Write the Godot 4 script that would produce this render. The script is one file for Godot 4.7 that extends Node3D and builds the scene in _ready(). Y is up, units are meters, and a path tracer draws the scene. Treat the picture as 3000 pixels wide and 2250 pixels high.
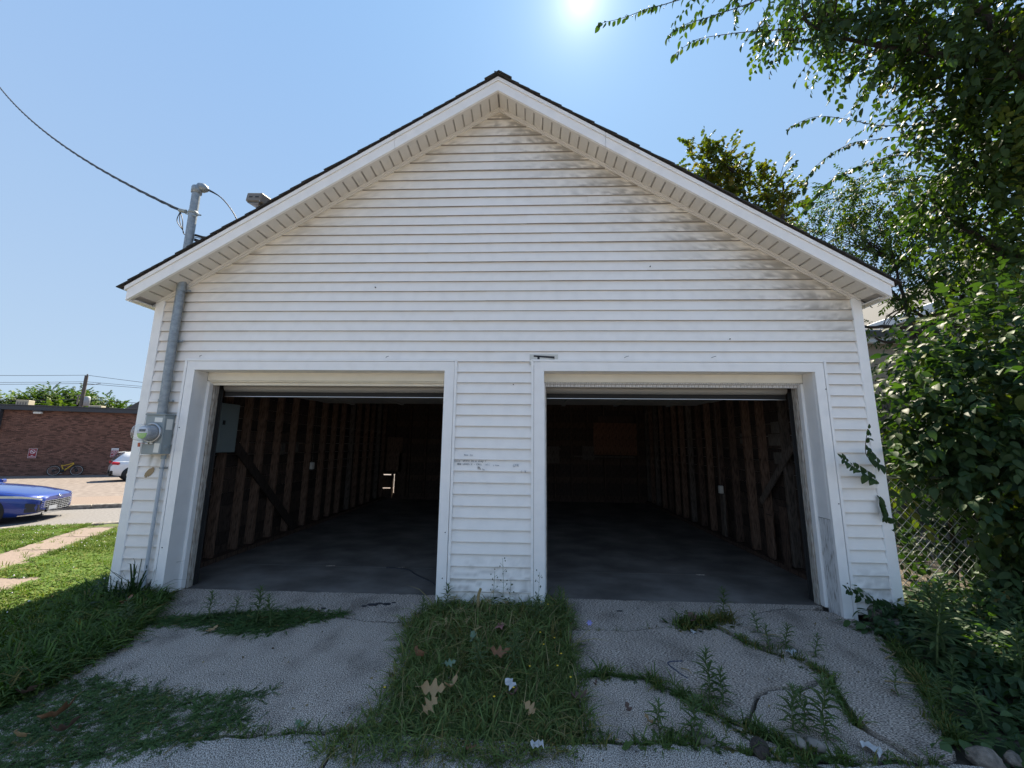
extends Node3D
# A white clapboard two-bay garage with both overhead doors raised, seen against the light.
# World: x right, y up, z towards the camera; the garage front is the plane z = 0 and its floor is y = 0.

const U := Vector3(0.9063, 0, -0.4226)      # along the side street
const N := Vector3(-0.4226, 0, -0.9063)     # across the side street, away from the garage
const SUN := Vector3(0.096, 0.813, -0.574)
const SLOPE := 0.63
const COURSE := 0.1016

var rng := RandomNumberGenerator.new()
var wob := FastNoiseLite.new()
var M := {}
var used := {}


# ------------------------------------------------------------------ naming and committing
func named(o: Node3D, called: String, parent: Node) -> void:
	var d: Dictionary = used.get_or_add(parent, {})
	var n: int = d.get(called, 0)
	d[called] = n + 1
	o.name = called if n == 0 else "%s_%03d" % [called, n]
	parent.add_child(o, true)


func obj(called: String, shape, m: Material, parent: Node = self) -> MeshInstance3D:
	var o := MeshInstance3D.new()
	if shape is SurfaceTool:
		shape.generate_normals()
		o.mesh = shape.commit()
	else:
		o.mesh = shape
	o.material_override = m
	named(o, called, parent)
	return o


func tag(o: Node, label: String, category: String, group := "") -> Node:
	o.set_meta("label", label)
	o.set_meta("category", category)
	if group != "":
		o.set_meta("group", group)
	return o


func thing(called: String, label: String, category: String, at := Vector3.ZERO, turn := 0.0, group := "") -> Node3D:
	var o := Node3D.new()
	named(o, called, self)
	o.position = at
	o.rotation.y = turn
	tag(o, label, category, group)
	return o


func struct(o: Node) -> Node:
	o.set_meta("kind", "structure")
	return o


func stuff(o: Node, label := "", category := "") -> Node:
	o.set_meta("kind", "stuff")
	if label != "":
		tag(o, label, category)
	return o


func copy(o: Node3D, called: String, at: Vector3, turn: float, size: float, label: String) -> Node3D:
	var c: Node3D = o.duplicate()
	named(c, called, self)
	c.position = at
	c.rotation.y = turn
	c.scale = Vector3.ONE * size
	c.set_meta("label", label)
	return c


# ------------------------------------------------------------------ shapes
func S() -> SurfaceTool:
	var st := SurfaceTool.new()
	st.begin(Mesh.PRIMITIVE_TRIANGLES)
	st.set_smooth_group(-1)
	return st


func tri(st: SurfaceTool, a: Vector3, b: Vector3, c: Vector3) -> void:
	st.add_vertex(a); st.add_vertex(b); st.add_vertex(c)


func quad(st: SurfaceTool, a: Vector3, b: Vector3, c: Vector3, d: Vector3) -> void:
	tri(st, a, b, c); tri(st, a, c, d)


func face(st: SurfaceTool, c: Vector3, u: Vector3, v: Vector3) -> void:
	quad(st, c - u - v, c - u + v, c + u + v, c + u - v)


func box(st: SurfaceTool, c: Vector3, s: Vector3, b := Basis.IDENTITY) -> void:
	var x: Vector3 = b.x * s.x * 0.5
	var y: Vector3 = b.y * s.y * 0.5
	var z: Vector3 = b.z * s.z * 0.5
	face(st, c + x, y, z); face(st, c - x, z, y)
	face(st, c + y, z, x); face(st, c - y, x, z)
	face(st, c + z, x, y); face(st, c - z, y, x)


func bevel(st: SurfaceTool, c: Vector3, s: Vector3, r: float, b := Basis.IDENTITY) -> void:
	# a box whose twelve edges are chamfered by r
	var h := s * 0.5
	var ax := [b.x, b.y, b.z]
	for i in 3:
		var j := (i + 1) % 3
		var k := (i + 2) % 3
		for sg in [-1.0, 1.0]:
			var u: Vector3 = ax[j] * (h[j] - r)
			var v: Vector3 = ax[k] * (h[k] - r)
			var o: Vector3 = c + ax[i] * h[i] * sg
			if sg > 0: face(st, o, u, v)
			else: face(st, o, v, u)
		for sj in [-1.0, 1.0]:
			for sk in [-1.0, 1.0]:
				var p: Vector3 = c + ax[j] * h[j] * sj + ax[k] * (h[k] - r) * sk
				var q: Vector3 = c + ax[j] * (h[j] - r) * sj + ax[k] * h[k] * sk
				var l: Vector3 = ax[i] * (h[i] - r)
				if sj * sk > 0: quad(st, p - l, p + l, q + l, q - l)
				else: quad(st, q - l, q + l, p + l, p - l)


func bar(st: SurfaceTool, a: Vector3, b: Vector3, w: float, t: float, up := Vector3.UP) -> void:
	# a straight stick of section w (across) by t (along up)
	var z := (b - a).normalized()
	var x := up.cross(z)
	if x.length() < 0.01: x = Vector3.RIGHT.cross(z)
	x = x.normalized()
	box(st, (a + b) * 0.5, Vector3(w, t, a.distance_to(b)), Basis(x, z.cross(x), z))


func tube(st: SurfaceTool, pts: Array, r0: float, r1: float = -1.0, n := 8, caps := true) -> void:
	if r1 < 0.0: r1 = r0
	var rings := []
	var side := Vector3.ZERO
	for i in pts.size():
		var a: Vector3 = pts[max(i - 1, 0)]
		var b: Vector3 = pts[min(i + 1, pts.size() - 1)]
		var d := (b - a).normalized()
		if side == Vector3.ZERO:
			side = d.cross(Vector3(0.13, 0.97, 0.21)).normalized()
			if side.length() < 0.1: side = d.cross(Vector3.RIGHT).normalized()
		side = (side - d * side.dot(d)).normalized()
		var up := d.cross(side)
		var r: float = lerp(r0, r1, float(i) / max(pts.size() - 1, 1))
		var ring := []
		for k in n:
			var t := TAU * k / n
			ring.append(pts[i] + side * cos(t) * r + up * sin(t) * r)
		rings.append(ring)
	st.set_smooth_group(0)
	for i in pts.size() - 1:
		for k in n:
			var l := (k + 1) % n
			quad(st, rings[i][k], rings[i][l], rings[i + 1][l], rings[i + 1][k])
	st.set_smooth_group(-1)
	if caps:
		for k in range(1, n - 1):
			tri(st, rings[0][0], rings[0][k + 1], rings[0][k])
			var e: Array = rings[-1]
			tri(st, e[0], e[k], e[k + 1])


func lathe(st: SurfaceTool, prof: Array, at: Transform3D, n := 20) -> void:
	# prof: Vector2(radius, height along local y)
	st.set_smooth_group(0)
	for i in prof.size() - 1:
		for k in n:
			var t0 := TAU * k / n
			var t1 := TAU * (k + 1) / n
			var p: Vector2 = prof[i]
			var q: Vector2 = prof[i + 1]
			var a := at * Vector3(p.x * cos(t0), p.y, p.x * sin(t0))
			var b := at * Vector3(p.x * cos(t1), p.y, p.x * sin(t1))
			var c := at * Vector3(q.x * cos(t1), q.y, q.x * sin(t1))
			var d := at * Vector3(q.x * cos(t0), q.y, q.x * sin(t0))
			if p.x < 1e-5: tri(st, a, c, d)
			elif q.x < 1e-5: tri(st, a, b, c)
			else: quad(st, a, b, c, d)
	st.set_smooth_group(-1)


func prism(st: SurfaceTool, poly: PackedVector2Array, at: Transform3D, depth: float) -> void:
	# poly in local xy, pushed along local z by depth
	if Geometry2D.is_polygon_clockwise(poly): poly.reverse()
	var ix := Geometry2D.triangulate_polygon(poly)
	var n := poly.size()
	for i in range(0, ix.size(), 3):
		var p := [poly[ix[i]], poly[ix[i + 1]], poly[ix[i + 2]]]
		if (p[1] - p[0]).cross(p[2] - p[0]) < 0: p = [p[0], p[2], p[1]]
		tri(st, at * Vector3(p[0].x, p[0].y, depth), at * Vector3(p[2].x, p[2].y, depth), at * Vector3(p[1].x, p[1].y, depth))
		tri(st, at * Vector3(p[0].x, p[0].y, 0), at * Vector3(p[1].x, p[1].y, 0), at * Vector3(p[2].x, p[2].y, 0))
	for i in n:
		var a := poly[i]
		var b := poly[(i + 1) % n]
		quad(st, at * Vector3(a.x, a.y, 0), at * Vector3(a.x, a.y, depth), at * Vector3(b.x, b.y, depth), at * Vector3(b.x, b.y, 0))


func spline(pts: Array, per := 5) -> Array:
	var out := []
	for i in pts.size() - 1:
		var a: Vector3 = pts[max(i - 1, 0)]
		var b: Vector3 = pts[i]
		var c: Vector3 = pts[i + 1]
		var d: Vector3 = pts[min(i + 2, pts.size() - 1)]
		for k in per:
			out.append(b.cubic_interpolate(c, a, d, float(k) / per))
	out.append(pts[-1])
	return out


func text_mesh(s: String, size: float, font: String = "Droid Sans", depth := 0.002) -> TextMesh:
	var t := TextMesh.new()
	var f := SystemFont.new()
	f.font_names = PackedStringArray([font])
	f.font_weight = 700
	t.font = f
	t.text = s
	t.font_size = 32
	t.pixel_size = size / 32.0
	t.depth = depth
	t.curve_step = 4.0
	return t


# ------------------------------------------------------------------ materials
func lin(r: float, g: float, b: float) -> Color:
	return Color(r, g, b).linear_to_srgb()


func mat(called: String, c: Color, rough := 0.8, metal := 0.0, spec := 0.5) -> StandardMaterial3D:
	var m := StandardMaterial3D.new()
	m.resource_name = called
	m.albedo_color = c
	m.roughness = rough
	m.metallic = metal
	m.metallic_specular = spec
	M[called] = m
	return m


func noise_tex(side: int, freq: float, stops: Array, sd: int, oct := 4, kind := FastNoiseLite.TYPE_SIMPLEX_SMOOTH, gain := 0.5) -> NoiseTexture2D:
	var f := FastNoiseLite.new()
	f.noise_type = kind
	f.frequency = freq
	f.seed = sd
	f.fractal_octaves = oct
	f.fractal_gain = gain
	if kind == FastNoiseLite.TYPE_CELLULAR:
		f.cellular_return_type = FastNoiseLite.RETURN_DISTANCE2_SUB
		f.fractal_type = FastNoiseLite.FRACTAL_NONE
	var t := NoiseTexture2D.new()
	t.width = side
	t.height = side
	t.seamless = true
	t.seamless_blend_skirt = 0.2
	t.noise = f
	if stops.size():
		var g := Gradient.new()
		g.offsets = PackedFloat32Array(stops.map(func(s): return s[0]))
		g.colors = PackedColorArray(stops.map(func(s): return s[1]))
		t.color_ramp = g
	return t


func world_map(m: StandardMaterial3D, sc: Vector3, tex: Texture2D, bump: Texture2D = null, height := 1.0) -> StandardMaterial3D:
	m.uv1_triplanar = true
	m.uv1_world_triplanar = true
	m.uv1_scale = sc
	m.albedo_texture = tex
	if bump:
		m.heightmap_enabled = true
		m.heightmap_texture = bump
		m.heightmap_scale = height
	return m


func grey(a: float) -> Color:
	return lin(a, a, a)


func make_materials() -> void:
	var bump := noise_tex(512, 0.02, [], 3, 5)
	var fine := noise_tex(512, 0.09, [], 4, 3)
	# vinyl and aluminium cladding: nearly white, faintly mottled
	var dirty := noise_tex(512, 0.012, [[0.0, grey(0.92)], [0.5, grey(0.975)], [1.0, grey(1.0)]], 11, 5)
	for d in [["siding", lin(0.89, 0.865, 0.83), 0.5], ["trim_white", lin(0.88, 0.87, 0.855), 0.42], ["cream", lin(0.84, 0.80, 0.69), 0.6], ["soffit", lin(0.70, 0.67, 0.62), 0.7]]:
		var m := mat(d[0], d[1], d[2])
		world_map(m, Vector3.ONE * 0.9, dirty)
	M.siding.vertex_color_use_as_albedo = true
	M.trim_white.vertex_color_use_as_albedo = true
	M.cream.vertex_color_use_as_albedo = true
	mat("groove", lin(0.42, 0.39, 0.36), 0.8)
	mat("dark_gap", lin(0.02, 0.02, 0.02), 0.9)
	# shingles
	world_map(mat("shingle", lin(1, 1, 1), 0.95), Vector3.ONE * 3.0, noise_tex(256, 0.3, [[0.2, lin(0.02, 0.02, 0.022)], [0.8, lin(0.07, 0.068, 0.066)]], 5, 2), fine, 0.3)
	# old framing lumber
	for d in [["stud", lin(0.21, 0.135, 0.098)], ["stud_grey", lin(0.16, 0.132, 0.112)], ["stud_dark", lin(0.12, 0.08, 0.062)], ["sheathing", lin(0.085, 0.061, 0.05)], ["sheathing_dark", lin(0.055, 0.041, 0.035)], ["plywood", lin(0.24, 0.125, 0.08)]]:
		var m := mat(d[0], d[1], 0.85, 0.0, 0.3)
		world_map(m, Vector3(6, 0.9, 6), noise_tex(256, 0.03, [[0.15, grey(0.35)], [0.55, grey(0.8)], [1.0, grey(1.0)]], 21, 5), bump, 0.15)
	world_map(mat("old_wood", lin(1, 1, 1), 0.85), Vector3(9, 1.2, 9), noise_tex(256, 0.03, [[0.1, lin(0.20, 0.165, 0.13)], [0.5, lin(0.42, 0.385, 0.34)], [1.0, lin(0.6, 0.58, 0.54)]], 22, 5), bump, 0.3)
	world_map(mat("peeling", lin(1, 1, 1), 0.7), Vector3(10, 0.6, 10), noise_tex(512, 0.02, [[0.0, lin(0.16, 0.14, 0.12)], [0.28, lin(0.34, 0.32, 0.30)], [0.38, lin(0.66, 0.66, 0.66)], [1.0, lin(0.82, 0.82, 0.82)]], 23, 5), bump, 0.3)
	# concrete: exposed aggregate, broomed, and the oily floor inside
	var grit := noise_tex(1024, 0.13, [[0.25, lin(0.06, 0.053, 0.048)], [0.42, lin(0.22, 0.197, 0.178)], [0.5, lin(0.41, 0.374, 0.342)], [0.58, lin(0.54, 0.498, 0.455)], [0.75, lin(0.82, 0.765, 0.70)]], 31, 3, FastNoiseLite.TYPE_SIMPLEX, 0.75)
	var blot := noise_tex(512, 0.008, [[0.12, grey(0.58)], [0.36, grey(0.82)], [0.55, grey(0.95)], [0.8, grey(1.0)]], 32, 6)
	var gritbump := noise_tex(1024, 0.13, [], 31, 3, FastNoiseLite.TYPE_SIMPLEX, 0.75)
	for d in [["aggregate", lin(1, 1, 1), Vector3.ONE * 0.8], ["broomed", lin(0.95, 0.95, 0.95), Vector3(0.35, 1.0, 1.1)], ["alley", lin(1, 1, 1), Vector3.ONE * 0.85]]:
		var m := mat(d[0], d[1], 0.95, 0.0, 0.3)
		world_map(m, d[2], grit, gritbump, 0.22)
		m.detail_enabled = true
		m.detail_blend_mode = BaseMaterial3D.BLEND_MODE_MUL
		m.detail_albedo = blot
		m.detail_uv_layer = BaseMaterial3D.DETAIL_UV_2
		m.uv2_triplanar = true
		m.uv2_world_triplanar = true
		m.uv2_scale = Vector3.ONE * 0.55
	M.alley.albedo_color = lin(1.0, 0.99, 0.97)
	M.aggregate.albedo_color = lin(1.0, 0.95, 0.90)
	M.broomed.albedo_color = lin(0.94, 0.885, 0.835)
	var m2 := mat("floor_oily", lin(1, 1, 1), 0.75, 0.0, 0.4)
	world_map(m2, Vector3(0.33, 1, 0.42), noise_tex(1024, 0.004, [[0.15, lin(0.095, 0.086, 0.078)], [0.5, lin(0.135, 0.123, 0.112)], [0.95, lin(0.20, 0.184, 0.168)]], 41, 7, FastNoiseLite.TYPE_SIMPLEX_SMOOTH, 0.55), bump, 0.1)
	world_map(mat("pink_concrete", lin(1, 1, 1), 0.95), Vector3.ONE * 0.8, noise_tex(512, 0.06, [[0.0, lin(0.12, 0.094, 0.075)], [0.5, lin(0.20, 0.155, 0.128)], [1.0, lin(0.27, 0.215, 0.18)]], 51, 5), fine, 0.3)
	world_map(mat("asphalt", lin(1, 1, 1), 0.9), Vector3.ONE * 0.5, noise_tex(512, 0.05, [[0.0, lin(0.11, 0.105, 0.10)], [0.5, lin(0.16, 0.152, 0.148)], [1.0, lin(0.21, 0.20, 0.195)]], 52, 6), fine, 0.2)
	world_map(mat("lot_asphalt", lin(1, 1, 1), 0.9), Vector3.ONE * 0.35, noise_tex(512, 0.02, [[0.1, lin(0.11, 0.09, 0.078)], [0.5, lin(0.175, 0.145, 0.127)], [1.0, lin(0.22, 0.188, 0.168)]], 53, 6), fine, 0.2)
	world_map(mat("kerb_stone", lin(1, 1, 1), 0.9), Vector3.ONE * 0.6, noise_tex(256, 0.04, [[0.1, lin(0.10, 0.085, 0.07)], [1.0, lin(0.46, 0.42, 0.37)]], 54, 5), fine, 0.3)
	world_map(mat("soil", lin(1, 1, 1), 1.0), Vector3.ONE * 0.7, noise_tex(512, 0.03, [[0.1, lin(0.03, 0.025, 0.018)], [1.0, lin(0.12, 0.095, 0.07)]], 55, 6), bump, 1.5)
	world_map(mat("turf", lin(1, 1, 1), 1.0), Vector3.ONE * 0.6, noise_tex(512, 0.03, [[0.1, lin(0.04, 0.055, 0.012)], [0.6, lin(0.08, 0.105, 0.025)], [1.0, lin(0.14, 0.14, 0.05)]], 56, 6), bump, 2.0)
	# metals, plastics, glass
	world_map(mat("galvanised", lin(1, 1, 1), 0.5, 0.55), Vector3.ONE * 2.5, noise_tex(256, 0.03, [[0.1, lin(0.22, 0.25, 0.27)], [1.0, lin(0.40, 0.43, 0.45)]], 61, 5))
	mat("box_grey", lin(0.27, 0.31, 0.32), 0.5)
	mat("panel_grey", lin(0.20, 0.25, 0.26), 0.5)
	mat("conduit_white", lin(0.42, 0.46, 0.50), 0.5)
	mat("steel", lin(0.55, 0.55, 0.56), 0.35, 0.9)
	mat("door_steel", lin(0.34, 0.33, 0.31), 0.5, 0.2)
	mat("black", lin(0.012, 0.012, 0.013), 0.55)
	mat("rubber", lin(0.018, 0.018, 0.018), 0.8)
	mat("bronze_lamp", lin(0.17, 0.155, 0.14), 0.55)
	mat("label_white", lin(0.72, 0.72, 0.68), 0.6)
	mat("ink", lin(0.03, 0.03, 0.035), 0.7)
	mat("ink_faint", lin(0.22, 0.23, 0.26), 0.8)
	mat("sticker", lin(0.60, 0.60, 0.56), 0.6)
	mat("black_letter", lin(0.012, 0.014, 0.02), 0.5)
	mat("meter_green", lin(0.28, 0.50, 0.12), 0.5)
	mat("meter_grey", lin(0.34, 0.36, 0.40), 0.4)
	mat("orange_tag", lin(0.42, 0.10, 0.04), 0.5)
	mat("tan_spray", lin(0.34, 0.24, 0.13), 0.8)
	var g := mat("glass_clear", Color(0.93, 0.96, 0.96, 0.10), 0.02)
	g.transparency = BaseMaterial3D.TRANSPARENCY_ALPHA
	var g2 := mat("car_glass", Color(0.02, 0.03, 0.04), 0.04, 0.0, 0.6)
	g2.clearcoat_enabled = true
	# the street
	var b := mat("car_blue", lin(0.008, 0.034, 0.24), 0.3, 0.3)
	b.clearcoat_enabled = true
	b.clearcoat_roughness = 0.03
	var w := mat("car_white", lin(0.72, 0.74, 0.76), 0.35)
	w.clearcoat_enabled = true
	w.clearcoat_roughness = 0.05
	mat("chrome", lin(0.62, 0.64, 0.66), 0.12, 1.0)
	mat("headlight", lin(0.72, 0.76, 0.72), 0.12, 0.3)
	mat("tail_red", lin(0.42, 0.012, 0.02), 0.2)
	mat("alloy", lin(0.55, 0.55, 0.53), 0.35, 0.6)
	mat("bike_yellow", lin(0.62, 0.38, 0.02), 0.4)
	mat("sign_red", lin(0.27, 0.02, 0.035), 0.55)
	mat("sign_white", lin(0.72, 0.70, 0.72), 0.6)
	mat("line_white", lin(0.68, 0.66, 0.62), 0.8)
	mat("fascia_dark", lin(0.045, 0.05, 0.06), 0.6)
	mat("mortar", lin(0.10, 0.075, 0.064), 0.95)
	for i in 6:
		var k := [1.0, 0.85, 0.7, 1.15, 0.5, 0.92][i] as float
		mat("brick%d" % i, lin(0.20 * k, 0.10 * k, 0.072 * k), 0.9)
	mat("unit_beige", lin(0.42, 0.38, 0.28), 0.7)
	mat("pole_wood", lin(0.12, 0.10, 0.085), 0.9)
	mat("transformer", lin(0.34, 0.36, 0.37), 0.5)
	mat("house_beige", lin(0.36, 0.30, 0.235), 0.85)
	mat("house_roof", lin(0.10, 0.098, 0.095), 0.95)
	mat("house_white", lin(0.66, 0.68, 0.70), 0.6)
	mat("fence_wire", lin(0.36, 0.38, 0.36), 0.5, 0.5)
	world_map(mat("grey_board", lin(1, 1, 1), 0.9), Vector3(8, 0.8, 8), noise_tex(256, 0.03, [[0.2, lin(0.07, 0.06, 0.05)], [1.0, lin(0.22, 0.20, 0.175)]], 24, 5), bump, 0.3)
	world_map(mat("stone", lin(1, 1, 1), 0.95), Vector3.ONE * 4.0, noise_tex(256, 0.03, [[0.2, lin(0.10, 0.085, 0.07)], [1.0, lin(0.36, 0.31, 0.26)]], 25, 5), fine, 0.5)
	# plants: instance colours carry the tone, so the base is white
	world_map(mat("bark", lin(1, 1, 1), 0.95), Vector3(8, 2, 8), noise_tex(256, 0.03, [[0.2, lin(0.025, 0.02, 0.016)], [1.0, lin(0.10, 0.08, 0.065)]], 26, 5), bump, 0.6)
	var wg: StandardMaterial3D = mat("weed_green", lin(0.115, 0.18, 0.06), 0.6)
	world_map(wg, Vector3.ONE * 6.0, noise_tex(128, 0.06, [[0.1, grey(0.6)], [1.0, grey(1.0)]], 72, 4))
	wg.backlight_enabled = true
	wg.backlight = Color(0.72, 0.85, 0.35)
	mat("twig", lin(0.07, 0.05, 0.03), 0.85)
	mat("stem_green", lin(0.09, 0.13, 0.04), 0.7)
	mat("stem_dry", lin(0.30, 0.23, 0.11), 0.85)
	var l := mat("leaf", Color.WHITE, 0.52, 0.0, 0.38)
	l.vertex_color_use_as_albedo = true
	l.backlight_enabled = true
	l.backlight = Color(0.86, 0.95, 0.42)
	var l2 := mat("leaf_soft", Color.WHITE, 0.68, 0.0, 0.3)
	l2.vertex_color_use_as_albedo = true
	l2.backlight_enabled = true
	l2.backlight = Color(0.72, 0.85, 0.35)
	var vein := noise_tex(128, 0.06, [[0.1, grey(0.6)], [1.0, grey(1.0)]], 71, 4)
	for d in [["leaf_deep", lin(0.040, 0.082, 0.034)], ["leaf_mid", lin(0.058, 0.108, 0.036)], ["leaf_yellow", lin(0.14, 0.18, 0.04)]]:
		var q: StandardMaterial3D = l.duplicate()
		q.resource_name = d[0]
		q.vertex_color_use_as_albedo = false
		q.albedo_color = d[1]
		world_map(q, Vector3.ONE * 6.0, vein)
		M[d[0]] = q
	for d in [["oak_brown", lin(0.22, 0.11, 0.055)], ["oak_tan", lin(0.33, 0.22, 0.11)], ["oak_dark", lin(0.10, 0.06, 0.045)], ["leaf_silver", lin(0.13, 0.19, 0.12)]]:
		mat(d[0], d[1], 0.8)
	mat("petal_yellow", lin(0.75, 0.52, 0.02), 0.6)
	mat("petal_violet", lin(0.36, 0.34, 0.72), 0.6)
	mat("litter_white", lin(0.50, 0.50, 0.50), 0.6)
	mat("litter_pink", lin(0.34, 0.16, 0.15), 0.6)
	mat("rope_blue", lin(0.05, 0.06, 0.10), 0.8)


# ------------------------------------------------------------------ light and camera
func make_view() -> void:
	var cam := Camera3D.new()
	cam.name = "camera"
	add_child(cam)
	cam.transform = Transform3D(Basis(Vector3(0.99923188, 0.01101733, -0.03760682), Vector3(-0.00481974, 0.98693128, 0.16106962), Vector3(0.03888991, -0.16076465, 0.98622629)), Vector3(0.305, 1.364, 3.52))
	cam.fov = 90.81
	cam.near = 0.05
	cam.far = 900.0
	cam.current = true
	var e := Environment.new()
	e.background_mode = Environment.BG_SKY
	var sky := Sky.new()
	var pm := PanoramaSkyMaterial.new()
	pm.panorama = ImageTexture.create_from_image(sky_image())
	sky.sky_material = pm
	e.sky = sky
	e.background_energy_multiplier = 1.0
	e.ambient_light_source = Environment.AMBIENT_SOURCE_SKY
	e.tonemap_mode = Environment.TONE_MAPPER_LINEAR
	e.tonemap_exposure = 2.85
	e.sdfgi_enabled = true
	e.ssao_enabled = true
	e.ssil_enabled = true
	var we := WorldEnvironment.new()
	we.name = "world_environment"
	we.environment = e
	add_child(we)
	var sun := DirectionalLight3D.new()
	sun.name = "sun"
	sun.light_color = Color(1.0, 0.95, 0.86)
	sun.light_energy = 1.5
	sun.light_angular_distance = 0.5
	sun.shadow_enabled = true
	add_child(sun)
	sun.look_at_from_position(SUN * 50.0, Vector3.ZERO, Vector3.UP)


func sky_image() -> Image:
	# clear summer air: deeper blue overhead, pale towards the horizon, a white aureole round the sun
	var w := 512
	var h := 256
	var im := Image.create(w, h, false, Image.FORMAT_RGBF)
	var sun := SUN.normalized()
	for j in h:
		var el := PI * (0.5 - (j + 0.5) / h)
		for i in w:
			var az := TAU * (i + 0.5) / w
			var d := Vector3(sin(az) * cos(el), sin(el), -cos(az) * cos(el))
			var t := clampf(d.y, 0.0, 1.0)
			var base := Vector3(0.222, 0.272, 0.308).lerp(Vector3(0.092, 0.158, 0.290), pow(t, 0.5))
			var g := rad_to_deg(acos(clampf(d.dot(sun), -1.0, 1.0)))
			base += Vector3(0.010, 0.044, 0.055) * exp(-g / 30.0)
			base += Vector3(1.0, 0.97, 0.92) * (0.36 * exp(-g / 1.9) + 0.06 * exp(-g / 10.0))
			if el < 0.0: base = Vector3(0.25, 0.24, 0.21)
			im.set_pixel(i, j, Color(base.x, base.y, base.z))
	return im


# ------------------------------------------------------------------ the ground
func street(s: float, t: float, y := 0.0) -> Vector3:
	return N * s + U * t + Vector3(0, y, 0)


func gy(x: float, z: float) -> float:
	# height of the natural ground
	var near := -0.035 * (clampf(z, -0.2, 4.5) + 0.2)
	var s := N.x * x + N.z * z
	var w := smoothstep(-3.0, -4.6, x)
	var t := clampf((s - 2.0) / 7.6, 0.0, 1.0)
	return near - 0.03 * w + w * t * (-0.66 - near + 0.03)


const PATH := [Vector2(-6.0, -0.35), Vector2(-7.26, -1.97), Vector2(-8.6, -3.69), Vector2(-9.86, -5.26), Vector2(-8.95, -5.28), Vector2(-7.43, -3.21), Vector2(-6.28, -1.69), Vector2(-5.0, 0.15)]
const PATCH := [Vector2(-5.9, -0.45), Vector2(-5.24, -0.57), Vector2(-4.75, -0.58), Vector2(-4.66, -0.42), Vector2(-4.54, -0.16), Vector2(-4.7, 0.1), Vector2(-5.4, 0.5)]
const MEDIAN := [Vector2(-0.56, 0.36), Vector2(-0.42, 0.1), Vector2(-0.33, 0.03), Vector2(0.34, 0.03), Vector2(0.53, -0.06), Vector2(0.62, 0.17), Vector2(0.60, 0.60), Vector2(0.58, 0.99), Vector2(0.62, 1.35), Vector2(0.34, 1.50), Vector2(-0.08, 1.54), Vector2(-0.40, 1.55), Vector2(-0.62, 1.47), Vector2(-0.48, 1.27), Vector2(-0.46, 0.87)]
const MAT_FRONT := [Vector2(-2.75, 1.19), Vector2(-2.23, 1.12), Vector2(-1.88, 1.18), Vector2(-1.51, 1.24), Vector2(-1.21, 1.15), Vector2(-1.30, 1.29), Vector2(-1.09, 1.41), Vector2(-1.29, 1.48), Vector2(-1.43, 1.56), Vector2(-1.73, 1.65), Vector2(-2.05, 1.69), Vector2(-2.75, 1.75)]
const MAT_BACK := [Vector2(-2.62, 0.36), Vector2(-2.33, 0.34), Vector2(-1.95, 0.22), Vector2(-1.60, 0.17), Vector2(-1.22, 0.22), Vector2(-1.46, 0.42), Vector2(-1.65, 0.56), Vector2(-1.96, 0.53), Vector2(-2.22, 0.46), Vector2(-2.6, 0.47)]


func lawn_edge(z: float) -> float:
	# where the grass meets the left side of the driveway
	var ks := [-0.4, -0.06, 0.36, 0.77, 1.03, 1.25, 1.75]
	var xs := [-3.2, -2.98, -2.70, -2.52, -2.50, -2.48, -2.75]
	for i in 6:
		if z < ks[i + 1]:
			return lerp(xs[i], xs[i + 1], clampf((z - ks[i]) / (ks[i + 1] - ks[i]), 0.0, 1.0))
	return -2.75


func slab(called: String, poly: Array, m: Material, parent: Node, lift := 0.0, thick := 0.08, tilt := Vector2.ZERO) -> void:
	# a concrete slab on the sloping apron, its edge roughened
	var pts := PackedVector2Array()
	for i in poly.size():
		var a: Vector2 = poly[i]
		var b: Vector2 = poly[(i + 1) % poly.size()]
		var n := maxi(1, int(minf(a.distance_to(b), 4.0) / 0.035))
		for k in n:
			var p := a.lerp(b, float(k) / n)
			if n > 1: p += Vector2(wob.get_noise_2d(p.x * 700.0, p.y * 700.0), wob.get_noise_2d(p.y * 700.0, 70.0 - p.x * 700.0)) * 0.022
			pts.append(p)
	if Geometry2D.is_polygon_clockwise(pts): pts.reverse()
	var ix := Geometry2D.triangulate_polygon(pts)
	var st := S()
	var top := []
	for p in pts: top.append(Vector3(p.x, -0.035 * (clampf(p.y, -0.2, 4.5) + 0.2) + lift + tilt.dot(p - pts[0]), p.y))
	for i in range(0, ix.size(), 3):
		var a: Vector3 = top[ix[i]]
		var b: Vector3 = top[ix[i + 1]]
		var c: Vector3 = top[ix[i + 2]]
		if (b - a).cross(c - a).y > 0: tri(st, a, c, b)
		else: tri(st, a, b, c)
	var down := Vector3.DOWN * thick
	for i in top.size():
		var a: Vector3 = top[i]
		var b: Vector3 = top[(i + 1) % top.size()]
		quad(st, a, b, b + down, a + down)
	obj(called, st, m, parent)


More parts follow.
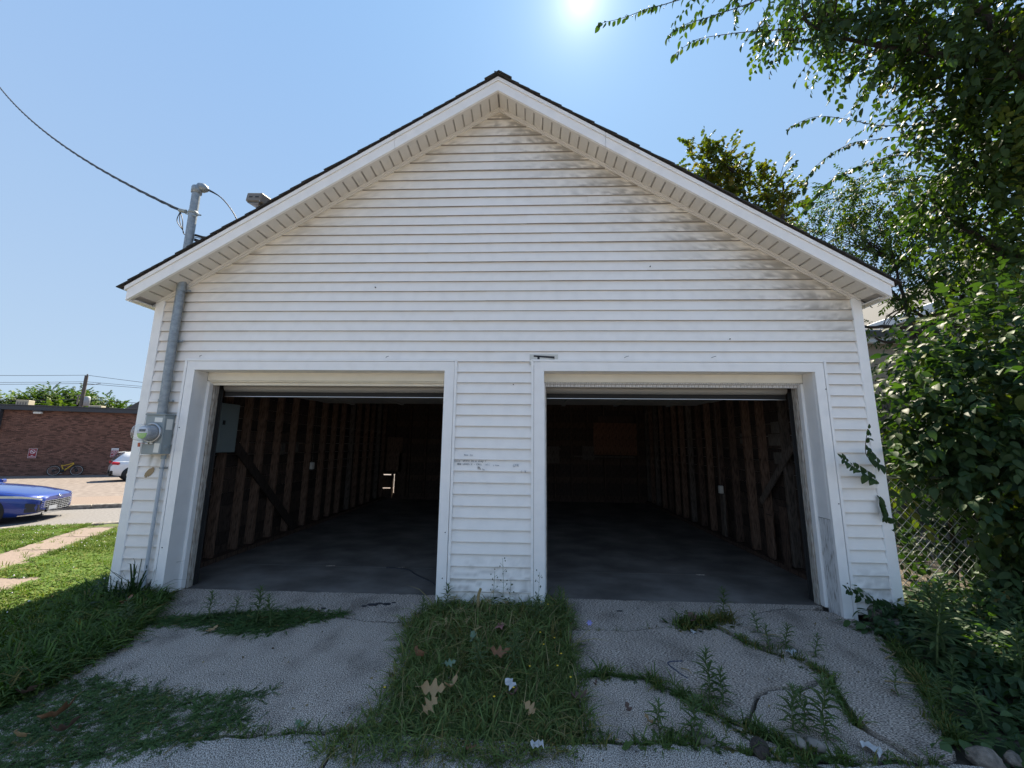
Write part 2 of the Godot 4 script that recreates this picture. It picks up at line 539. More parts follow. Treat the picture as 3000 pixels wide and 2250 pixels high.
func make_ground() -> void:
	# one sheet out to the horizon, fine near the garage
	var xs := []
	var zs := []
	for v in [-420.0, -250.0, -150.0, -90.0, -60.0, -40.0, -30.0, -24.0, -19.0]: xs.append(v)
	var v := -16.0
	while v < 12.0:
		xs.append(v)
		v += 0.4
	for q in [14.0, 18.0, 26.0, 40.0, 80.0, 200.0, 420.0]: xs.append(q)
	for q in [-420.0, -250.0, -150.0, -90.0, -60.0, -40.0, -30.0, -24.0, -19.0]: zs.append(q)
	v = -16.0
	while v < 7.0:
		zs.append(v)
		v += 0.4
	for q in [9.0, 14.0, 26.0, 60.0, 150.0, 420.0]: zs.append(q)
	var st := S()
	st.set_smooth_group(0)
	var h := func(x: float, z: float) -> Vector3:
		var y := gy(x, z)
		var s := N.x * x + N.z * z
		if x < 0.0 and s > 9.0: y = lerp(y, -1.0, smoothstep(9.0, 9.9, s) * smoothstep(-1.0, -4.0, x))
		if x > -3.5 and x < 8.0 and z > -8.0: y -= 0.03      # below the slabs
		if absf(x) < 3.3 and z < -0.1 and z > -6.3: y -= 0.08
		return Vector3(x, y, z)
	for i in xs.size() - 1:
		for j in zs.size() - 1:
			quad(st, h.call(xs[i], zs[j]), h.call(xs[i + 1], zs[j]), h.call(xs[i + 1], zs[j + 1]), h.call(xs[i], zs[j + 1]))
	struct(obj("ground", st, M.soil))
	# lawn soil under the grass, a hand above the sheet
	st = S()
	st.set_smooth_group(0)
	var x := -11.6
	while x < -2.0:
		var z := -8.4
		while z < 2.6:
			var c := N.x * (x + 0.15) + N.z * (z + 0.15)
			if c < 9.6 and not (x > -3.75 and z < -0.3) and x + 0.15 < lawn_edge(z + 0.15):
				var p := func(a: float, b: float) -> Vector3: return Vector3(a, gy(a, b) - 0.012, b)
				quad(st, p.call(x, z), p.call(x + 0.3, z), p.call(x + 0.3, z + 0.3), p.call(x, z + 0.3))
			z += 0.3
		x += 0.3
	struct(obj("lawn", st, M.turf))


func make_paving() -> void:
	var d := Node3D.new()
	named(d, "driveway", self)
	struct(d)
	slab("slab", [Vector2(-2.93, -0.2), Vector2(-0.45, -0.2), Vector2(-0.45, 0.0), Vector2(-0.62, 0.30), Vector2(-0.9, 0.31), Vector2(-1.2, 0.25), Vector2(-1.55, 0.38), Vector2(-1.8, 0.5), Vector2(-2.25, 0.39), Vector2(-2.66, 0.40), Vector2(-2.9, 0.0)], M.broomed, d)
	slab("slab", [Vector2(-2.64, 0.43), Vector2(-2.25, 0.415), Vector2(-1.8, 0.525), Vector2(-1.55, 0.405), Vector2(-1.2, 0.275), Vector2(-0.9, 0.335), Vector2(-0.58, 0.33), Vector2(-0.45, 0.8), Vector2(-0.44, 1.37), Vector2(-0.61, 1.39), Vector2(-1.12, 1.46), Vector2(-1.47, 1.5), Vector2(-1.66, 1.6), Vector2(-2.05, 1.66), Vector2(-2.9, 1.7), Vector2(-2.6, 1.3), Vector2(-2.50, 1.0), Vector2(-2.54, 0.77)], M.aggregate, d, 0.004)
	slab("slab", [Vector2(0.45, -0.2), Vector2(2.94, -0.2), Vector2(2.8, -0.12), Vector2(2.57, -0.125), Vector2(2.27, -0.03), Vector2(2.03, 0.06), Vector2(1.75, 0.16), Vector2(1.39, 0.27), Vector2(1.06, 0.34), Vector2(0.6, 0.34), Vector2(0.45, 0.1)], M.broomed, d)
	slab("slab", [Vector2(2.86, -0.09), Vector2(2.57, -0.1), Vector2(2.27, 0.0), Vector2(2.03, 0.085), Vector2(1.79, 0.185), Vector2(1.80, 0.25), Vector2(1.9, 0.44), Vector2(2.01, 0.57), Vector2(2.19, 0.66), Vector2(2.2, 0.87), Vector2(2.10, 1.07), Vector2(2.05, 1.25), Vector2(2.15, 1.43), Vector2(2.30, 1.43), Vector2(2.45, 1.22), Vector2(2.66, 0.96), Vector2(2.86, 0.69), Vector2(2.92, 0.47), Vector2(3.02, 0.14), Vector2(3.0, -0.03)], M.broomed, d, -0.004, 0.08, Vector2(-0.02, 0.0))
	slab("slab", [Vector2(0.6, 0.36), Vector2(1.06, 0.362), Vector2(1.39, 0.29), Vector2(1.73, 0.2), Vector2(1.77, 0.27), Vector2(1.87, 0.46), Vector2(1.98, 0.6), Vector2(2.165, 0.69), Vector2(2.165, 0.85), Vector2(1.9, 0.94), Vector2(1.83, 0.935), Vector2(1.66, 0.995), Vector2(1.5, 1.175), Vector2(1.43, 1.262), Vector2(1.35, 1.195), Vector2(1.2, 1.015), Vector2(1.03, 0.875), Vector2(0.78, 0.855), Vector2(0.6, 0.9)], M.broomed, d, 0.006)
	slab("slab", [Vector2(0.6, 0.93), Vector2(0.78, 0.89), Vector2(1.03, 0.91), Vector2(1.2, 1.05), Vector2(1.35, 1.225), Vector2(1.48, 1.325), Vector2(1.6, 1.42), Vector2(1.55, 1.465), Vector2(1.14, 1.37), Vector2(0.6, 1.39)], M.aggregate, d, -0.004)
	slab("slab", [Vector2(1.515, 1.19), Vector2(1.67, 1.015), Vector2(1.84, 0.955), Vector2(1.9, 0.972), Vector2(2.155, 0.885), Vector2(2.06, 1.07), Vector2(2.015, 1.22), Vector2(2.1, 1.43), Vector2(1.75, 1.45), Vector2(1.61, 1.385), Vector2(1.455, 1.28)], M.aggregate, d, -0.004)
	# old oil drips on the sill of the left bay
	for q in [[-1.02, 0.03, 0.035], [-0.97, 0.0, 0.022], [-0.90, 0.01, 0.03], [-0.85, -0.02, 0.014], [-1.08, 0.06, 0.02], [-1.4, 0.12, 0.018], [1.1, 0.02, 0.02]]:
		var st := S()
		var poly := PackedVector2Array()
		for i in 14:
			var t := TAU * i / 14.0
			var r: float = q[2] * (1.0 + 0.5 * wob.get_noise_2d(cos(t) * 120.0 + q[0] * 900.0, sin(t) * 120.0))
			poly.append(Vector2(q[0] + cos(t) * r * 1.3, -q[1] + sin(t) * r * 0.6))
		prism(st, poly, Transform3D(Basis(Vector3.RIGHT, -PI / 2 + 0.035), Vector3(0, -0.0055, 0)), 0.003)
		obj("oil_stain", st, M.ink, d)
	var a := Node3D.new()
	named(a, "pavement", self)
	struct(a)
	slab("slab", [Vector2(-2.9, 1.74), Vector2(-2.05, 1.69), Vector2(-1.66, 1.63), Vector2(-1.47, 1.53), Vector2(-1.12, 1.485), Vector2(-0.61, 1.415), Vector2(-0.58, 2.6), Vector2(-0.6, 9.5), Vector2(-12.0, 9.5), Vector2(-12.0, 2.4)], M.alley, a, 0.004)
	slab("slab", [Vector2(-0.59, 1.415), Vector2(0.57, 1.425), Vector2(1.14, 1.395), Vector2(1.55, 1.49), Vector2(2.28, 1.46), Vector2(12.0, 1.7), Vector2(12.0, 9.5), Vector2(-0.57, 9.5)], M.alley, a, 0.002)
	# footpath of four pink slabs, and the scrap of concrete in the grass
	var p := Node3D.new()
	named(p, "footpath", self)
	struct(p)
	var l := [Vector2(-6.0, -0.35), Vector2(-6.62, -1.15), Vector2(-7.52, -2.30), Vector2(-8.60, -3.69), Vector2(-9.70, -5.08), Vector2(-11.2, -6.6)]
	var r := [Vector2(-5.0, 0.15), Vector2(-5.70, -0.86), Vector2(-6.72, -2.26), Vector2(-7.74, -3.62), Vector2(-8.85, -5.05), Vector2(-9.4, -6.9)]
	for i in 4:
		draped("slab", [l[i].lerp(l[i + 1], 0.01), l[i].lerp(l[i + 1], 0.985), r[i].lerp(r[i + 1], 0.985), r[i].lerp(r[i + 1], 0.01)], M.pink_concrete, p, 0.012)
	draped("slab", PATCH, M.pink_concrete, p, 0.008)
	# the street below the lawn, its kerbs, the walk and the parking lot beyond
	struct(sheet("road", 9.9, 13.7, -70, 60, -0.80, M.asphalt))
	struct(sheet("sidewalk", 13.88, 16.2, -70, 60, -0.68, M.pink_concrete))
	struct(sheet("parking_lot", 16.2, 34.0, -70, 60, -0.70, M.lot_asphalt, -0.86))
	for k in [[9.75, "kerb", -0.655], [13.7, "kerb", -0.67]]:
		var o := Node3D.new()
		named(o, "kerb", self)
		struct(o)
		for i in 26:
			var st := S()
			var t0 := -40.0 + i * 2.4
			bevel(st, street(k[0] + 0.08, t0 + 1.19, k[2] - 0.13 + wob.get_noise_1d(i * 40.0) * 0.015), Vector3(2.385, 0.26, 0.16), 0.02, Basis(U, Vector3.UP, -N))
			obj("kerb_block", st, M.kerb_stone, o)
	var lot := get_node("parking_lot")
	for q in [[19.9, -10.74, -7.5], [18.1, -10.0, -6.8], [21.7, -11.3, -8.2]]:
		var st := S()
		face(st, street(q[0], (q[1] + q[2]) * 0.5, -0.731 - (q[0] - 18.1) * 0.0088), U * (q[2] - q[1]) * 0.5, -N * 0.05)
		obj("parking_line", st, M.line_white, lot)


func sheet(called: String, s0: float, s1: float, t0: float, t1: float, y0: float, m: Material, y1 := 99.0) -> MeshInstance3D:
	if y1 > 50.0: y1 = y0
	var st := S()
	quad(st, street(s0, t0, y0), street(s1, t0, y1), street(s1, t1, y1), street(s0, t1, y0))
	quad(st, street(s0, t0, y0 - 0.2), street(s0, t0, y0), street(s0, t1, y0), street(s0, t1, y0 - 0.2))
	return obj(called, st, m)


func draped(called: String, poly: Array, m: Material, parent: Node, lift: float) -> void:
	# a thin slab that follows the lawn
	var st := S()
	var c := Vector2.ZERO
	for p in poly: c += p / poly.size()
	var pts := []
	for i in poly.size():
		for k in 6:
			var p: Vector2 = poly[i].lerp(poly[(i + 1) % poly.size()], k / 6.0)
			p += Vector2(wob.get_noise_2d(p.x * 300.0, p.y * 300.0), wob.get_noise_2d(p.y * 300.0, p.x * 300.0)) * 0.06
			pts.append(p)
	var q := func(p: Vector2) -> Vector3: return Vector3(p.x, gy(p.x, p.y) + lift, p.y)
	for i in pts.size():
		var a: Vector2 = pts[i]
		var b: Vector2 = pts[(i + 1) % pts.size()]
		for k in 4:
			var a0 := a.lerp(c, k / 4.0)
			var a1 := a.lerp(c, (k + 1) / 4.0)
			var b0 := b.lerp(c, k / 4.0)
			var b1 := b.lerp(c, (k + 1) / 4.0)
			var v := [q.call(a0), q.call(b0), q.call(b1), q.call(a1)]
			if (v[1] - v[0]).cross(v[2] - v[0]).y > 0: v.reverse()
			quad(st, v[0], v[1], v[2], v[3])
		var e: Vector3 = q.call(a)
		var f: Vector3 = q.call(b)
		quad(st, e, f, f + Vector3.DOWN * 0.06, e + Vector3.DOWN * 0.06)
	obj(called, st, m, parent)


# ------------------------------------------------------------------ the garage
func stain_and_lap_shade(x: float, y: float, f: float) -> Color:
	# mildew under the rakes (heavier on the right), splash and grime near the ground, a rusty run below the meter, painted lap shade
	var c := Color(1, 1, 1)
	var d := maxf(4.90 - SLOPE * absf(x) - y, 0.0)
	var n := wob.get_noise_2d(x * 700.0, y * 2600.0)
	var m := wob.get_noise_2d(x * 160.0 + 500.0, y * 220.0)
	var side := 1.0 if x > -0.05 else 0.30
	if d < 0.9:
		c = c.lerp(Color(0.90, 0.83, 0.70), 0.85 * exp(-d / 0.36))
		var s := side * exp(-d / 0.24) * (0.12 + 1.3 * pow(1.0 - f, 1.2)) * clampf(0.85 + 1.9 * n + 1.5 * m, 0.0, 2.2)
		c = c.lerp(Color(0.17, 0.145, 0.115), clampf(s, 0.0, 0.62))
	if y < 0.55:
		var s := smoothstep(0.50, 0.05, y) * clampf(0.5 + 1.8 * n + 1.2 * m, 0.0, 1.2)
		c = c.lerp(Color(0.42, 0.41, 0.40), s * 0.75)
	if x < -2.9:
		c = c.lerp(Color(0.92, 0.86, 0.82), 0.35)
		var r := exp(-pow((x + 3.19) / 0.06, 2.0)) * smoothstep(1.02, 1.24, y) * (0.45 + 1.3 * wob.get_noise_2d(x * 6000.0, y * 300.0))
		c = c.lerp(Color(0.33, 0.30, 0.20), clampf(r, 0.0, 0.8))
	# shadow line under each lap, painted as a darker band
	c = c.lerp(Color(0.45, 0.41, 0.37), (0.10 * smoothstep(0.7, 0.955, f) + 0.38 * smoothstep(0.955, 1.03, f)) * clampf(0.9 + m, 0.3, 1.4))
	return c


func lap(parent: Node, b0: float, b1: float, t0: float, t1: float, y0: float, proud := 0.0) -> void:
	# one clapboard: leaning face, butt edge below, tinted by its stains and painted lap shade
	var st := S()
	var n := maxi(2, int((b1 - b0) / 0.022))
	var fs := [0.0, 0.08, 0.3, 0.55, 0.82, 0.955, 1.05]
	var g := []
	for i in n + 1:
		var u := float(i) / n
		var col := []
		for f in fs:
			var x: float = lerp(lerp(b0, b1, u), lerp(t0, t1, u), minf(f, 1.0))
			var sag := wob.get_noise_2d(x * 60.0, y0 * 90.0) * 0.0022
			var z: float = lerp(0.0185, 0.002, f) + proud + wob.get_noise_2d(x * 45.0, y0 * 60.0 + 300.0) * 0.0006
			col.append(Vector3(x, y0 + f * COURSE + sag, z))
		g.append(col)
	st.set_smooth_group(0)
	for i in n:
		for k in fs.size() - 1:
			var v := [g[i][k], g[i][k + 1], g[i + 1][k + 1], g[i + 1][k]]
			var c := [stain_and_lap_shade(v[0].x, v[0].y, fs[k]), stain_and_lap_shade(v[1].x, v[1].y, fs[k + 1]), stain_and_lap_shade(v[2].x, v[2].y, fs[k + 1]), stain_and_lap_shade(v[3].x, v[3].y, fs[k])]
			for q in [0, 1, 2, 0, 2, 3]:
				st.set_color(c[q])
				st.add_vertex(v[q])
	st.set_smooth_group(-1)
	st.set_color(Color(0.36, 0.34, 0.32))  # butt edge darkened in colour to deepen the lap shadow line
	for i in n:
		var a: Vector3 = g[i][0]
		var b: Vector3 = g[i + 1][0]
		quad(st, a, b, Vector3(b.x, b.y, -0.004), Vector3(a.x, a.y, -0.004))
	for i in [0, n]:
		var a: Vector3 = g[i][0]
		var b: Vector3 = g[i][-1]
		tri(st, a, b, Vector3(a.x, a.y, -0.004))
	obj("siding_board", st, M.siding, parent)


func make_garage() -> void:
	var g := thing("garage", "white clapboard two-bay garage with a gable front and both doors raised", "garage")
	# clapboards: course k has its lower edge at 2.15 - k * COURSE
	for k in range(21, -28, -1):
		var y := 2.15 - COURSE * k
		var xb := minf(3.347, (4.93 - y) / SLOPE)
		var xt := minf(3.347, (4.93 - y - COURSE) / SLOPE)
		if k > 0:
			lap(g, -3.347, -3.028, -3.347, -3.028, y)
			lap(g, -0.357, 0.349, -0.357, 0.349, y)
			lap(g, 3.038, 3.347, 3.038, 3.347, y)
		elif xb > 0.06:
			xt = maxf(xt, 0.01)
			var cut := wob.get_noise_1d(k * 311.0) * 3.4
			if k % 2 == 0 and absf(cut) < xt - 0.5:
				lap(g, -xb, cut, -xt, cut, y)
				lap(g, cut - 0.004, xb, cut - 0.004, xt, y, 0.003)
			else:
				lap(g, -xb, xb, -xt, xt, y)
	# sheathing behind the clapboards, in four pieces round the openings
	for q in [[-3.445, -2.93], [-0.47, 0.47], [2.93, 3.445]]:
		var st := S()
		box(st, Vector3((q[0] + q[1]) * 0.5, 1.03, -0.055), Vector3(q[1] - q[0] - 0.07, 2.06, 0.10))
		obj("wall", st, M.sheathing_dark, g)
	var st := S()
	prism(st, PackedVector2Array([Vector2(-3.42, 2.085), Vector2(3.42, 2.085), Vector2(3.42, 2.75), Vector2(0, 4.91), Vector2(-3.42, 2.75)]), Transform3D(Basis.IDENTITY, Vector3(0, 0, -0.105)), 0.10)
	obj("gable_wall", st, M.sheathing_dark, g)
	# corner posts
	for sx in [-1.0, 1.0]:
		st = S()
		var yb := 0.05 if sx > 0 else -0.02
		bevel(st, Vector3(sx * 3.39, (yb + 2.80) * 0.5, 0.004), Vector3(0.092, 2.80 - yb, 0.036), 0.004)
		bevel(st, Vector3(sx * 3.432, (yb + 2.76) * 0.5, -0.055), Vector3(0.016, 2.76 - yb, 0.085), 0.003)
		obj("corner_post", st, M.trim_white, g)
		st = S()
		for i in 28:      # side clapboards
			var y := 0.0 + i * COURSE
			box(st, Vector3(sx * 3.424, y + COURSE * 0.5, -3.28), Vector3(0.012, COURSE + 0.01, 6.35), Basis(Vector3.FORWARD, -sx * 0.10))
		obj("side_siding", st, M.siding, g)
	door_surround(g, -3.03, -2.925, -0.473, -0.355, 0.0)
	door_surround(g, 0.347, 0.467, 2.933, 3.04, 1.0)
	roof(g)
	inside(g)
	# foundation stones peeping out under the right corner
	for q in [[3.25, 0.02, 0.05, 0.24, 0.13], [3.50, -0.02, 0.06, 0.22, 0.11], [3.40, -0.05, 0.14, 0.12, 0.07]]:
		st = S()
		bevel(st, Vector3(q[0], q[1], q[2] - 0.06), Vector3(q[3], q[4], 0.16), 0.03, Basis(Vector3.UP, q[0]) * Basis(Vector3.BACK, 0.08))
		obj("foundation_stone", st, M.stone, g)
	# sideways black letter on a worn sticker, its lower half under the door casing
	st = S()
	box(st, Vector3(0.465, 2.168, 0.0185), Vector3(0.268, 0.104, 0.002))
	var k := obj("letter_sticker", st, M.sticker, g)
	st = S()
	for q in [[0.369, 2.204, 0.566, 2.190], [0.369, 2.150, 0.566, 2.168]]:
		prism(st, PackedVector2Array([Vector2(q[0], q[1] - 0.008), Vector2(q[2], q[3] - 0.010), Vector2(q[2], q[3] + 0.010), Vector2(q[0], q[1] + 0.008)]), Transform3D(Basis.IDENTITY, Vector3(0, 0, 0.0195)), 0.002)
	box(st, Vector3(0.415, 2.177, 0.0205), Vector3(0.022, 0.05, 0.002))
	obj("letter", st, M.black_letter, k)
	# felt-pen scrawl on the pier
	for q in [["Lily. where do u stay ?", -0.205, 1.222, 0.021, 0.0, "ink"], ["MOM LOVES U - CALL", -0.212, 1.193, 0.021, 0.0, "ink"], ["me", -0.125, 1.168, 0.02, -0.15, "ink"], ["sis 2u", -0.105, 1.152, 0.018, -0.2, "ink"], ["Nos 2u", -0.225, 1.275, 0.022, 0.0, "ink_faint"], ["call", -0.05, 1.192, 0.018, 0.0, "ink_faint"], ["u home", 0.03, 1.186, 0.016, 0.0, "ink_faint"], ["GTR", 0.21, 1.185, 0.03, 0.1, "ink_faint"], ["c k", 0.28, 1.135, 0.03, 0.0, "ink_faint"]]:
		var t := obj("handwriting", text_mesh(q[0], q[3], "Droid Sans Mono", 0.0015), M[q[5]], g)
		t.mesh.font.font_weight = 400
		t.transform = Transform3D(Basis(Vector3.BACK, q[4]), Vector3(q[1], q[2], 0.0198))
	# patch of tan spray paint beside the small conduit
	st = S()
	var poly := PackedVector2Array()
	for i in 40:
		var t := TAU * i / 40.0
		var r := 1.0 + 0.16 * wob.get_noise_2d(cos(t) * 160.0, sin(t) * 160.0) - (0.28 if sin(t) < -0.6 and i % 3 == 0 else 0.0)
		poly.append(Vector2(cos(t) * 0.034 * r + sin(t) * 0.022, sin(t) * 0.046 * r))
	prism(st, poly, Transform3D(Basis(Vector3.RIGHT, -0.14), Vector3(-3.225, 1.078, 0.0145)), 0.002)
	obj("paint_patch", st, M.tan_spray, g)
	# nail heads and the odd bent nail along the casings
	for q in [[-2.98, 0.42], [-2.99, 1.5], [2.99, 0.26], [3.0, 0.9], [3.01, 1.9], [-0.41, 0.6], [-0.42, 0.22], [0.40, 0.12], [0.18, 1.93], [2.2, 2.37], [1.5, 3.1], [-1.2, 2.9]]:
		st = S()
		tube(st, [Vector3(q[0], q[1], 0.012), Vector3(q[0], q[1], 0.029)], 0.005, -1.0, 6)
		obj("nail", st, M.ink, g)
	for q in [[-1.05, 2.185], [1.22, 2.19], [2.02, 2.19], [-2.9, 2.19]]:
		st = S()
		tube(st, [Vector3(q[0], q[1], 0.015), Vector3(q[0] + 0.01, q[1] + 0.006, 0.03), Vector3(q[0] + 0.035, q[1] + 0.012, 0.035)], 0.002, -1.0, 5)
		obj("bent_nail", st, M.ink, g)


func door_surround(g: Node, xo0: float, xi0: float, xi1: float, xo1: float, worn: float) -> void:
	var yi := 2.06
	var yo := 2.17
	var at := Transform3D(Basis.IDENTITY, Vector3(0, 0, -0.002))
	var flange := 0.026
	var wood: Material = M.trim_white
	for sd in 2:
		var xo := xo0 if sd == 0 else xo1
		var xi := xi0 if sd == 0 else xi1
		var inw := 1.0 if sd == 0 else -1.0
		var yb := [0.01, 0.0, 0.02, -0.05][sd + (2 if worn > 0 else 0)] as float
		# casing board with its mitred head, and the thin channel along its outer edge
		var st := S()
		var bot := []
		if sd == 1 and worn > 0:
			bot = [Vector2(xi, yb), Vector2(xi - inw * 0.03, yb - 0.03), Vector2(xo + inw * 0.03, yb - 0.035)]
		elif sd == 1:
			bot = [Vector2(xi, 0.045), Vector2(xi + 0.03, 0.02), Vector2(xo + inw * 0.03, -0.02)]
		else:
			bot = [Vector2(xi, yb), Vector2(xo + inw * flange, yb)]
		var poly := PackedVector2Array(bot)
		poly.append_array([Vector2(xo + inw * flange, yo - 0.027), Vector2(xi, yi + 0.002)])
		prism(st, poly, at, 0.027)
		obj("door_casing", st, M.trim_white, g)
		st = S()
		prism(st, PackedVector2Array([Vector2(xo, yb - 0.03), Vector2(xo + inw * (flange - 0.003), yb - 0.03), Vector2(xo + inw * (flange - 0.003), yo - 0.026), Vector2(xo, yo)]), at, 0.032)
		obj("casing_channel", st, M.trim_white, g)
		# jamb: wrapped face, stop, and the weathered inner board
		st = S()
		var jm: Material = M.trim_white
		if sd == 1 and worn > 0:
			# lower right jamb: the wrap is gone and the paint is peeling
			box(st, Vector3(xi - inw * 0.012, 0.36, -0.0705), Vector3(0.024, 0.80, 0.137))
			obj("bare_jamb", st, M.peeling, g)
			st = S()
			box(st, Vector3(xi - inw * 0.011, 1.413, -0.0705), Vector3(0.026, 1.296, 0.137))
		else:
			box(st, Vector3(xi - inw * 0.012, 1.03, -0.0705), Vector3(0.024, 2.06, 0.137))
		obj("jamb", st, jm, g)
		st = S()
		bevel(st, Vector3(xi + inw * 0.006, 0.99, -0.171), Vector3(0.03, 1.98, 0.062), 0.008)
		obj("door_stop", st, M.trim_white, g)
		st = S()
		bevel(st, Vector3(xi + inw * 0.016, 0.975, -0.233), Vector3(0.034, 1.95, 0.058), 0.003)
		obj("inner_jamb", st, M.old_wood, g)
		st = S()
		box(st, Vector3(xi + inw * 0.028, 0.96, -0.285), Vector3(0.012, 1.90, 0.04))
		box(st, Vector3(xi + inw * 0.030, 0.96, -0.308), Vector3(0.022, 1.90, 0.006))
		obj("door_track", st, M.rubber, g)
	var st := S()
	prism(st, PackedVector2Array([Vector2(xi0, yi), Vector2(xi1, yi), Vector2(xo1 - flange, yo - 0.025), Vector2(xo0 + flange, yo - 0.025)]), at, 0.027)
	obj("door_casing", st, M.trim_white, g)
	st = S()
	prism(st, PackedVector2Array([Vector2(xo0 + flange, yo - 0.022), Vector2(xo1 - flange, yo - 0.022), Vector2(xo1, yo), Vector2(xo0, yo)]), at, 0.032)
	obj("casing_channel", st, M.trim_white, g)
	# head of the opening: soffit, cream board, stop
	var w := xi1 - xi0
	var c := (xi0 + xi1) * 0.5
	st = S()
	box(st, Vector3(c, 2.073, -0.065), Vector3(w, 0.024, 0.126))
	obj("head_jamb", st, M.trim_white, g)
	st = S()
	bevel(st, Vector3(c, 2.022, -0.142), Vector3(w - 0.01, 0.082, 0.022), 0.003)
	obj("head_board", st, M.cream, g)
	st = S()
	bevel(st, Vector3(c, 1.975, -0.172), Vector3(w - 0.03, 0.014, 0.05), 0.004)
	bevel(st, Vector3(c, 1.955, -0.190), Vector3(w - 0.05, 0.03, 0.02), 0.004)
	obj("head_stop", st, M.peeling if worn > 0 else M.cream, g)
	# the sectional door, run up on its tracks under the ceiling
	var dr := Node3D.new()
	named(dr, "overhead_door", g)
	st = S()
	tube(st, [Vector3(xi0 + 0.035, 1.945, -0.36), Vector3(c, 1.94, -0.36), Vector3(xi1 - 0.035, 1.945, -0.36)], 0.05, -1.0, 18)
	obj("bottom_rail", st, M.door_steel, dr)
	st = S()
	box(st, Vector3(c, 1.872, -0.352), Vector3(w - 0.07, 0.045, 0.02))
	obj("weather_seal", st, M.rubber, dr)
	st = S()
	box(st, Vector3(c, 1.846, -0.350), Vector3(w - 0.08, 0.006, 0.03))
	obj("seal_edge", st, M.steel, dr)
	for i in 4:
		st = S()
		bevel(st, Vector3(c, 2.0 + i * 0.012, -0.66 - i * 0.53), Vector3(w + 0.06, 0.045, 0.52), 0.008)
		for r in 3:
			box(st, Vector3(c - w * 0.33 + r * w * 0.33, 1.97 + i * 0.012, -0.66 - i * 0.53), Vector3(0.05, 0.03, 0.5))
		obj("door_panel", st, M.door_steel, dr)


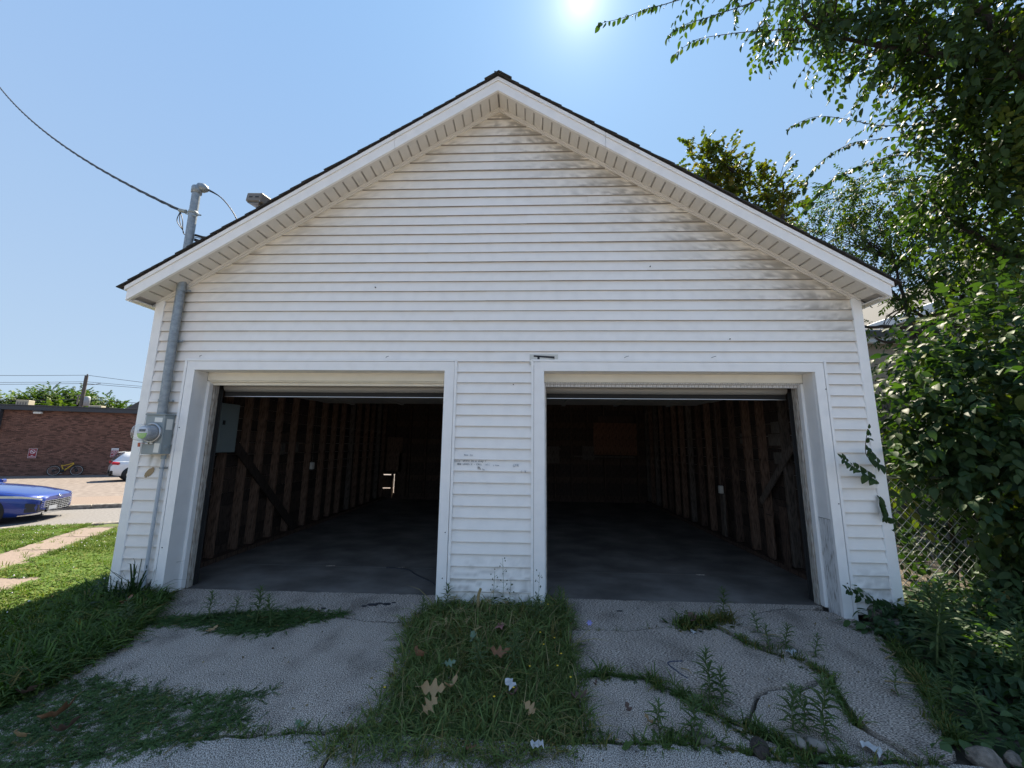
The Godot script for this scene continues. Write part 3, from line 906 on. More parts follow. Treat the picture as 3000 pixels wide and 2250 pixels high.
func roof(g: Node) -> void:
	var ang := atan(SLOPE)
	var run := sqrt(1.0 + SLOPE * SLOPE)
	var under := 4.905       # underside of the rake boards at the ridge
	for sx in [-1.0, 1.0]:
		var along := Vector3(sx * cos(ang), -sin(ang), 0)
		var upn := Vector3(sx * sin(ang), cos(ang), 0)
		var bs := Basis(along, upn, along.cross(upn))
		var rake := func(x: float, dy: float) -> Vector2: return Vector2(sx * x, under + dy - SLOPE * x)
		# rake boards in two lengths each, and the small moulding above them
		var cutx := 1.06 if sx > 0 else 1.02
		for q in [[0.0, cutx - 0.002], [cutx + 0.001, 3.515]]:
			var st := S()
			prism(st, PackedVector2Array([rake.call(q[0], 0.0), rake.call(q[1], 0.0), rake.call(q[1], 0.108), rake.call(q[0], 0.108)]), Transform3D(Basis.IDENTITY, Vector3(0, 0, 0.213)), 0.022)
			obj("rake_board", st, M.trim_white, g)
			st = S()
			prism(st, PackedVector2Array([rake.call(q[0], 0.110), rake.call(q[1] + (0.02 if q[1] > 2.0 else 0.0), 0.110), rake.call(q[1] + (0.02 if q[1] > 2.0 else 0.0), 0.150), rake.call(q[0], 0.150)]), Transform3D(Basis.IDENTITY, Vector3(0, 0, 0.20)), 0.046)
			obj("drip_edge", st, M.trim_white, g)
		# soffit: dark backing, vented panels, the outer return and the moulding against the wall
		var st := S()
		prism(st, PackedVector2Array([rake.call(0.0, 0.022), rake.call(3.5, 0.022), rake.call(3.5, 0.034), rake.call(0.0, 0.034)]), Transform3D(Basis.IDENTITY, Vector3(0, 0, -0.01)), 0.225)
		obj("soffit_backing", st, M.groove, g)
		var step := 0.0905
		for i in 40:
			var x := 0.006 + step * (i + 0.5)
			if x > 3.49: break
			st = S()
			var o := Vector3(sx * x, under + 0.016 - SLOPE * x, 0.105)
			box(st, o, Vector3((step - 0.014) * run, 0.012, 0.165), bs)
			# perforations pressed into the panel
			for a in 5:
				for b in 6:
					box(st, o + along * (a - 2) * 0.019 + Vector3(0, 0, (b - 2.5) * 0.024) - upn * 0.0061, Vector3(0.006, 0.0015, 0.007), bs)
			obj("soffit_panel", st, M.soffit, g)
		st = S()
		prism(st, PackedVector2Array([rake.call(0.0, 0.004), rake.call(3.5, 0.004), rake.call(3.5, 0.02), rake.call(0.0, 0.02)]), Transform3D(Basis.IDENTITY, Vector3(0, 0, 0.186)), 0.027)
		obj("soffit_return", st, M.soffit, g)
		st = S()
		prism(st, PackedVector2Array([rake.call(0.0, -0.016), rake.call(3.42, -0.016), rake.call(3.42, 0.012), rake.call(0.0, 0.012)]), Transform3D(Basis.IDENTITY, Vector3(0, 0, 0.0)), 0.030)
		prism(st, PackedVector2Array([rake.call(0.0, -0.034), rake.call(3.36, -0.034), rake.call(3.36, -0.014), rake.call(0.0, -0.014)]), Transform3D(Basis.IDENTITY, Vector3(0, 0, 0.0)), 0.022)
		obj("rake_moulding", st, M.soffit, g)
		# eaves
		st = S()
		box(st, Vector3(sx * 3.507, 2.745, -3.22), Vector3(0.018, 0.11, 6.87))
		obj("eave_board", st, M.trim_white, g)
		st = S()
		box(st, Vector3(sx * 3.467, 2.699, -3.22), Vector3(0.062, 0.010, 6.82))
		prism(st, PackedVector2Array([Vector2(sx * 3.43, 2.695), Vector2(sx * 3.50, 2.695), Vector2(sx * 3.43, 2.745)]), Transform3D(Basis.IDENTITY, Vector3(0, 0, 0.0)), 0.018)
		obj("eave_soffit", st, M.soffit, g)
		# deck and shingle courses
		st = S()
		prism(st, PackedVector2Array([rake.call(0.0, 0.151), rake.call(3.56, 0.151), rake.call(3.56, 0.163), rake.call(0.0, 0.163)]), Transform3D(Basis.IDENTITY, Vector3(0, 0, -6.75)), 6.995)
		obj("roof_deck", st, M.sheathing_dark, g)
		for i in 34:
			var x := 3.545 - i * 0.106
			if x < 0.03: break
			st = S()
			var z1 := 0.262 + rng.randf_range(-0.006, 0.006)
			var lean := Basis(Vector3.BACK, sx * 0.055) * bs
			box(st, Vector3(sx * (x - 0.012), under + 0.174 - SLOPE * (x - 0.012), (z1 - 6.78) * 0.5), Vector3(0.162, 0.009, z1 + 6.78), lean)
			obj("shingle_row", st, M.shingle, g)
	var st := S()
	for i in 23:
		for sx in [-1.0, 1.0]:
			var along := Vector3(sx * cos(ang), -sin(ang), 0)
			var upn := Vector3(sx * sin(ang), cos(ang), 0)
			box(st, Vector3(sx * 0.068, under + 0.181 - SLOPE * 0.068, 0.12 - i * 0.3), Vector3(0.158, 0.009, 0.32), Basis(along, upn, along.cross(upn)) * Basis(Vector3.RIGHT, -0.03))
	obj("ridge_shingles", st, M.shingle, g)


func inside(g: Node) -> void:
	# floor in three pours, the front one paler
	for q in [[-0.2, -0.945], [-0.955, -3.4], [-3.405, -6.4]]:
		var st := S()
		box(st, Vector3(0, -0.06, (q[0] + q[1]) * 0.5), Vector3(6.8, 0.12, q[0] - q[1]))
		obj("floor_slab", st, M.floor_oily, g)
	var st := S()
	for i in 60:
		var x := -2.9 + i * 0.1
		if wob.get_noise_1d(x * 130.0) > 0.3:
			box(st, Vector3(x, 0.002, -0.95 + wob.get_noise_1d(x * 300.0) * 0.015), Vector3(0.09, 0.006, 0.012 + 0.012 * absf(wob.get_noise_1d(x * 90.0))), Basis(Vector3.UP, wob.get_noise_1d(x * 500.0) * 0.3))
	obj("joint_mortar", st, M.broomed, g)
	st = S()
	tube(st, spline([Vector3(-1.25, 0.0, -0.93), Vector3(-1.0, 0.0, -0.88), Vector3(-0.85, 0.0, -0.72), Vector3(-0.62, 0.0, -0.5), Vector3(-0.5, 0, -0.28)]), 0.012, 0.007, 6)
	obj("floor_crack", st, M.ink, g)
	# side walls: sheathing boards, plates, studs, braces
	for sx in [-1.0, 1.0]:
		for i in 18:
			st = S()
			box(st, Vector3(sx * 3.375, 0.075 + i * 0.152, -3.2), Vector3(0.022, 0.148, 6.1))
			var m: Material = M.sheathing if (i * 7 + int(sx)) % 3 else M.sheathing_dark
			obj("sheathing_board", st, m, g)
		for q in [0.03, 2.62]:
			st = S()
			box(st, Vector3(sx * 3.30, q, -3.2), Vector3(0.10, 0.05, 6.1))
			obj("plate", st, M.stud_dark, g)
		var zs := [-0.30, -0.55, -0.92, -1.28, -1.56, -1.91, -2.29, -2.72, -3.16, -3.52, -3.85, -4.26, -4.55, -4.95, -5.32, -5.70, -6.05] if sx < 0 else [-0.42, -0.74, -1.06, -1.5, -1.82, -2.21, -2.6, -2.94, -3.28, -3.66, -4.02, -4.37, -4.75, -5.13, -5.49, -5.85, -6.15]
		for i in zs.size():
			st = S()
			bevel(st, Vector3(sx * 3.317 + rng.randf_range(-0.006, 0.006), 1.325, zs[i]), Vector3(0.094, 2.52, 0.045 if i % 4 else 0.06), 0.004, Basis(Vector3.RIGHT, rng.randf_range(-0.006, 0.006)))
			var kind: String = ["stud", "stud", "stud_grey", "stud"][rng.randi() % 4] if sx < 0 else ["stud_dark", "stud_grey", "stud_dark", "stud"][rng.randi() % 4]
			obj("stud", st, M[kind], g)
	st = S()
	bar(st, Vector3(-3.262, 2.1, -0.2), Vector3(-3.262, 0.08, -2.45), 0.02, 0.11, Vector3.RIGHT.cross(Vector3(0, -2.02, -2.25)).normalized())
	obj("brace", st, M.sheathing_dark, g)
	st = S()
	bar(st, Vector3(3.262, 1.42, -0.83), Vector3(3.262, 0.70, -1.54), 0.018, 0.075, Vector3.RIGHT.cross(Vector3(0, -0.72, -0.71)).normalized())
	obj("brace", st, M.stud_grey, g)
	# scraps of lumber nailed along the lower right wall
	for q in [[-0.70, 0.36, 0.78, "stud_grey"], [-1.12, 0.32, 0.66, "stud_dark"], [-1.38, 0.26, 0.5, "stud"], [-2.48, 0.33, 0.62, "stud_grey"], [-0.36, 0.62, 1.2, "stud_grey"]]:
		st = S()
		bevel(st, Vector3(3.25, q[1] + 0.06, q[0]), Vector3(0.03, q[2], 0.10), 0.004, Basis(Vector3.RIGHT, rng.randf_range(-0.03, 0.03)))
		obj("lumber_scrap", st, M[q[3]], g)
	for q in [[-0.62, 1.72, 0.22], [-0.66, 1.56, 0.20], [-1.22, 1.62, 0.25], [-1.30, 1.47, 0.24], [-1.24, 1.25, 0.22], [-2.0, 1.5, 0.12]]:
		st = S()
		box(st, Vector3(3.357, q[1], q[0]), Vector3(0.012, 0.14, q[2]))
		obj("pale_board", st, M.grey_board, g)
	for q in [[-1.52, 0.86], [-1.86, 0.88]]:
		st = S()
		box(st, Vector3(-3.358, q[1] + 0.42, q[0] - 0.55), Vector3(0.012, 0.17, 0.2))
		obj("pale_board", st, M.grey_board, g)
	st = S()
	prism(st, PackedVector2Array([Vector2(-3.055, -0.05), Vector2(3.43, -0.05), Vector2(3.43, 2.72), Vector2(0, 4.88), Vector2(-3.43, 2.72), Vector2(-3.43, 0.64), Vector2(-3.055, 0.64)]), Transform3D(Basis.IDENTITY, Vector3(0, 0, -6.36)), 0.03)
	obj("back_siding", st, M.sheathing_dark, g)
	# back wall with a slit of daylight at its left end
	for i in 24:
		st = S()
		var y := 0.075 + i * 0.152
		var x0 := -3.06 if i in [1, 2, 3] else -3.39
		var x1 := minf(3.39, (4.95 - y - 0.08) / SLOPE)
		x0 = maxf(x0, -x1)
		box(st, Vector3((x0 + x1) * 0.5, y, -6.31), Vector3(x1 - x0, 0.146, 0.022))
		obj("sheathing_board", st, M.sheathing if i % 3 else M.stud_dark, g)
	st = S()
	box(st, Vector3(-3.235, 0.43, -6.31), Vector3(0.31, 0.31, 0.02))
	box(st, Vector3(-3.245, 0.19, -6.31), Vector3(0.33, 0.13, 0.02))
	obj("patch_board", st, M.stud_dark, g)
	for i in 16:
		st = S()
		var x := -3.1 + i * 0.413
		bevel(st, Vector3(x, 1.33, -6.25), Vector3(0.042, 2.6, 0.09), 0.004)
		obj("stud", st, M.stud_dark, g)
	for q in [[2.53, 1.56, 1.08, 0.80, "plywood"], [2.56, 2.05, 0.88, 0.16, "stud_dark"], [-3.06, 1.12, 0.40, 0.85, "stud"], [-2.84, 0.6, 0.20, 1.1, "stud_dark"], [0.96, 1.15, 0.34, 0.42, "stud_grey"], [1.86, 1.2, 0.3, 0.34, "stud_grey"]]:
		st = S()
		box(st, Vector3(q[0], q[1], -6.19), Vector3(q[2], q[3], 0.015), Basis(Vector3.BACK, rng.randf_range(-0.02, 0.02)))
		obj("plywood_panel", st, M[q[4]], g)
	st = S()
	box(st, Vector3(2.2, 1.12, -6.1), Vector3(1.5, 0.03, 0.2))
	box(st, Vector3(0.98, 1.30, -6.15), Vector3(0.36, 0.025, 0.14))
	obj("shelf", st, M.stud_grey, g)
	# ceiling joists
	for i in 10:
		st = S()
		box(st, Vector3(0, 2.72, -0.45 - i * 0.62), Vector3(6.66, 0.14, 0.042))
		obj("ceiling_joist", st, M.stud_dark, g)
	for sx in [-1.0, 1.0]:
		st = S()
		var up := Vector3(sx * sin(atan(SLOPE)), cos(atan(SLOPE)), 0)
		for i in 10:
			bar(st, Vector3(0, 4.96, -0.4 - i * 0.62), Vector3(sx * 3.4, 4.96 - SLOPE * 3.4, -0.4 - i * 0.62), 0.042, 0.12, up)
		obj("rafters", st, M.stud_dark, g)


func make_garage_fittings() -> void:
	# electric service: mast, meter box with its glass meter, small conduit to the ground
	var o := thing("service_mast", "grey steel service mast clamped up the left end of the garage and through its roof", "conduit", Vector3(-3.155, 1.62, 0.062))
	var st := S()
	tube(st, [Vector3(0.008, 0, 0), Vector3(0, 0.7, 0), Vector3(0, 2.32, 0)], 0.037, -1.0, 18)
	obj("pipe", st, M.galvanised, o)
	for y in [0.13, 0.72, 1.24]:
		st = S()
		tube(st, [Vector3(0.004, y - 0.012, 0), Vector3(0.004, y + 0.012, 0)], 0.041, -1.0, 18)
		bevel(st, Vector3(0.058, y, -0.02), Vector3(0.05, 0.02, 0.012), 0.003)
		tube(st, [Vector3(0.074, y, -0.03), Vector3(0.074, y, -0.004)], 0.008, -1.0, 8)
		obj("clamp", st, M.galvanised, o)
	st = S()
	lathe(st, [Vector2(0.0, -0.01), Vector2(0.046, 0.0), Vector2(0.047, 0.06), Vector2(0.040, 0.075), Vector2(0.0, 0.085)], Transform3D(Basis.IDENTITY, Vector3(0, 2.31, 0)))
	lathe(st, [Vector2(0.0, 0.0), Vector2(0.03, 0.004), Vector2(0.044, 0.02), Vector2(0.048, 0.06), Vector2(0.03, 0.10), Vector2(0.0, 0.11)], Transform3D(Basis(Vector3.BACK, -1.9), Vector3(-0.005, 2.40, -0.015)))
	obj("weatherhead", st, M.galvanised, o)
	st = S()
	lathe(st, [Vector2(0.0, 0.0), Vector2(0.043, 0.01), Vector2(0.043, 0.035), Vector2(0.0, 0.04)], Transform3D(Basis.IDENTITY, Vector3(0, 2.065, 0)))
	tube(st, [Vector3(-0.13, 2.105, 0.02), Vector3(-0.06, 2.09, 0.02)], 0.02, -1.0, 10)
	tube(st, [Vector3(-0.05, 2.08, 0.0), Vector3(0.085, 2.06, 0.0)], 0.008, -1.0, 6)
	tube(st, [Vector3(-0.05, 2.06, 0.03), Vector3(0.07, 2.03, 0.03)], 0.006, -1.0, 6)
	obj("wire_clamp", st, M.box_grey, o)
	for i in 2:
		st = S()
		tube(st, spline([Vector3(0.05, 2.40 - i * 0.02, -0.02), Vector3(0.22, 2.30, -0.06), Vector3(0.36, 2.12, -0.10), Vector3(0.42, 1.93 + i * 0.01, -0.13), Vector3(0.40 - i * 0.025, 1.74, -0.15)]), 0.0055, -1.0, 6)
		obj("lead", st, M.black, o)
	for i in 2:
		st = S()
		tube(st, [Vector3(0.04, 1.85 - i * 0.055, -0.02), Vector3(0.17, 1.82 - i * 0.055, -0.05)], 0.012, -1.0, 8)
		obj("splice_sleeve", st, M.black, o)
	for i in 3:
		st = S()
		tube(st, spline([Vector3(-0.12, 2.09, 0.02), Vector3(-0.13 + i * 0.03, 1.98, 0.03), Vector3(-0.06, 1.88, 0.02), Vector3(-0.04, 1.84, 0), Vector3(0.15, 1.84 - i * 0.03, -0.04), Vector3(0.32, 1.82 - i * 0.03, -0.08)]), 0.004, -1.0, 5)
		obj("lead", st, M.black, o)
	# meter box
	o = thing("meter_box", "grey electric meter box with a round glass meter left of the left doorway", "electric meter", Vector3(-3.145, 1.25, 0.0))
	st = S()
	bevel(st, Vector3(0, 0.18, 0.067), Vector3(0.185, 0.36, 0.105), 0.005)
	obj("cabinet", st, M.box_grey, o)
	st = S()
	bevel(st, Vector3(0, 0.366, 0.068), Vector3(0.196, 0.014, 0.118), 0.003)
	obj("lid", st, M.box_grey, o)
	st = S()
	lathe(st, [Vector2(0.086, 0.0), Vector2(0.09, 0.006), Vector2(0.09, 0.02), Vector2(0.080, 0.026), Vector2(0.076, 0.01)], Transform3D(Basis(Vector3.RIGHT, PI / 2), Vector3(0.0, 0.195, 0.12)), 28)
	obj("ring", st, M.steel, o)
	var mt := MeshInstance3D.new()
	st = S()
	lathe(st, [Vector2(0.0, 0.085), Vector2(0.055, 0.085), Vector2(0.062, 0.07), Vector2(0.066, 0.0)], Transform3D(Basis(Vector3.RIGHT, PI / 2), Vector3(0.0, 0.195, 0.13)), 24)
	mt = obj("meter", st, M.meter_grey, o)
	st = S()
	lathe(st, [Vector2(0.0, 0.003), Vector2(0.052, 0.003), Vector2(0.052, 0.0)], Transform3D(Basis(Vector3.RIGHT, PI / 2), Vector3(0.0, 0.195, 0.2165)), 24)
	obj("dial_plate", st, M.sign_white, mt)
	st = S()
	box(st, Vector3(0, 0.214, 0.222), Vector3(0.056, 0.022, 0.004))
	obj("display", st, M.black, mt)
	st = S()
	prism(st, PackedVector2Array([Vector2(-0.046, 0.0), Vector2(0.046, 0.006), Vector2(0.040, -0.026), Vector2(0.014, -0.046), Vector2(-0.02, -0.044), Vector2(-0.038, -0.028)]), Transform3D(Basis.IDENTITY, Vector3(0, 0.186, 0.2195)), 0.003)
	obj("green_label", st, M.meter_green, mt)
	st = S()
	lathe(st, [Vector2(0.076, 0.0), Vector2(0.0755, 0.105), Vector2(0.072, 0.125), Vector2(0.058, 0.136), Vector2(0.0, 0.139)], Transform3D(Basis(Vector3.RIGHT, PI / 2), Vector3(0.0, 0.195, 0.132)), 32)
	obj("glass_cover", st, M.glass_clear, mt)
	for q in [[0.035, 0.315, 0.075, 0.042], [0.055, 0.058, 0.05, 0.085]]:
		st = S()
		box(st, Vector3(q[0], q[1], 0.1205), Vector3(q[2], q[3], 0.002), Basis(Vector3.BACK, -0.03))
		obj("paper_label", st, M.label_white, o)
	st = S()
	box(st, Vector3(0.0935, 0.275, 0.066), Vector3(0.002, 0.10, 0.06))
	obj("paper_label", st, M.label_white, o)
	st = S()
	lathe(st, [Vector2(0.0, 0.002), Vector2(0.026, 0.002), Vector2(0.028, 0.0)], Transform3D(Basis(Vector3.BACK, -PI / 2), Vector3(0.0925, 0.06, 0.066)), 18)
	obj("knockout", st, M.box_grey, o)
	st = S()
	bevel(st, Vector3(-0.03, 0.097, 0.132), Vector3(0.03, 0.016, 0.016), 0.003)
	bevel(st, Vector3(0.012, 0.1, 0.132), Vector3(0.026, 0.016, 0.016), 0.003)
	obj("ring_latch", st, M.steel, o)
	st = S()
	bevel(st, Vector3(-0.085, 0.085, 0.15), Vector3(0.022, 0.036, 0.008), 0.002, Basis(Vector3.BACK, 0.1))
	tube(st, [Vector3(-0.08, 0.1, 0.15), Vector3(-0.04, 0.1, 0.14)], 0.002, -1.0, 5)
	obj("seal_tag", st, M.orange_tag, o)
	# small conduit
	o = thing("ground_conduit", "thin pale conduit running from the meter box down to the tall grass", "conduit", Vector3(-3.085, -0.05, 0.04))
	st = S()
	tube(st, [Vector3(0, 0, 0), Vector3(0, 1.28, 0)], 0.0145, -1.0, 12)
	obj("pipe", st, M.conduit_white, o)
	st = S()
	tube(st, [Vector3(0, 1.255, 0), Vector3(0, 1.29, 0)], 0.021, -1.0, 12)
	obj("coupling", st, M.box_grey, o)
	st = S()
	tube(st, [Vector3(0, 1.165, 0), Vector3(0, 1.18, 0)], 0.017, -1.0, 12)
	bevel(st, Vector3(0.0, 1.172, -0.012), Vector3(0.08, 0.014, 0.008), 0.002)
	obj("strap", st, M.galvanised, o)
	# flood light on the roof
	o = thing("floodlight", "small bronze floodlight standing on the left roof slope", "floodlight", Vector3(-2.9, 4.02, -0.5), -0.25)
	st = S()
	tube(st, [Vector3(0.02, -0.78, 0), Vector3(0.0, 0.16, 0)], 0.022, -1.0, 10)
	obj("post", st, M.bronze_lamp, o)
	st = S()
	bevel(st, Vector3(-0.02, 0.22, 0.0), Vector3(0.24, 0.11, 0.16), 0.012, Basis(Vector3.BACK, -0.2))
	obj("housing", st, M.bronze_lamp, o)
	st = S()
	box(st, Vector3(-0.035, 0.163, 0.0), Vector3(0.20, 0.008, 0.12), Basis(Vector3.BACK, -0.2))
	obj("lens", st, M.car_glass, o)
	st = S()
	for x in [-0.06, 0.04]: box(st, Vector3(x, 0.215 - x * 0.2, 0.0815), Vector3(0.055, 0.018, 0.003), Basis(Vector3.BACK, -0.2))
	obj("vent", st, M.black, o)
	# twisted overhead service cable
	o = thing("service_cable", "black overhead service cable drooping from the mast out to the left", "cable")
	var a := Vector3(-3.28, 3.725, 0.08)
	var b := Vector3(-14.9, 11.75, -4.9)
	for k in 3:
		var pts := []
		for i in 61:
			var t := i / 60.0
			var p := a.lerp(b, t) + Vector3.DOWN * 4.0 * 0.40 * t * (1.0 - t)
			var w := t * 90.0 + TAU * k / 3.0
			p += Vector3(0, cos(w), sin(w)) * 0.011
			pts.append(p)
		st = S()
		tube(st, pts, 0.008, -1.0, 6)
		obj("strand", st, M.black, o)
	# breaker panel inside
	o = thing("breaker_panel", "grey steel breaker panel on the studs just inside the left doorway", "electrical panel", Vector3(-3.235, 1.25, -0.795))
	st = S()
	bevel(st, Vector3(0, 0.283, 0), Vector3(0.09, 0.566, 0.335), 0.004)
	obj("cabinet", st, M.panel_grey, o)
	st = S()
	bevel(st, Vector3(0.048, 0.29, 0.0), Vector3(0.006, 0.43, 0.2), 0.002)
	obj("door", st, M.panel_grey, o)
	st = S()
	box(st, Vector3(0.053, 0.34, 0.06), Vector3(0.005, 0.05, 0.035))
	obj("latch", st, M.black, o)
	# ceiling fixtures and a hanging pull
	for q in [[2.0, "white ceiling light with a hanging cord at the back of the right bay", 0.4], [-0.95, "plain white ceiling light at the back of the left bay", 0.0]]:
		o = thing("ceiling_light", q[1], "ceiling light", Vector3(q[0], 2.33, -4.1), 0.0, "unlit ceiling lights inside the garage")
		st = S()
		bevel(st, Vector3(0, 0.03, 0), Vector3(0.34, 0.08, 0.22), 0.01)
		obj("housing", st, M.label_white, o)
		st = S()
		tube(st, [Vector3(0, 0.05, 0), Vector3(0, 0.35, 0)], 0.012, -1.0, 6)
		obj("stem", st, M.steel, o)
		if q[2] > 0.0:
			st = S()
			tube(st, [Vector3(0.1, 0.0, 0), Vector3(0.102, -0.55, 0)], 0.002, -1.0, 5)
			obj("pull_cord", st, M.stud_grey, o)
	for q in [[-3.25, -2.72, "pale switch box with a cable on a stud of the left wall", 1.0], [3.25, -2.45, "pale outlet with a cable hanging on a stud of the right wall", 0.75]]:
		o = thing("wall_outlet", q[2], "outlet", Vector3(q[0], q[3], q[1]))
		var sx := -signf(q[0])
		st = S()
		bevel(st, Vector3(sx * 0.03, 0, 0), Vector3(0.05, 0.11, 0.06), 0.004)
		obj("outlet_box", st, M.sticker, o)
		st = S()
		tube(st, spline([Vector3(sx * 0.03, 0.05, 0), Vector3(sx * 0.035, 0.4, 0.02), Vector3(sx * 0.03, 0.75, -0.01), Vector3(sx * 0.035, 1.1, 0.015), Vector3(sx * 0.03, 1.5, 0.0)]), 0.005, -1.0, 6)
		obj("wire", st, M.stud_grey, o)


# ------------------------------------------------------------------ cars
func station(stn: Array, x: float) -> Array:
	# stn: [x, half width, y bottom, y belt, y top] from front to back
	for i in stn.size() - 1:
		if x <= stn[i][0] and x >= stn[i + 1][0]:
			var t: float = (stn[i][0] - x) / (stn[i][0] - stn[i + 1][0])
			var o := []
			for k in 5: o.append(lerp(stn[i][k], stn[i + 1][k], t))
			return o
	return stn[0] if x > stn[0][0] else stn[-1]


func loft(st: SurfaceTool, rings: Array) -> void:
	st.set_smooth_group(0)
	for i in rings.size() - 1:
		for k in rings[i].size() - 1:
			quad(st, rings[i][k], rings[i][k + 1], rings[i + 1][k + 1], rings[i + 1][k])
	st.set_smooth_group(-1)
	for e in [rings[0], rings[-1]]:
		var c := Vector3.ZERO
		for p in e: c += p / e.size()
		for k in e.size() - 1: tri(st, c, e[k], e[k + 1])


func lower_ring(q: Array) -> Array:
	var half := [Vector2(q[1] * 0.90, q[2]), Vector2(q[1] * 0.985, q[2] + 0.07), Vector2(q[1], lerp(q[2], q[3], 0.45)), Vector2(q[1] * 0.985, lerp(q[2], q[3], 0.75)), Vector2(q[1] * 0.975, q[3]), Vector2(q[1] * 0.90, lerp(q[3], q[4], 0.55)), Vector2(q[1] * 0.66, lerp(q[3], q[4], 0.86)), Vector2(0, q[4])]
	var out := []
	for p in half: out.append(Vector3(q[0], p.y, p.x))
	for i in range(half.size() - 2, -1, -1): out.append(Vector3(q[0], half[i].y, -half[i].x))
	return out


func upper_half(q: Array) -> Array:
	# q: [x, half width at belt, y belt, half width at roof, y roof]
	return [Vector2(q[1], q[2]), Vector2(lerp(q[1], q[3], 0.35), lerp(q[2], q[4], 0.42)), Vector2(lerp(q[1], q[3], 0.8), lerp(q[2], q[4], 0.84)), Vector2(q[3] * 0.86, lerp(q[2], q[4], 0.965)), Vector2(0, q[4])]


func upper_ring(q: Array) -> Array:
	var half := upper_half(q)
	var out := []
	for p in half: out.append(Vector3(q[0], p.y, p.x))
	for i in range(half.size() - 2, -1, -1): out.append(Vector3(q[0], half[i].y, -half[i].x))
	return out


func dense(stn: Array, per: int) -> Array:
	var out := []
	for i in stn.size() - 1:
		for k in per:
			var t := float(k) / per
			var a: Array = stn[max(i - 1, 0)]
			var b: Array = stn[i]
			var c: Array = stn[i + 1]
			var d: Array = stn[min(i + 2, stn.size() - 1)]
			var o := [lerp(b[0], c[0], t)]
			for j in range(1, 5): o.append(lerp(b[j], c[j], t) * 0.5 + 0.5 * cubic_interpolate(b[j], c[j], a[j], d[j], t))
			out.append(o)
	out.append(stn[-1])
	return out


func side_window(st: SurfaceTool, up: Array, poly: Array, sgn: float) -> void:
	# poly: [x, share of the way from belt to roof]; a pane a hair proud of the body side
	var pts := []
	for p in poly:
		var q: Array = station(up, p[0])
		pts.append(Vector3(p[0], lerp(q[2], q[4], p[1] * 0.84), sgn * (lerp(q[1], lerp(q[1], q[3], 0.8), p[1]) + 0.008)))
	var c := Vector3.ZERO
	for p in pts: c += p / pts.size()
	for i in pts.size():
		if sgn > 0: tri(st, c, pts[(i + 1) % pts.size()], pts[i])
		else: tri(st, c, pts[i], pts[(i + 1) % pts.size()])


func car_wheel(o: Node, x: float, z: float, r: float, spokes: int, broad: float) -> void:
	var sg := signf(z)
	var at := Transform3D(Basis(Vector3.RIGHT, PI / 2 * sg), Vector3(x, r, z))
	var st := S()
	lathe(st, [Vector2(r * 0.66, -0.10), Vector2(r * 0.92, -0.11), Vector2(r, -0.07), Vector2(r, 0.07), Vector2(r * 0.94, 0.105), Vector2(r * 0.68, 0.10), Vector2(r * 0.66, 0.06)], at, 28)
	var w := obj("wheel", st, M.rubber, o)
	st = S()
	lathe(st, [Vector2(0.0, 0.02), Vector2(r * 0.64, 0.02)], at, 28)
	obj("brake_shadow", st, M.black, w)
	st = S()
	lathe(st, [Vector2(r * 0.67, 0.04), Vector2(r * 0.67, 0.098), Vector2(r * 0.60, 0.094), Vector2(r * 0.58, 0.05)], at, 28)
	lathe(st, [Vector2(r * 0.17, 0.03), Vector2(r * 0.15, 0.09), Vector2(0.0, 0.095)], at, 16)
	for i in spokes:
		var t := TAU * i / spokes + 0.3
		for dt in [-broad, broad]:
			bar(st, at * Vector3(cos(t) * r * 0.1, 0.075, sin(t) * r * 0.1), at * Vector3(cos(t + dt) * r * 0.62, 0.085, sin(t + dt) * r * 0.62), r * 0.12, 0.02, at.basis.y)
	obj("rim", st, M.alloy, w)


func arch(o: Node, x: float, z: float, r: float) -> void:
	var st := S()
	var at := Transform3D(Basis(Vector3.RIGHT, PI / 2 * signf(z)), Vector3(x, r * 0.86, z))
	lathe(st, [Vector2(0, 0.0), Vector2(r * 1.0, 0.0), Vector2(r * 1.02, -0.05)], at, 32)
	obj("wheel_arch", st, M.black, o)


const NOSE := [[-0.92, 0.05], [-0.905, 0.25], [-0.87, 0.50], [-0.83, 0.64], [-0.75, 0.79], [-0.65, 0.875], [-0.5, 0.925], [-0.3, 0.945], [0.0, 0.955], [0.3, 0.945], [0.5, 0.925], [0.65, 0.875], [0.75, 0.79], [0.83, 0.64], [0.87, 0.50], [0.905, 0.25], [0.92, 0.05]]


func nose_x(z: float) -> float:
	for i in NOSE.size() - 1:
		if z >= NOSE[i][0] and z <= NOSE[i + 1][0]:
			return lerp(NOSE[i][1], NOSE[i + 1][1], (z - NOSE[i][0]) / (NOSE[i + 1][0] - NOSE[i][0]))
	return 0.05


func nose_patch(st: SurfaceTool, z0: float, z1: float, a0: float, b0: float, a1: float, b1: float, off: float, lean := 0.0) -> void:
	# a band round the front between z0 and z1; lower and upper edge run from (a0, b0) to (a1, b1)
	var n := 10
	for i in n:
		var v := []
		for k in 2:
			var t := float(i + k) / n
			var z: float = lerp(z0, z1, t)
			for y in [lerp(a0, a1, t), lerp(b0, b1, t)]:
				v.append(Vector3(nose_x(z) + off * (1.0 if absf(z) < 0.85 else 0.2) - lean * maxf(y - 0.45, 0.0), y, z + off * signf(z) * smoothstep(0.5, 0.9, absf(z))))
		quad(st, v[0], v[2], v[3], v[1])


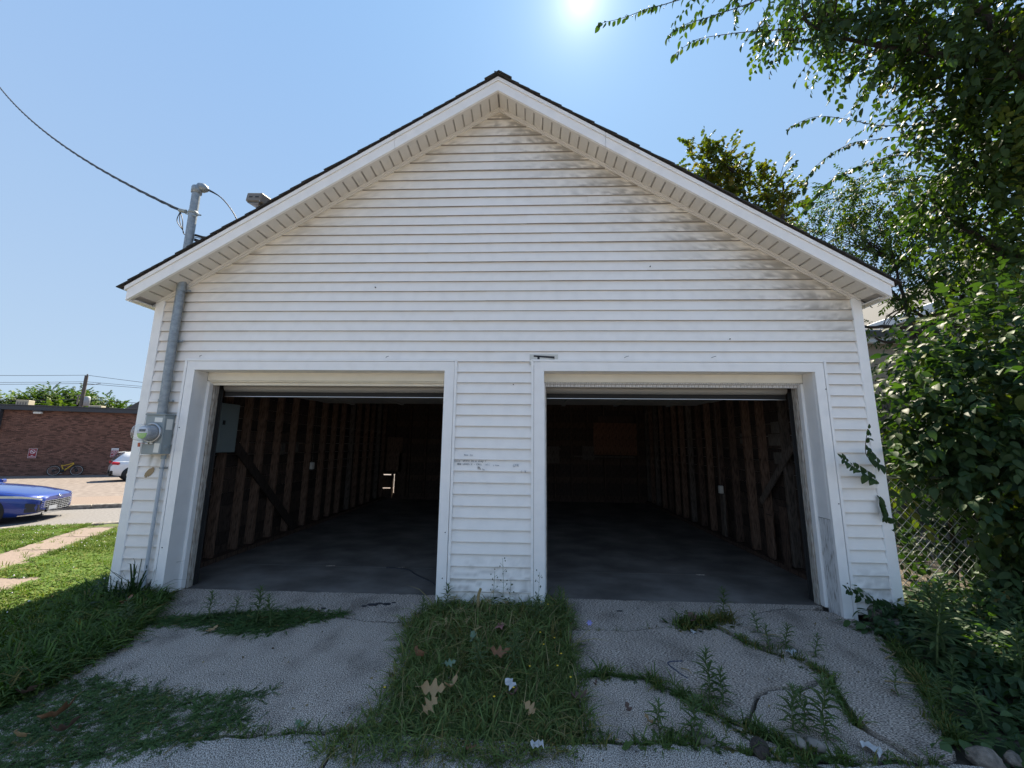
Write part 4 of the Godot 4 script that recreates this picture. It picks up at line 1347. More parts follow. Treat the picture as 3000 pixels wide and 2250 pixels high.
func make_blue_car() -> void:
	var o := thing("blue_car", "glossy blue sedan in the street at the left edge, its mesh grille facing right", "car", street(11.97, -9.68, -0.80), deg_to_rad(25.0))
	var stn := dense([[0.93, 0.56, 0.30, 0.56, 0.655], [0.86, 0.69, 0.22, 0.60, 0.70], [0.72, 0.80, 0.19, 0.64, 0.745], [0.5, 0.87, 0.18, 0.70, 0.79], [0.2, 0.905, 0.18, 0.77, 0.855], [-0.3, 0.91, 0.17, 0.85, 0.93], [-0.75, 0.91, 0.17, 0.89, 0.975], [-1.5, 0.91, 0.17, 0.91, 0.95], [-2.6, 0.91, 0.18, 0.94, 0.98], [-3.1, 0.90, 0.2, 0.97, 1.04], [-3.5, 0.86, 0.24, 0.98, 1.06], [-3.74, 0.76, 0.34, 0.90, 0.98]], 3)
	var rings := []
	for q in stn: rings.append(lower_ring(q))
	var st := S()
	loft(st, rings)
	obj("body", st, M.car_blue, o)
	var up := dense([[-0.62, 0.80, 0.90, 0.70, 0.94], [-0.95, 0.84, 0.90, 0.66, 1.15], [-1.45, 0.86, 0.90, 0.60, 1.385], [-2.0, 0.86, 0.92, 0.60, 1.415], [-2.5, 0.86, 0.94, 0.60, 1.385], [-3.0, 0.84, 0.97, 0.62, 1.20], [-3.35, 0.78, 1.0, 0.64, 1.05]], 3)
	rings = []
	for q in up: rings.append(upper_ring(q))
	st = S()
	loft(st, rings)
	obj("cabin", st, M.car_blue, o)
	for sg in [-1.0, 1.0]:
		st = S()
		side_window(st, up, [[-0.95, 0.12], [-1.45, 0.85], [-2.0, 0.92], [-2.0, 0.06]], sg)
		obj("side_window", st, M.car_glass, o)
		st = S()
		side_window(st, up, [[-2.06, 0.06], [-2.06, 0.92], [-2.5, 0.85], [-2.95, 0.2]], sg)
		obj("side_window", st, M.car_glass, o)
	st = S()
	for i in 6:      # windscreen follows the slope of the cabin front
		var z0 := -0.62 + i * 0.2067
		var z1 := z0 + 0.2067
		quad(st, Vector3(-0.66, 0.965, z0), Vector3(-1.40, 1.375, z0 * 0.86), Vector3(-1.40, 1.375, z1 * 0.86), Vector3(-0.66, 0.965, z1))
	obj("windscreen", st, M.car_glass, o)
	st = S()
	nose_patch(st, -0.62, 0.62, 0.36, 0.545, 0.36, 0.545, 0.010)
	nose_patch(st, -0.44, 0.44, 0.27, 0.36, 0.27, 0.36, 0.010)
	var gr := obj("grille", st, M.black, o)
	st = S()
	for i in 6:
		var y := 0.285 + i * 0.05
		var w := 0.44 if y < 0.36 else 0.60
		var pts := []
		for k in 17:
			var z := -w + 2.0 * w * k / 16.0
			pts.append(Vector3(nose_x(z) + 0.016, y + 0.006 * sin(k * 1.6), z))
		tube(st, pts, 0.0045, -1.0, 5, false)
	for i in 13:
		var z := -0.54 + i * 0.09
		var lo := 0.27 if absf(z) < 0.44 else 0.36
		tube(st, [Vector3(nose_x(z) + 0.016, lo, z), Vector3(nose_x(z) + 0.016, 0.54, z)], 0.004, -1.0, 5, false)
	obj("grille_bars", st, M.meter_grey, gr)
	for sg in [-1.0, 1.0]:
		st = S()
		nose_patch(st, sg * 0.60, sg * 0.905, 0.56, 0.60, 0.68, 0.735, 0.010)
		var hl := obj("headlight", st, M.headlight, o)
		st = S()
		nose_patch(st, sg * 0.60, sg * 0.87, 0.588, 0.604, 0.690, 0.715, 0.016)
		obj("light_strip", st, M.sign_white, hl)
		st = S()
		nose_patch(st, sg * 0.50, sg * 0.80, 0.28, 0.40, 0.28, 0.52, 0.008)
		obj("lower_grille", st, M.ink, o)
		st = S()
		nose_patch(st, sg * 0.50, sg * 0.84, 0.215, 0.28, 0.20, 0.22, 0.012)
		obj("lower_trim", st, M.chrome, o)
		arch(o, 0.0, sg * 0.912, 0.375)
		arch(o, -2.72, sg * 0.912, 0.375)
		car_wheel(o, 0.0, sg * 0.86, 0.325, 5, 0.20)
		car_wheel(o, -2.72, sg * 0.86, 0.325, 5, 0.20)
		st = S()
		bevel(st, Vector3(-0.85, 0.98, sg * 1.0), Vector3(0.12, 0.12, 0.18), 0.03)
		obj("mirror", st, M.car_blue, o)
	st = S()
	nose_patch(st, -0.56, 0.56, 0.20, 0.245, 0.20, 0.245, 0.03)
	obj("front_lip", st, M.chrome, o)
	st = S()
	nose_patch(st, 0.12, 0.40, 0.30, 0.40, 0.30, 0.40, 0.024)
	obj("number_plate", st, M.meter_grey, o)
	# oval badge with a leaning H
	st = S()
	var pts := []
	for i in 21: pts.append(Vector3(0.945 - 0.05 * sin(TAU * i / 20.0), 0.632 + 0.026 * sin(TAU * i / 20.0), 0.06 * cos(TAU * i / 20.0)))
	tube(st, pts, 0.006, -1.0, 6, false)
	for sg in [-1.0, 1.0]: tube(st, [Vector3(0.972, 0.612, sg * 0.028 + 0.008), Vector3(0.925, 0.655, sg * 0.028 - 0.008)], 0.006, -1.0, 6)
	tube(st, [Vector3(0.95, 0.634, -0.03), Vector3(0.95, 0.634, 0.03)], 0.006, -1.0, 6)
	obj("badge", st, M.chrome, o)
	st = S()
	var seam := []
	for q in [[-0.6, 0.83], [0.0, 0.80], [0.35, 0.74], [0.62, 0.64]]:
		var e: Array = station(stn, q[0])
		seam.append(Vector3(q[0], lerp(e[3], e[4], 0.58), e[1] * 0.885))
	tube(st, spline(seam), 0.005, -1.0, 5)
	obj("bonnet_seam", st, M.black, o)


func make_white_car() -> void:
	var th := deg_to_rad(51.7)
	var at := Vector3(-21.4, -0.765, -16.76) - Vector3(sin(th), 0, cos(th)) * 0.80 + Vector3(0.15, 0, -0.16)
	var o := thing("white_car", "white crossover parked in the lot behind the meter box, tail towards us", "car", at, th)
	var stn := dense([[3.55, 0.66, 0.34, 0.66, 0.74], [3.3, 0.82, 0.26, 0.78, 0.90], [2.9, 0.88, 0.24, 0.88, 1.0], [2.2, 0.89, 0.22, 0.95, 1.05], [1.0, 0.89, 0.22, 0.98, 1.02], [0.0, 0.89, 0.22, 1.02, 1.06], [-0.45, 0.88, 0.28, 1.04, 1.08], [-0.72, 0.84, 0.34, 1.02, 1.07], [-0.86, 0.76, 0.42, 0.74, 0.78]], 3)
	var rings := []
	for q in stn: rings.append(lower_ring(q))
	var st := S()
	loft(st, rings)
	obj("body", st, M.car_white, o)
	var up := dense([[2.1, 0.76, 0.98, 0.66, 1.03], [1.2, 0.82, 0.98, 0.62, 1.50], [0.7, 0.83, 1.0, 0.62, 1.585], [0.0, 0.83, 1.02, 0.62, 1.585], [-0.40, 0.82, 1.04, 0.62, 1.53], [-0.62, 0.80, 1.04, 0.62, 1.30], [-0.80, 0.76, 1.03, 0.64, 1.08]], 3)
	rings = []
	for q in up: rings.append(upper_ring(q))
	st = S()
	loft(st, rings)
	obj("cabin", st, M.car_white, o)
	for sg in [-1.0, 1.0]:
		st = S()
		side_window(st, up, [[1.75, 0.1], [1.15, 0.85], [0.75, 0.92], [0.75, 0.06]], sg)
		side_window(st, up, [[0.70, 0.06], [0.70, 0.92], [0.10, 0.88], [-0.2, 0.42], [-0.05, 0.10]], sg)
		obj("side_window", st, M.car_glass, o)
		st = S()
		bevel(st, Vector3(-0.69, 0.96, sg * 0.80), Vector3(0.34, 0.15, 0.14), 0.04, Basis(Vector3.BACK, -0.12) * Basis(Vector3.UP, -sg * 0.24))
		obj("tail_light", st, M.tail_red, o)
		arch(o, 0.0, sg * 0.895, 0.42)
		arch(o, 2.635, sg * 0.895, 0.42)
		car_wheel(o, 0.0, sg * 0.83, 0.345, 5, 0.34)
		car_wheel(o, 2.635, sg * 0.83, 0.345, 5, 0.34)
		st = S()
		bevel(st, Vector3(-0.80, 0.48, sg * 0.72), Vector3(0.14, 0.20, 0.20), 0.03)
		obj("reflector_pod", st, M.black, o)
		st = S()
		tube(st, [Vector3(0.8, 1.60, sg * 0.58), Vector3(0.0, 1.60, sg * 0.58), Vector3(-0.3, 1.57, sg * 0.58)], 0.018, -1.0, 6)
		obj("roof_rail", st, M.black, o)
	st = S()
	bevel(st, Vector3(-0.50, 1.545, 0), Vector3(0.30, 0.035, 1.18), 0.012, Basis(Vector3.BACK, 0.12))
	obj("spoiler", st, M.car_white, o)
	st = S()
	quad(st, Vector3(-0.62, 1.47, -0.52), Vector3(-0.80, 1.12, -0.60), Vector3(-0.80, 1.12, 0.60), Vector3(-0.62, 1.47, 0.52))
	obj("rear_window", st, M.car_glass, o)
	st = S()
	bevel(st, Vector3(-0.78, 0.33, 0), Vector3(0.2, 0.08, 1.3), 0.02)
	obj("bumper_skirt", st, M.black, o)


func make_bicycle() -> void:
	var o := thing("bicycle", "yellow mountain bicycle leaning on the brick wall", "bicycle", street(30.46, -17.84, -0.85), deg_to_rad(25.0))
	o.rotation.x = -0.06
	var r := 0.335
	var rear := Vector3(-0.535, r, 0)
	var front := Vector3(0.535, r, 0)
	var bb := Vector3(-0.10, 0.32, 0)
	var seat := Vector3(-0.22, 0.66, 0)
	var head := Vector3(0.30, 0.76, 0)
	for c in [rear, front]:
		var at := Transform3D(Basis(Vector3.RIGHT, PI / 2), c)
		var st := S()
		lathe(st, [Vector2(r - 0.05, 0.0), Vector2(r - 0.03, -0.022), Vector2(r, 0.0), Vector2(r - 0.03, 0.022), Vector2(r - 0.05, 0.0)], at, 36)
		var w := obj("wheel", st, M.rubber, o)
		st = S()
		lathe(st, [Vector2(r - 0.065, 0.0), Vector2(r - 0.055, -0.013), Vector2(r - 0.042, 0.0), Vector2(r - 0.055, 0.013), Vector2(r - 0.065, 0.0)], at, 36)
		obj("rim", st, M.alloy, w)
		st = S()
		for i in 18:
			var t := TAU * i / 18.0
			tube(st, [c + Vector3(cos(t + 0.3), sin(t + 0.3), 0) * 0.02, c + Vector3(cos(t), sin(t), 0) * (r - 0.06)], 0.0015, -1.0, 4, false)
		lathe(st, [Vector2(0.025, -0.05), Vector2(0.025, 0.05)], at, 10)
		obj("spokes", st, M.steel, w)
		st = S()
		lathe(st, [Vector2(0.02, 0.03), Vector2(0.08, 0.03), Vector2(0.08, 0.034), Vector2(0.02, 0.034)], at, 18)
		obj("brake_disc", st, M.black, w)
	var st := S()
	tube(st, spline([seat, seat + Vector3(0.12, 0.0, 0), Vector3(0.1, 0.72, 0), head + Vector3(0, 0.05, 0)]), 0.024, -1.0, 8)
	tube(st, [bb + Vector3(0.05, 0.02, 0), head + Vector3(0.02, -0.02, 0)], 0.034, -1.0, 8)
	tube(st, [seat + Vector3(-0.01, 0.03, 0), bb + Vector3(-0.01, 0.08, 0)], 0.026, -1.0, 8)
	tube(st, [head + Vector3(-0.01, 0.07, 0), head + Vector3(0.03, -0.06, 0)], 0.03, -1.0, 8)
	obj("frame", st, M.bike_yellow, o)
	st = S()
	for z in [-0.06, 0.06]:
		tube(st, [rear + Vector3(0, 0, z), bb + Vector3(0, 0.03, z * 0.5)], 0.012, -1.0, 6)
		tube(st, [rear + Vector3(0, 0, z), seat + Vector3(0.06, -0.18, z * 0.5)], 0.012, -1.0, 6)
	obj("swingarm", st, M.black, o)
	st = S()
	for z in [-0.06, 0.06]: tube(st, [front + Vector3(0, 0, z), head + Vector3(0.03, -0.06, z)], 0.018, -1.0, 7)
	obj("fork", st, M.black, o)
	st = S()
	tube(st, [seat, seat + Vector3(-0.06, 0.2, 0)], 0.014, -1.0, 7)
	bevel(st, seat + Vector3(-0.07, 0.21, 0), Vector3(0.27, 0.045, 0.13), 0.02)
	obj("saddle", st, M.black, o)
	st = S()
	tube(st, [head, head + Vector3(-0.03, 0.16, 0)], 0.016, -1.0, 7)
	tube(st, spline([head + Vector3(-0.08, 0.19, -0.33), head + Vector3(-0.02, 0.19, -0.15), head + Vector3(0.02, 0.17, 0), head + Vector3(-0.02, 0.19, 0.15), head + Vector3(-0.08, 0.19, 0.33)]), 0.015, -1.0, 7)
	obj("handlebar", st, M.black, o)
	st = S()
	lathe(st, [Vector2(0.0, 0.05), Vector2(0.09, 0.05), Vector2(0.09, 0.06), Vector2(0.0, 0.06)], Transform3D(Basis(Vector3.RIGHT, PI / 2), bb), 18)
	tube(st, [bb + Vector3(0, 0, 0.07), bb + Vector3(0.0, -0.17, 0.08)], 0.012, -1.0, 6)
	tube(st, [bb + Vector3(0, 0, -0.07), bb + Vector3(0.0, 0.17, -0.08)], 0.012, -1.0, 6)
	obj("crank", st, M.black, o)
	st = S()
	bevel(st, bb + Vector3(0.0, -0.17, 0.13), Vector3(0.09, 0.02, 0.08), 0.005)
	bevel(st, bb + Vector3(0.0, 0.17, -0.13), Vector3(0.09, 0.02, 0.08), 0.005)
	obj("pedals", st, M.steel, o)


# ------------------------------------------------------------------ across the street
func make_brick_building() -> void:
	var o := thing("brick_building", "long low brown brick building with a dark fascia across the street", "building")
	var bs := Basis(U, Vector3.UP, -N)
	var st := S()
	box(st, street(38.0, -26.0, 1.15), Vector3(40.0, 4.2, 14.36), bs)
	obj("wall", st, M.mortar, o)
	# running bond, each brick a solid; they are barely a pixel high from the garage
	var bm := BoxMesh.new()
	bm.size = Vector3(0.196, 0.059, 0.03)
	for tone in 6:
		var xf := []
		for row in 61:
			for i in 95:
				var h := hash(Vector2i(row, i)) % 1000 / 1000.0
				var which := int(h * 6.0)
				if which != tone: continue
				var p := street(30.815, -26.4 + i * 0.206 + (0.103 if row % 2 else 0.0), -0.81 + row * 0.0675)
				xf.append(Transform3D(bs, p + N * (h * 0.006)))
		var mi := scatter("bricks", bm, M["brick%d" % tone], xf, [], o)
		stuff(mi)
	st = S()
	bevel(st, street(30.72, -26.0, 3.39), Vector3(40.2, 0.29, 0.30), 0.01, bs)
	obj("fascia", st, M.fascia_dark, o)
	st = S()
	bevel(st, street(30.70, -26.0, 3.55), Vector3(40.3, 0.05, 0.36), 0.01, bs)
	obj("coping", st, M.fascia_dark, o)
	st = S()
	bevel(st, street(30.66, -21.45, 2.6), Vector3(0.26, 1.35, 0.28), 0.01, bs)
	obj("downspout", st, M.fascia_dark, o)
	o = thing("wall_light", "small white wall-pack light under the dark fascia of the brick building", "wall light", street(30.62, -19.70, 3.04), deg_to_rad(25.0))
	st = S()
	bevel(st, Vector3(0, 0.06, 0), Vector3(0.38, 0.14, 0.2), 0.03)
	obj("housing", st, M.label_white, o)
	st = S()
	bevel(st, Vector3(0, 0.155, 0.02), Vector3(0.42, 0.035, 0.26), 0.01)
	obj("hood", st, M.bronze_lamp, o)
	# rooftop units
	for q in [[34.0, -22.27, 0.62, "boxy beige rooftop unit above the left end of the fascia"], [33.0, -18.06, 0.68, "flatter beige rooftop unit right of the utility pole"]]:
		o = thing("rooftop_unit", q[3], "rooftop unit", street(q[0], q[1], 3.25), deg_to_rad(25.0), "air handlers on the brick building")
		var h := 0.86 if q[1] < -20 else 0.60
		st = S()
		bevel(st, Vector3(0, h * 0.5, 0), Vector3(q[2], h, 0.6), 0.02)
		obj("cabinet", st, M.unit_beige, o)
		st = S()
		for i in 4: box(st, Vector3(-0.2 + i * 0.13, h * 0.62, 0.302), Vector3(0.07, h * 0.4, 0.01))
		obj("louvre", st, M.bronze_lamp, o)
	# signs
	o = thing("no_smoking_sign", "red no-smoking sign with a white crossed circle on the brick wall", "sign", street(30.76, -19.64, 0.555), deg_to_rad(25.0))
	sign_plate(o, "sign_red")
	st = S()
	lathe(st, [Vector2(0.125, 0.0), Vector2(0.125, 0.004), Vector2(0.10, 0.004), Vector2(0.10, 0.0)], Transform3D(Basis(Vector3.RIGHT, PI / 2), Vector3(0, 0.10, 0.009)), 28)
	bar(st, Vector3(-0.08, 0.18, 0.0115), Vector3(0.08, 0.02, 0.0115), 0.004, 0.028, Vector3(1, 1, 0).normalized())
	bar(st, Vector3(-0.085, 0.085, 0.0105), Vector3(0.06, 0.085, 0.0105), 0.003, 0.03)
	bar(st, Vector3(0.07, 0.085, 0.0105), Vector3(0.085, 0.085, 0.0105), 0.003, 0.03)
	obj("symbol", st, M.sign_white, o)
	sign_line(o, "NO", -0.14, 0.07)
	sign_line(o, "SMOKING", -0.215, 0.075)
	o = thing("parking_sign", "red sign with a white header on the brick wall above the white car", "sign", street(30.76, -15.73, 0.61), deg_to_rad(25.0))
	sign_plate(o, "sign_red")
	st = S()
	box(st, Vector3(0, 0.215, 0.0095), Vector3(0.352, 0.13, 0.004))
	obj("header", st, M.sign_white, o)
	sign_line(o, "Tobacco-free", 0.215, 0.055, "ink")
	sign_line(o, "THIS IS", 0.095, 0.075)
	sign_line(o, "PROPERTY", 0.02, 0.07)
	st = S()
	box(st, Vector3(0, -0.055, 0.0095), Vector3(0.34, 0.016, 0.003))
	obj("rule", st, M.sign_white, o)
	sign_line(o, "NO", -0.115, 0.07)
	sign_line(o, "SMOKING", -0.20, 0.075)
	# utility pole with its transformer and wires
	o = thing("utility_pole", "weathered wooden utility pole with a grey transformer behind the brick building", "utility pole", street(42.0, -23.3, -0.9), deg_to_rad(25.0))
	st = S()
	tube(st, [Vector3(0, 0, 0), Vector3(-0.02, 8.0, 0)], 0.17, 0.12, 10)
	obj("pole", st, M.pole_wood, o)
	st = S()
	lathe(st, [Vector2(0.0, 0.0), Vector2(0.2, 0.03), Vector2(0.21, 0.75), Vector2(0.15, 0.84), Vector2(0.0, 0.86)], Transform3D(Basis.IDENTITY, Vector3(0.34, 5.3, 0.05)), 16)
	obj("transformer", st, M.transformer, o)
	st = S()
	tube(st, [Vector3(-0.3, 5.4, 0), Vector3(-0.28, 6.2, 0)], 0.05, -1.0, 6)
	tube(st, [Vector3(-0.5, 6.2, 0), Vector3(0.1, 6.2, 0)], 0.04, -1.0, 6)
	tube(st, [Vector3(0.1, 7.2, 0), Vector3(0.6, 7.25, 0), Vector3(1.0, 7.4, 0)], 0.025, -1.0, 5)
	tube(st, [Vector3(0.02, 7.9, 0), Vector3(0.02, 8.15, 0)], 0.05, -1.0, 6)
	obj("hardware", st, M.bronze_lamp, o)
	for q in [[7.15, 0.018, "topmost thin power line across the sky above the brick building"], [6.56, 0.016, "second power line, just under the topmost one, reaching the utility pole"], [6.40, 0.018, "third power line, close under the second one"], [5.0, 0.022, "lowest cable on the utility pole, running level with the treetops"]]:
		var l := thing("power_line", q[2], "power line")
		for half in [[-23.3, -75.0, -0.1], [-23.3, 30.0, -0.15 if q[0] > 7.0 else 0.35]]:
			var pts := []
			for i in 25:
				var t := i / 24.0
				pts.append(street(42.0, lerp(half[0], half[1], t), q[0] + half[2] * 6.0 * t - 4.0 * 1.1 * t * (1.0 - t)))
			st = S()
			tube(st, pts, q[1], -1.0, 5, false)
			obj("span", st, M.ink, l)
	# far house peeping past the garage corner
	o = thing("far_house", "grey gabled house roof showing between the far trees and the garage", "house", street(50.0, -20.5, -0.9), deg_to_rad(25.0))
	st = S()
	box(st, Vector3(0, 2.7, 0), Vector3(3.6, 5.4, 5.0))
	obj("wall", st, M.unit_beige, o)
	st = S()
	prism(st, PackedVector2Array([Vector2(-2.3, 5.3), Vector2(2.3, 5.3), Vector2(0, 7.2)]), Transform3D(Basis.IDENTITY, Vector3(0, 0, -2.8)), 5.6)
	obj("roof", st, M.house_roof, o)


func sign_plate(o: Node, m: String) -> void:
	var st := S()
	bevel(st, Vector3(0, 0, 0), Vector3(0.375, 0.585, 0.008), 0.002)
	obj("plate", st, M.sign_white, o)
	st = S()
	box(st, Vector3(0, 0, 0.005), Vector3(0.345, 0.555, 0.006))
	obj("field", st, M[m], o)


func sign_line(o: Node, s: String, y: float, h: float, ink := "sign_white") -> void:
	var t := obj("lettering", text_mesh(s, h, "Droid Sans", 0.003), M[ink], o)
	t.position = Vector3(0, y, 0.0112)
	var w: float = t.mesh.get_aabb().size.x
	if w > 0.31: t.scale = Vector3(0.31 / w, 1, 1)


# ------------------------------------------------------------------ right of the garage
func make_neighbours() -> void:
	var o := thing("neighbour_house", "beige house with a grey roof and white fascia behind the trees on the right", "house")
	var st := S()
	box(st, Vector3(17.6, 2.6, -9.6), Vector3(10.4, 5.4, 15.0))
	obj("wall", st, M.house_beige, o)
	st = S()
	prism(st, PackedVector2Array([Vector2(11.9, 5.32), Vector2(17.6, 8.3), Vector2(23.3, 5.32), Vector2(23.3, 5.5), Vector2(17.6, 8.5), Vector2(11.9, 5.5)]), Transform3D(Basis.IDENTITY, Vector3(0, 0, -17.6)), 15.9)
	obj("roof", st, M.house_roof, o)
	st = S()
	bevel(st, Vector3(11.88, 5.38, -9.65), Vector3(0.12, 0.30, 15.9), 0.02)
	obj("gutter", st, M.house_white, o)
	st = S()
	prism(st, PackedVector2Array([Vector2(11.9, 5.18), Vector2(17.6, 8.16), Vector2(17.6, 8.42), Vector2(11.9, 5.44)]), Transform3D(Basis.IDENTITY, Vector3(0, 0, -1.72)), 0.06)
	obj("rake_board", st, M.house_white, o)
	for q in [[-11.4, 3.6], [-7.6, 3.6], [-11.4, 1.1], [-4.6, 1.4]]:
		st = S()
		bevel(st, Vector3(12.38, q[1], q[0]), Vector3(0.10, 1.45, 1.0), 0.01)
		var w := obj("window", st, M.house_white, o)
		st = S()
		for k in 2: box(st, Vector3(12.32, q[1] - 0.33 + k * 0.66, q[0]), Vector3(0.02, 0.58, 0.82))
		obj("pane", st, M.car_glass, w)
	# low shed with an eave, and weathered boards, glimpsed past the corner
	o = thing("garden_shed", "low beige shed with a white eave behind the right corner of the garage", "shed")
	st = S()
	box(st, Vector3(9.9, 1.9, -7.4), Vector3(3.2, 4.0, 3.4))
	obj("wall", st, M.house_beige, o)
	st = S()
	bevel(st, Vector3(9.85, 3.98, -5.55), Vector3(3.9, 0.24, 0.10), 0.02)
	obj("fascia", st, M.house_white, o)
	st = S()
	prism(st, PackedVector2Array([Vector2(-5.45, 4.0), Vector2(-9.4, 5.3), Vector2(-9.4, 5.45), Vector2(-5.45, 4.15)]), Transform3D(Basis(Vector3.BACK, Vector3.UP, Vector3.RIGHT), Vector3(7.9, 0, 0)), 3.9)
	obj("roof", st, M.house_roof, o)
	o = thing("board_fence", "weathered grey board fence standing in shade behind the right corner", "fence")
	for i in 9:
		st = S()
		bevel(st, Vector3(6.1 + i * 0.24, 1.15 + 0.05 * sin(i * 2.1), -4.55), Vector3(0.19, 2.6, 0.03), 0.004, Basis(Vector3.BACK, 0.02 * sin(i * 4.0)))
		obj("board", st, M.grey_board, o)
	for y in [0.5, 2.2]:
		st = S()
		box(st, Vector3(7.05, y, -4.59), Vector3(2.1, 0.09, 0.04))
		obj("rail", st, M.grey_board, o)
	# chain-link fence from the corner of the garage
	o = thing("chain_link_fence", "rusty grey chain-link fence half buried in leaves right of the garage", "fence")
	for x in [3.6, 5.6, 7.6]:
		st = S()
		tube(st, [Vector3(x, -0.2, -0.2), Vector3(x, 1.16, -0.2)], 0.024, -1.0, 10)
		tube(st, [Vector3(x, 1.15, -0.2), Vector3(x, 1.19, -0.2)], 0.03, 0.012, 10)
		obj("post", st, M.fence_wire, o)
	st = S()
	tube(st, [Vector3(3.6, 1.12, -0.2), Vector3(7.6, 1.13, -0.2)], 0.018, -1.0, 8)
	obj("top_rail", st, M.fence_wire, o)
	st = S()
	var dgn := 0.088
	for sg in [-1.0, 1.0]:
		for i in 62:
			var x0 := 3.62 + (i - 15) * dgn if sg > 0 else 3.62 + i * dgn
			var a := Vector3(x0, -0.1, -0.2 + sg * 0.004)
			var b := Vector3(x0 + sg * 1.2, 1.1, -0.2 + sg * 0.004)
			if sg > 0:
				if a.x < 3.62: a = Vector3(3.62, -0.1 + (3.62 - x0), a.z)
				if b.x > 7.58: b = Vector3(7.58, -0.1 + (7.58 - x0), b.z)
			else:
				if a.x > 7.58: a = Vector3(7.58, -0.1 + (x0 - 7.58), a.z)
				if b.x < 3.62: b = Vector3(3.62, -0.1 + (x0 - 3.62), b.z)
			if a.y < 1.05 and b.y > -0.05: tube(st, [a, b], 0.0028, -1.0, 4, false)
	obj("wire_mesh", st, M.fence_wire, o)


const ELM := [ [3.29, 7.09, -0.63, 0.30], [2.86, 7.35, -0.67, 0.30], [3.70, 6.92, -0.57, 0.42], [4.09, 6.53, -0.55, 0.45], [3.95, 6.86, -0.39, 0.50], [4.47, 6.53, -0.36, 0.60], [4.60, 6.25, -0.62, 0.35], [4.81, 6.20, -0.23, 0.65], [4.91, 5.98, -0.57, 0.36], [5.11, 6.08, -0.06, 0.70], [5.17, 5.64, -0.23, 0.55], [5.17, 5.56, 0.16, 0.65], [5.30, 5.10, -0.02, 0.60], [5.14, 5.51, -0.56, 0.38], [5.40, 5.17, -0.42, 0.50], [5.24, 5.35, -0.79, 0.28], [5.47, 4.99, -0.76, 0.42], [5.56, 4.70, -0.30, 0.60], [5.68, 4.47, -0.65, 0.50], [5.58, 4.68, -1.01, 0.35], [5.21, 5.34, -0.99, 0.22], [5.62, 4.40, -1.26, 0.33], [5.88, 4.22, -1.10, 0.45], [5.88, 4.19, -0.60, 0.55], [6.01, 3.67, -0.79, 0.50], [6.12, 3.75, -1.29, 0.40], [5.48, 6.61, -0.09, 0.80], [5.01, 7.15, -0.39, 0.80], [4.42, 7.64, -0.59, 0.70], [5.64, 5.38, 0.11, 0.80], [6.06, 4.71, -0.32, 0.80], [6.35, 3.94, -0.66, 0.70] ]
const ELM_TWIGS := [
	[Vector3(2.86, 7.38, -0.67), Vector3(2.13, 7.15, -0.68), Vector3(1.88, 7.08, -0.68), Vector3(1.58, 6.97, -0.69), Vector3(1.25, 6.88, -0.69)],
	[Vector3(3.29, 7.09, -0.63), Vector3(2.69, 6.88, -0.64), Vector3(2.33, 6.77, -0.65), Vector3(2.11, 6.62, -0.66)],
	[Vector3(3.81, 6.63, -0.63), Vector3(3.29, 6.59, -0.61), Vector3(2.82, 6.54, -0.60), Vector3(2.41, 6.46, -0.60), Vector3(2.15, 6.27, -0.62)],
	[Vector3(4.17, 6.58, -0.65), Vector3(3.82, 6.49, -0.65), Vector3(3.46, 6.47, -0.64), Vector3(3.23, 6.42, -0.64)],
	[Vector3(4.60, 6.25, -0.62), Vector3(4.38, 6.02, -0.65), Vector3(4.26, 5.91, -0.66)],
	[Vector3(5.35, 5.43, -0.88), Vector3(4.76, 5.42, -0.86), Vector3(4.35, 5.49, -0.83), Vector3(3.94, 5.52, -0.81), Vector3(3.60, 5.37, -0.82)],
	[Vector3(5.35, 5.32, -0.90), Vector3(4.76, 5.25, -0.89), Vector3(4.41, 5.19, -0.88), Vector3(4.12, 5.04, -0.90), Vector3(3.88, 4.81, -0.93), Vector3(3.80, 4.59, -0.96)],
	[Vector3(5.53, 4.90, -0.88), Vector3(4.96, 4.98, -0.84), Vector3(4.50, 4.86, -0.84), Vector3(4.10, 4.68, -0.85), Vector3(3.90, 4.48, -0.88), Vector3(3.74, 4.28, -0.91)],
	[Vector3(5.35, 5.09, -0.94), Vector3(4.94, 5.08, -0.92), Vector3(4.64, 4.85, -0.95)],
	[Vector3(5.59, 4.62, -0.92), Vector3(5.19, 4.73, -0.89), Vector3(4.84, 4.64, -0.89)],
]
const ELM_LIMBS := [
	[Vector3(7.96, 1.80, -1.38), Vector3(6.81, 3.58, -0.84), Vector3(5.94, 4.37, -0.57), Vector3(5.45, 5.23, -0.62), Vector3(5.24, 5.35, -0.79)],
	[Vector3(6.81, 3.58, -0.84), Vector3(5.97, 4.63, -0.23), Vector3(5.37, 5.25, -0.00), Vector3(5.21, 6.05, -0.07), Vector3(5.02, 6.97, -0.31), Vector3(4.34, 7.45, -0.51), Vector3(3.10, 7.39, -0.68)],
	[Vector3(6.81, 3.58, -0.84), Vector3(6.07, 3.57, -0.81), Vector3(5.64, 4.28, -1.08), Vector3(5.35, 4.68, -1.00)],
	[Vector3(5.94, 4.37, -0.57), Vector3(5.58, 4.75, -0.70), Vector3(5.36, 5.07, -0.84)],
	[Vector3(5.37, 5.25, -0.00), Vector3(5.08, 5.79, -0.31), Vector3(4.57, 6.20, -0.52), Vector3(3.97, 6.47, -0.56)],
]
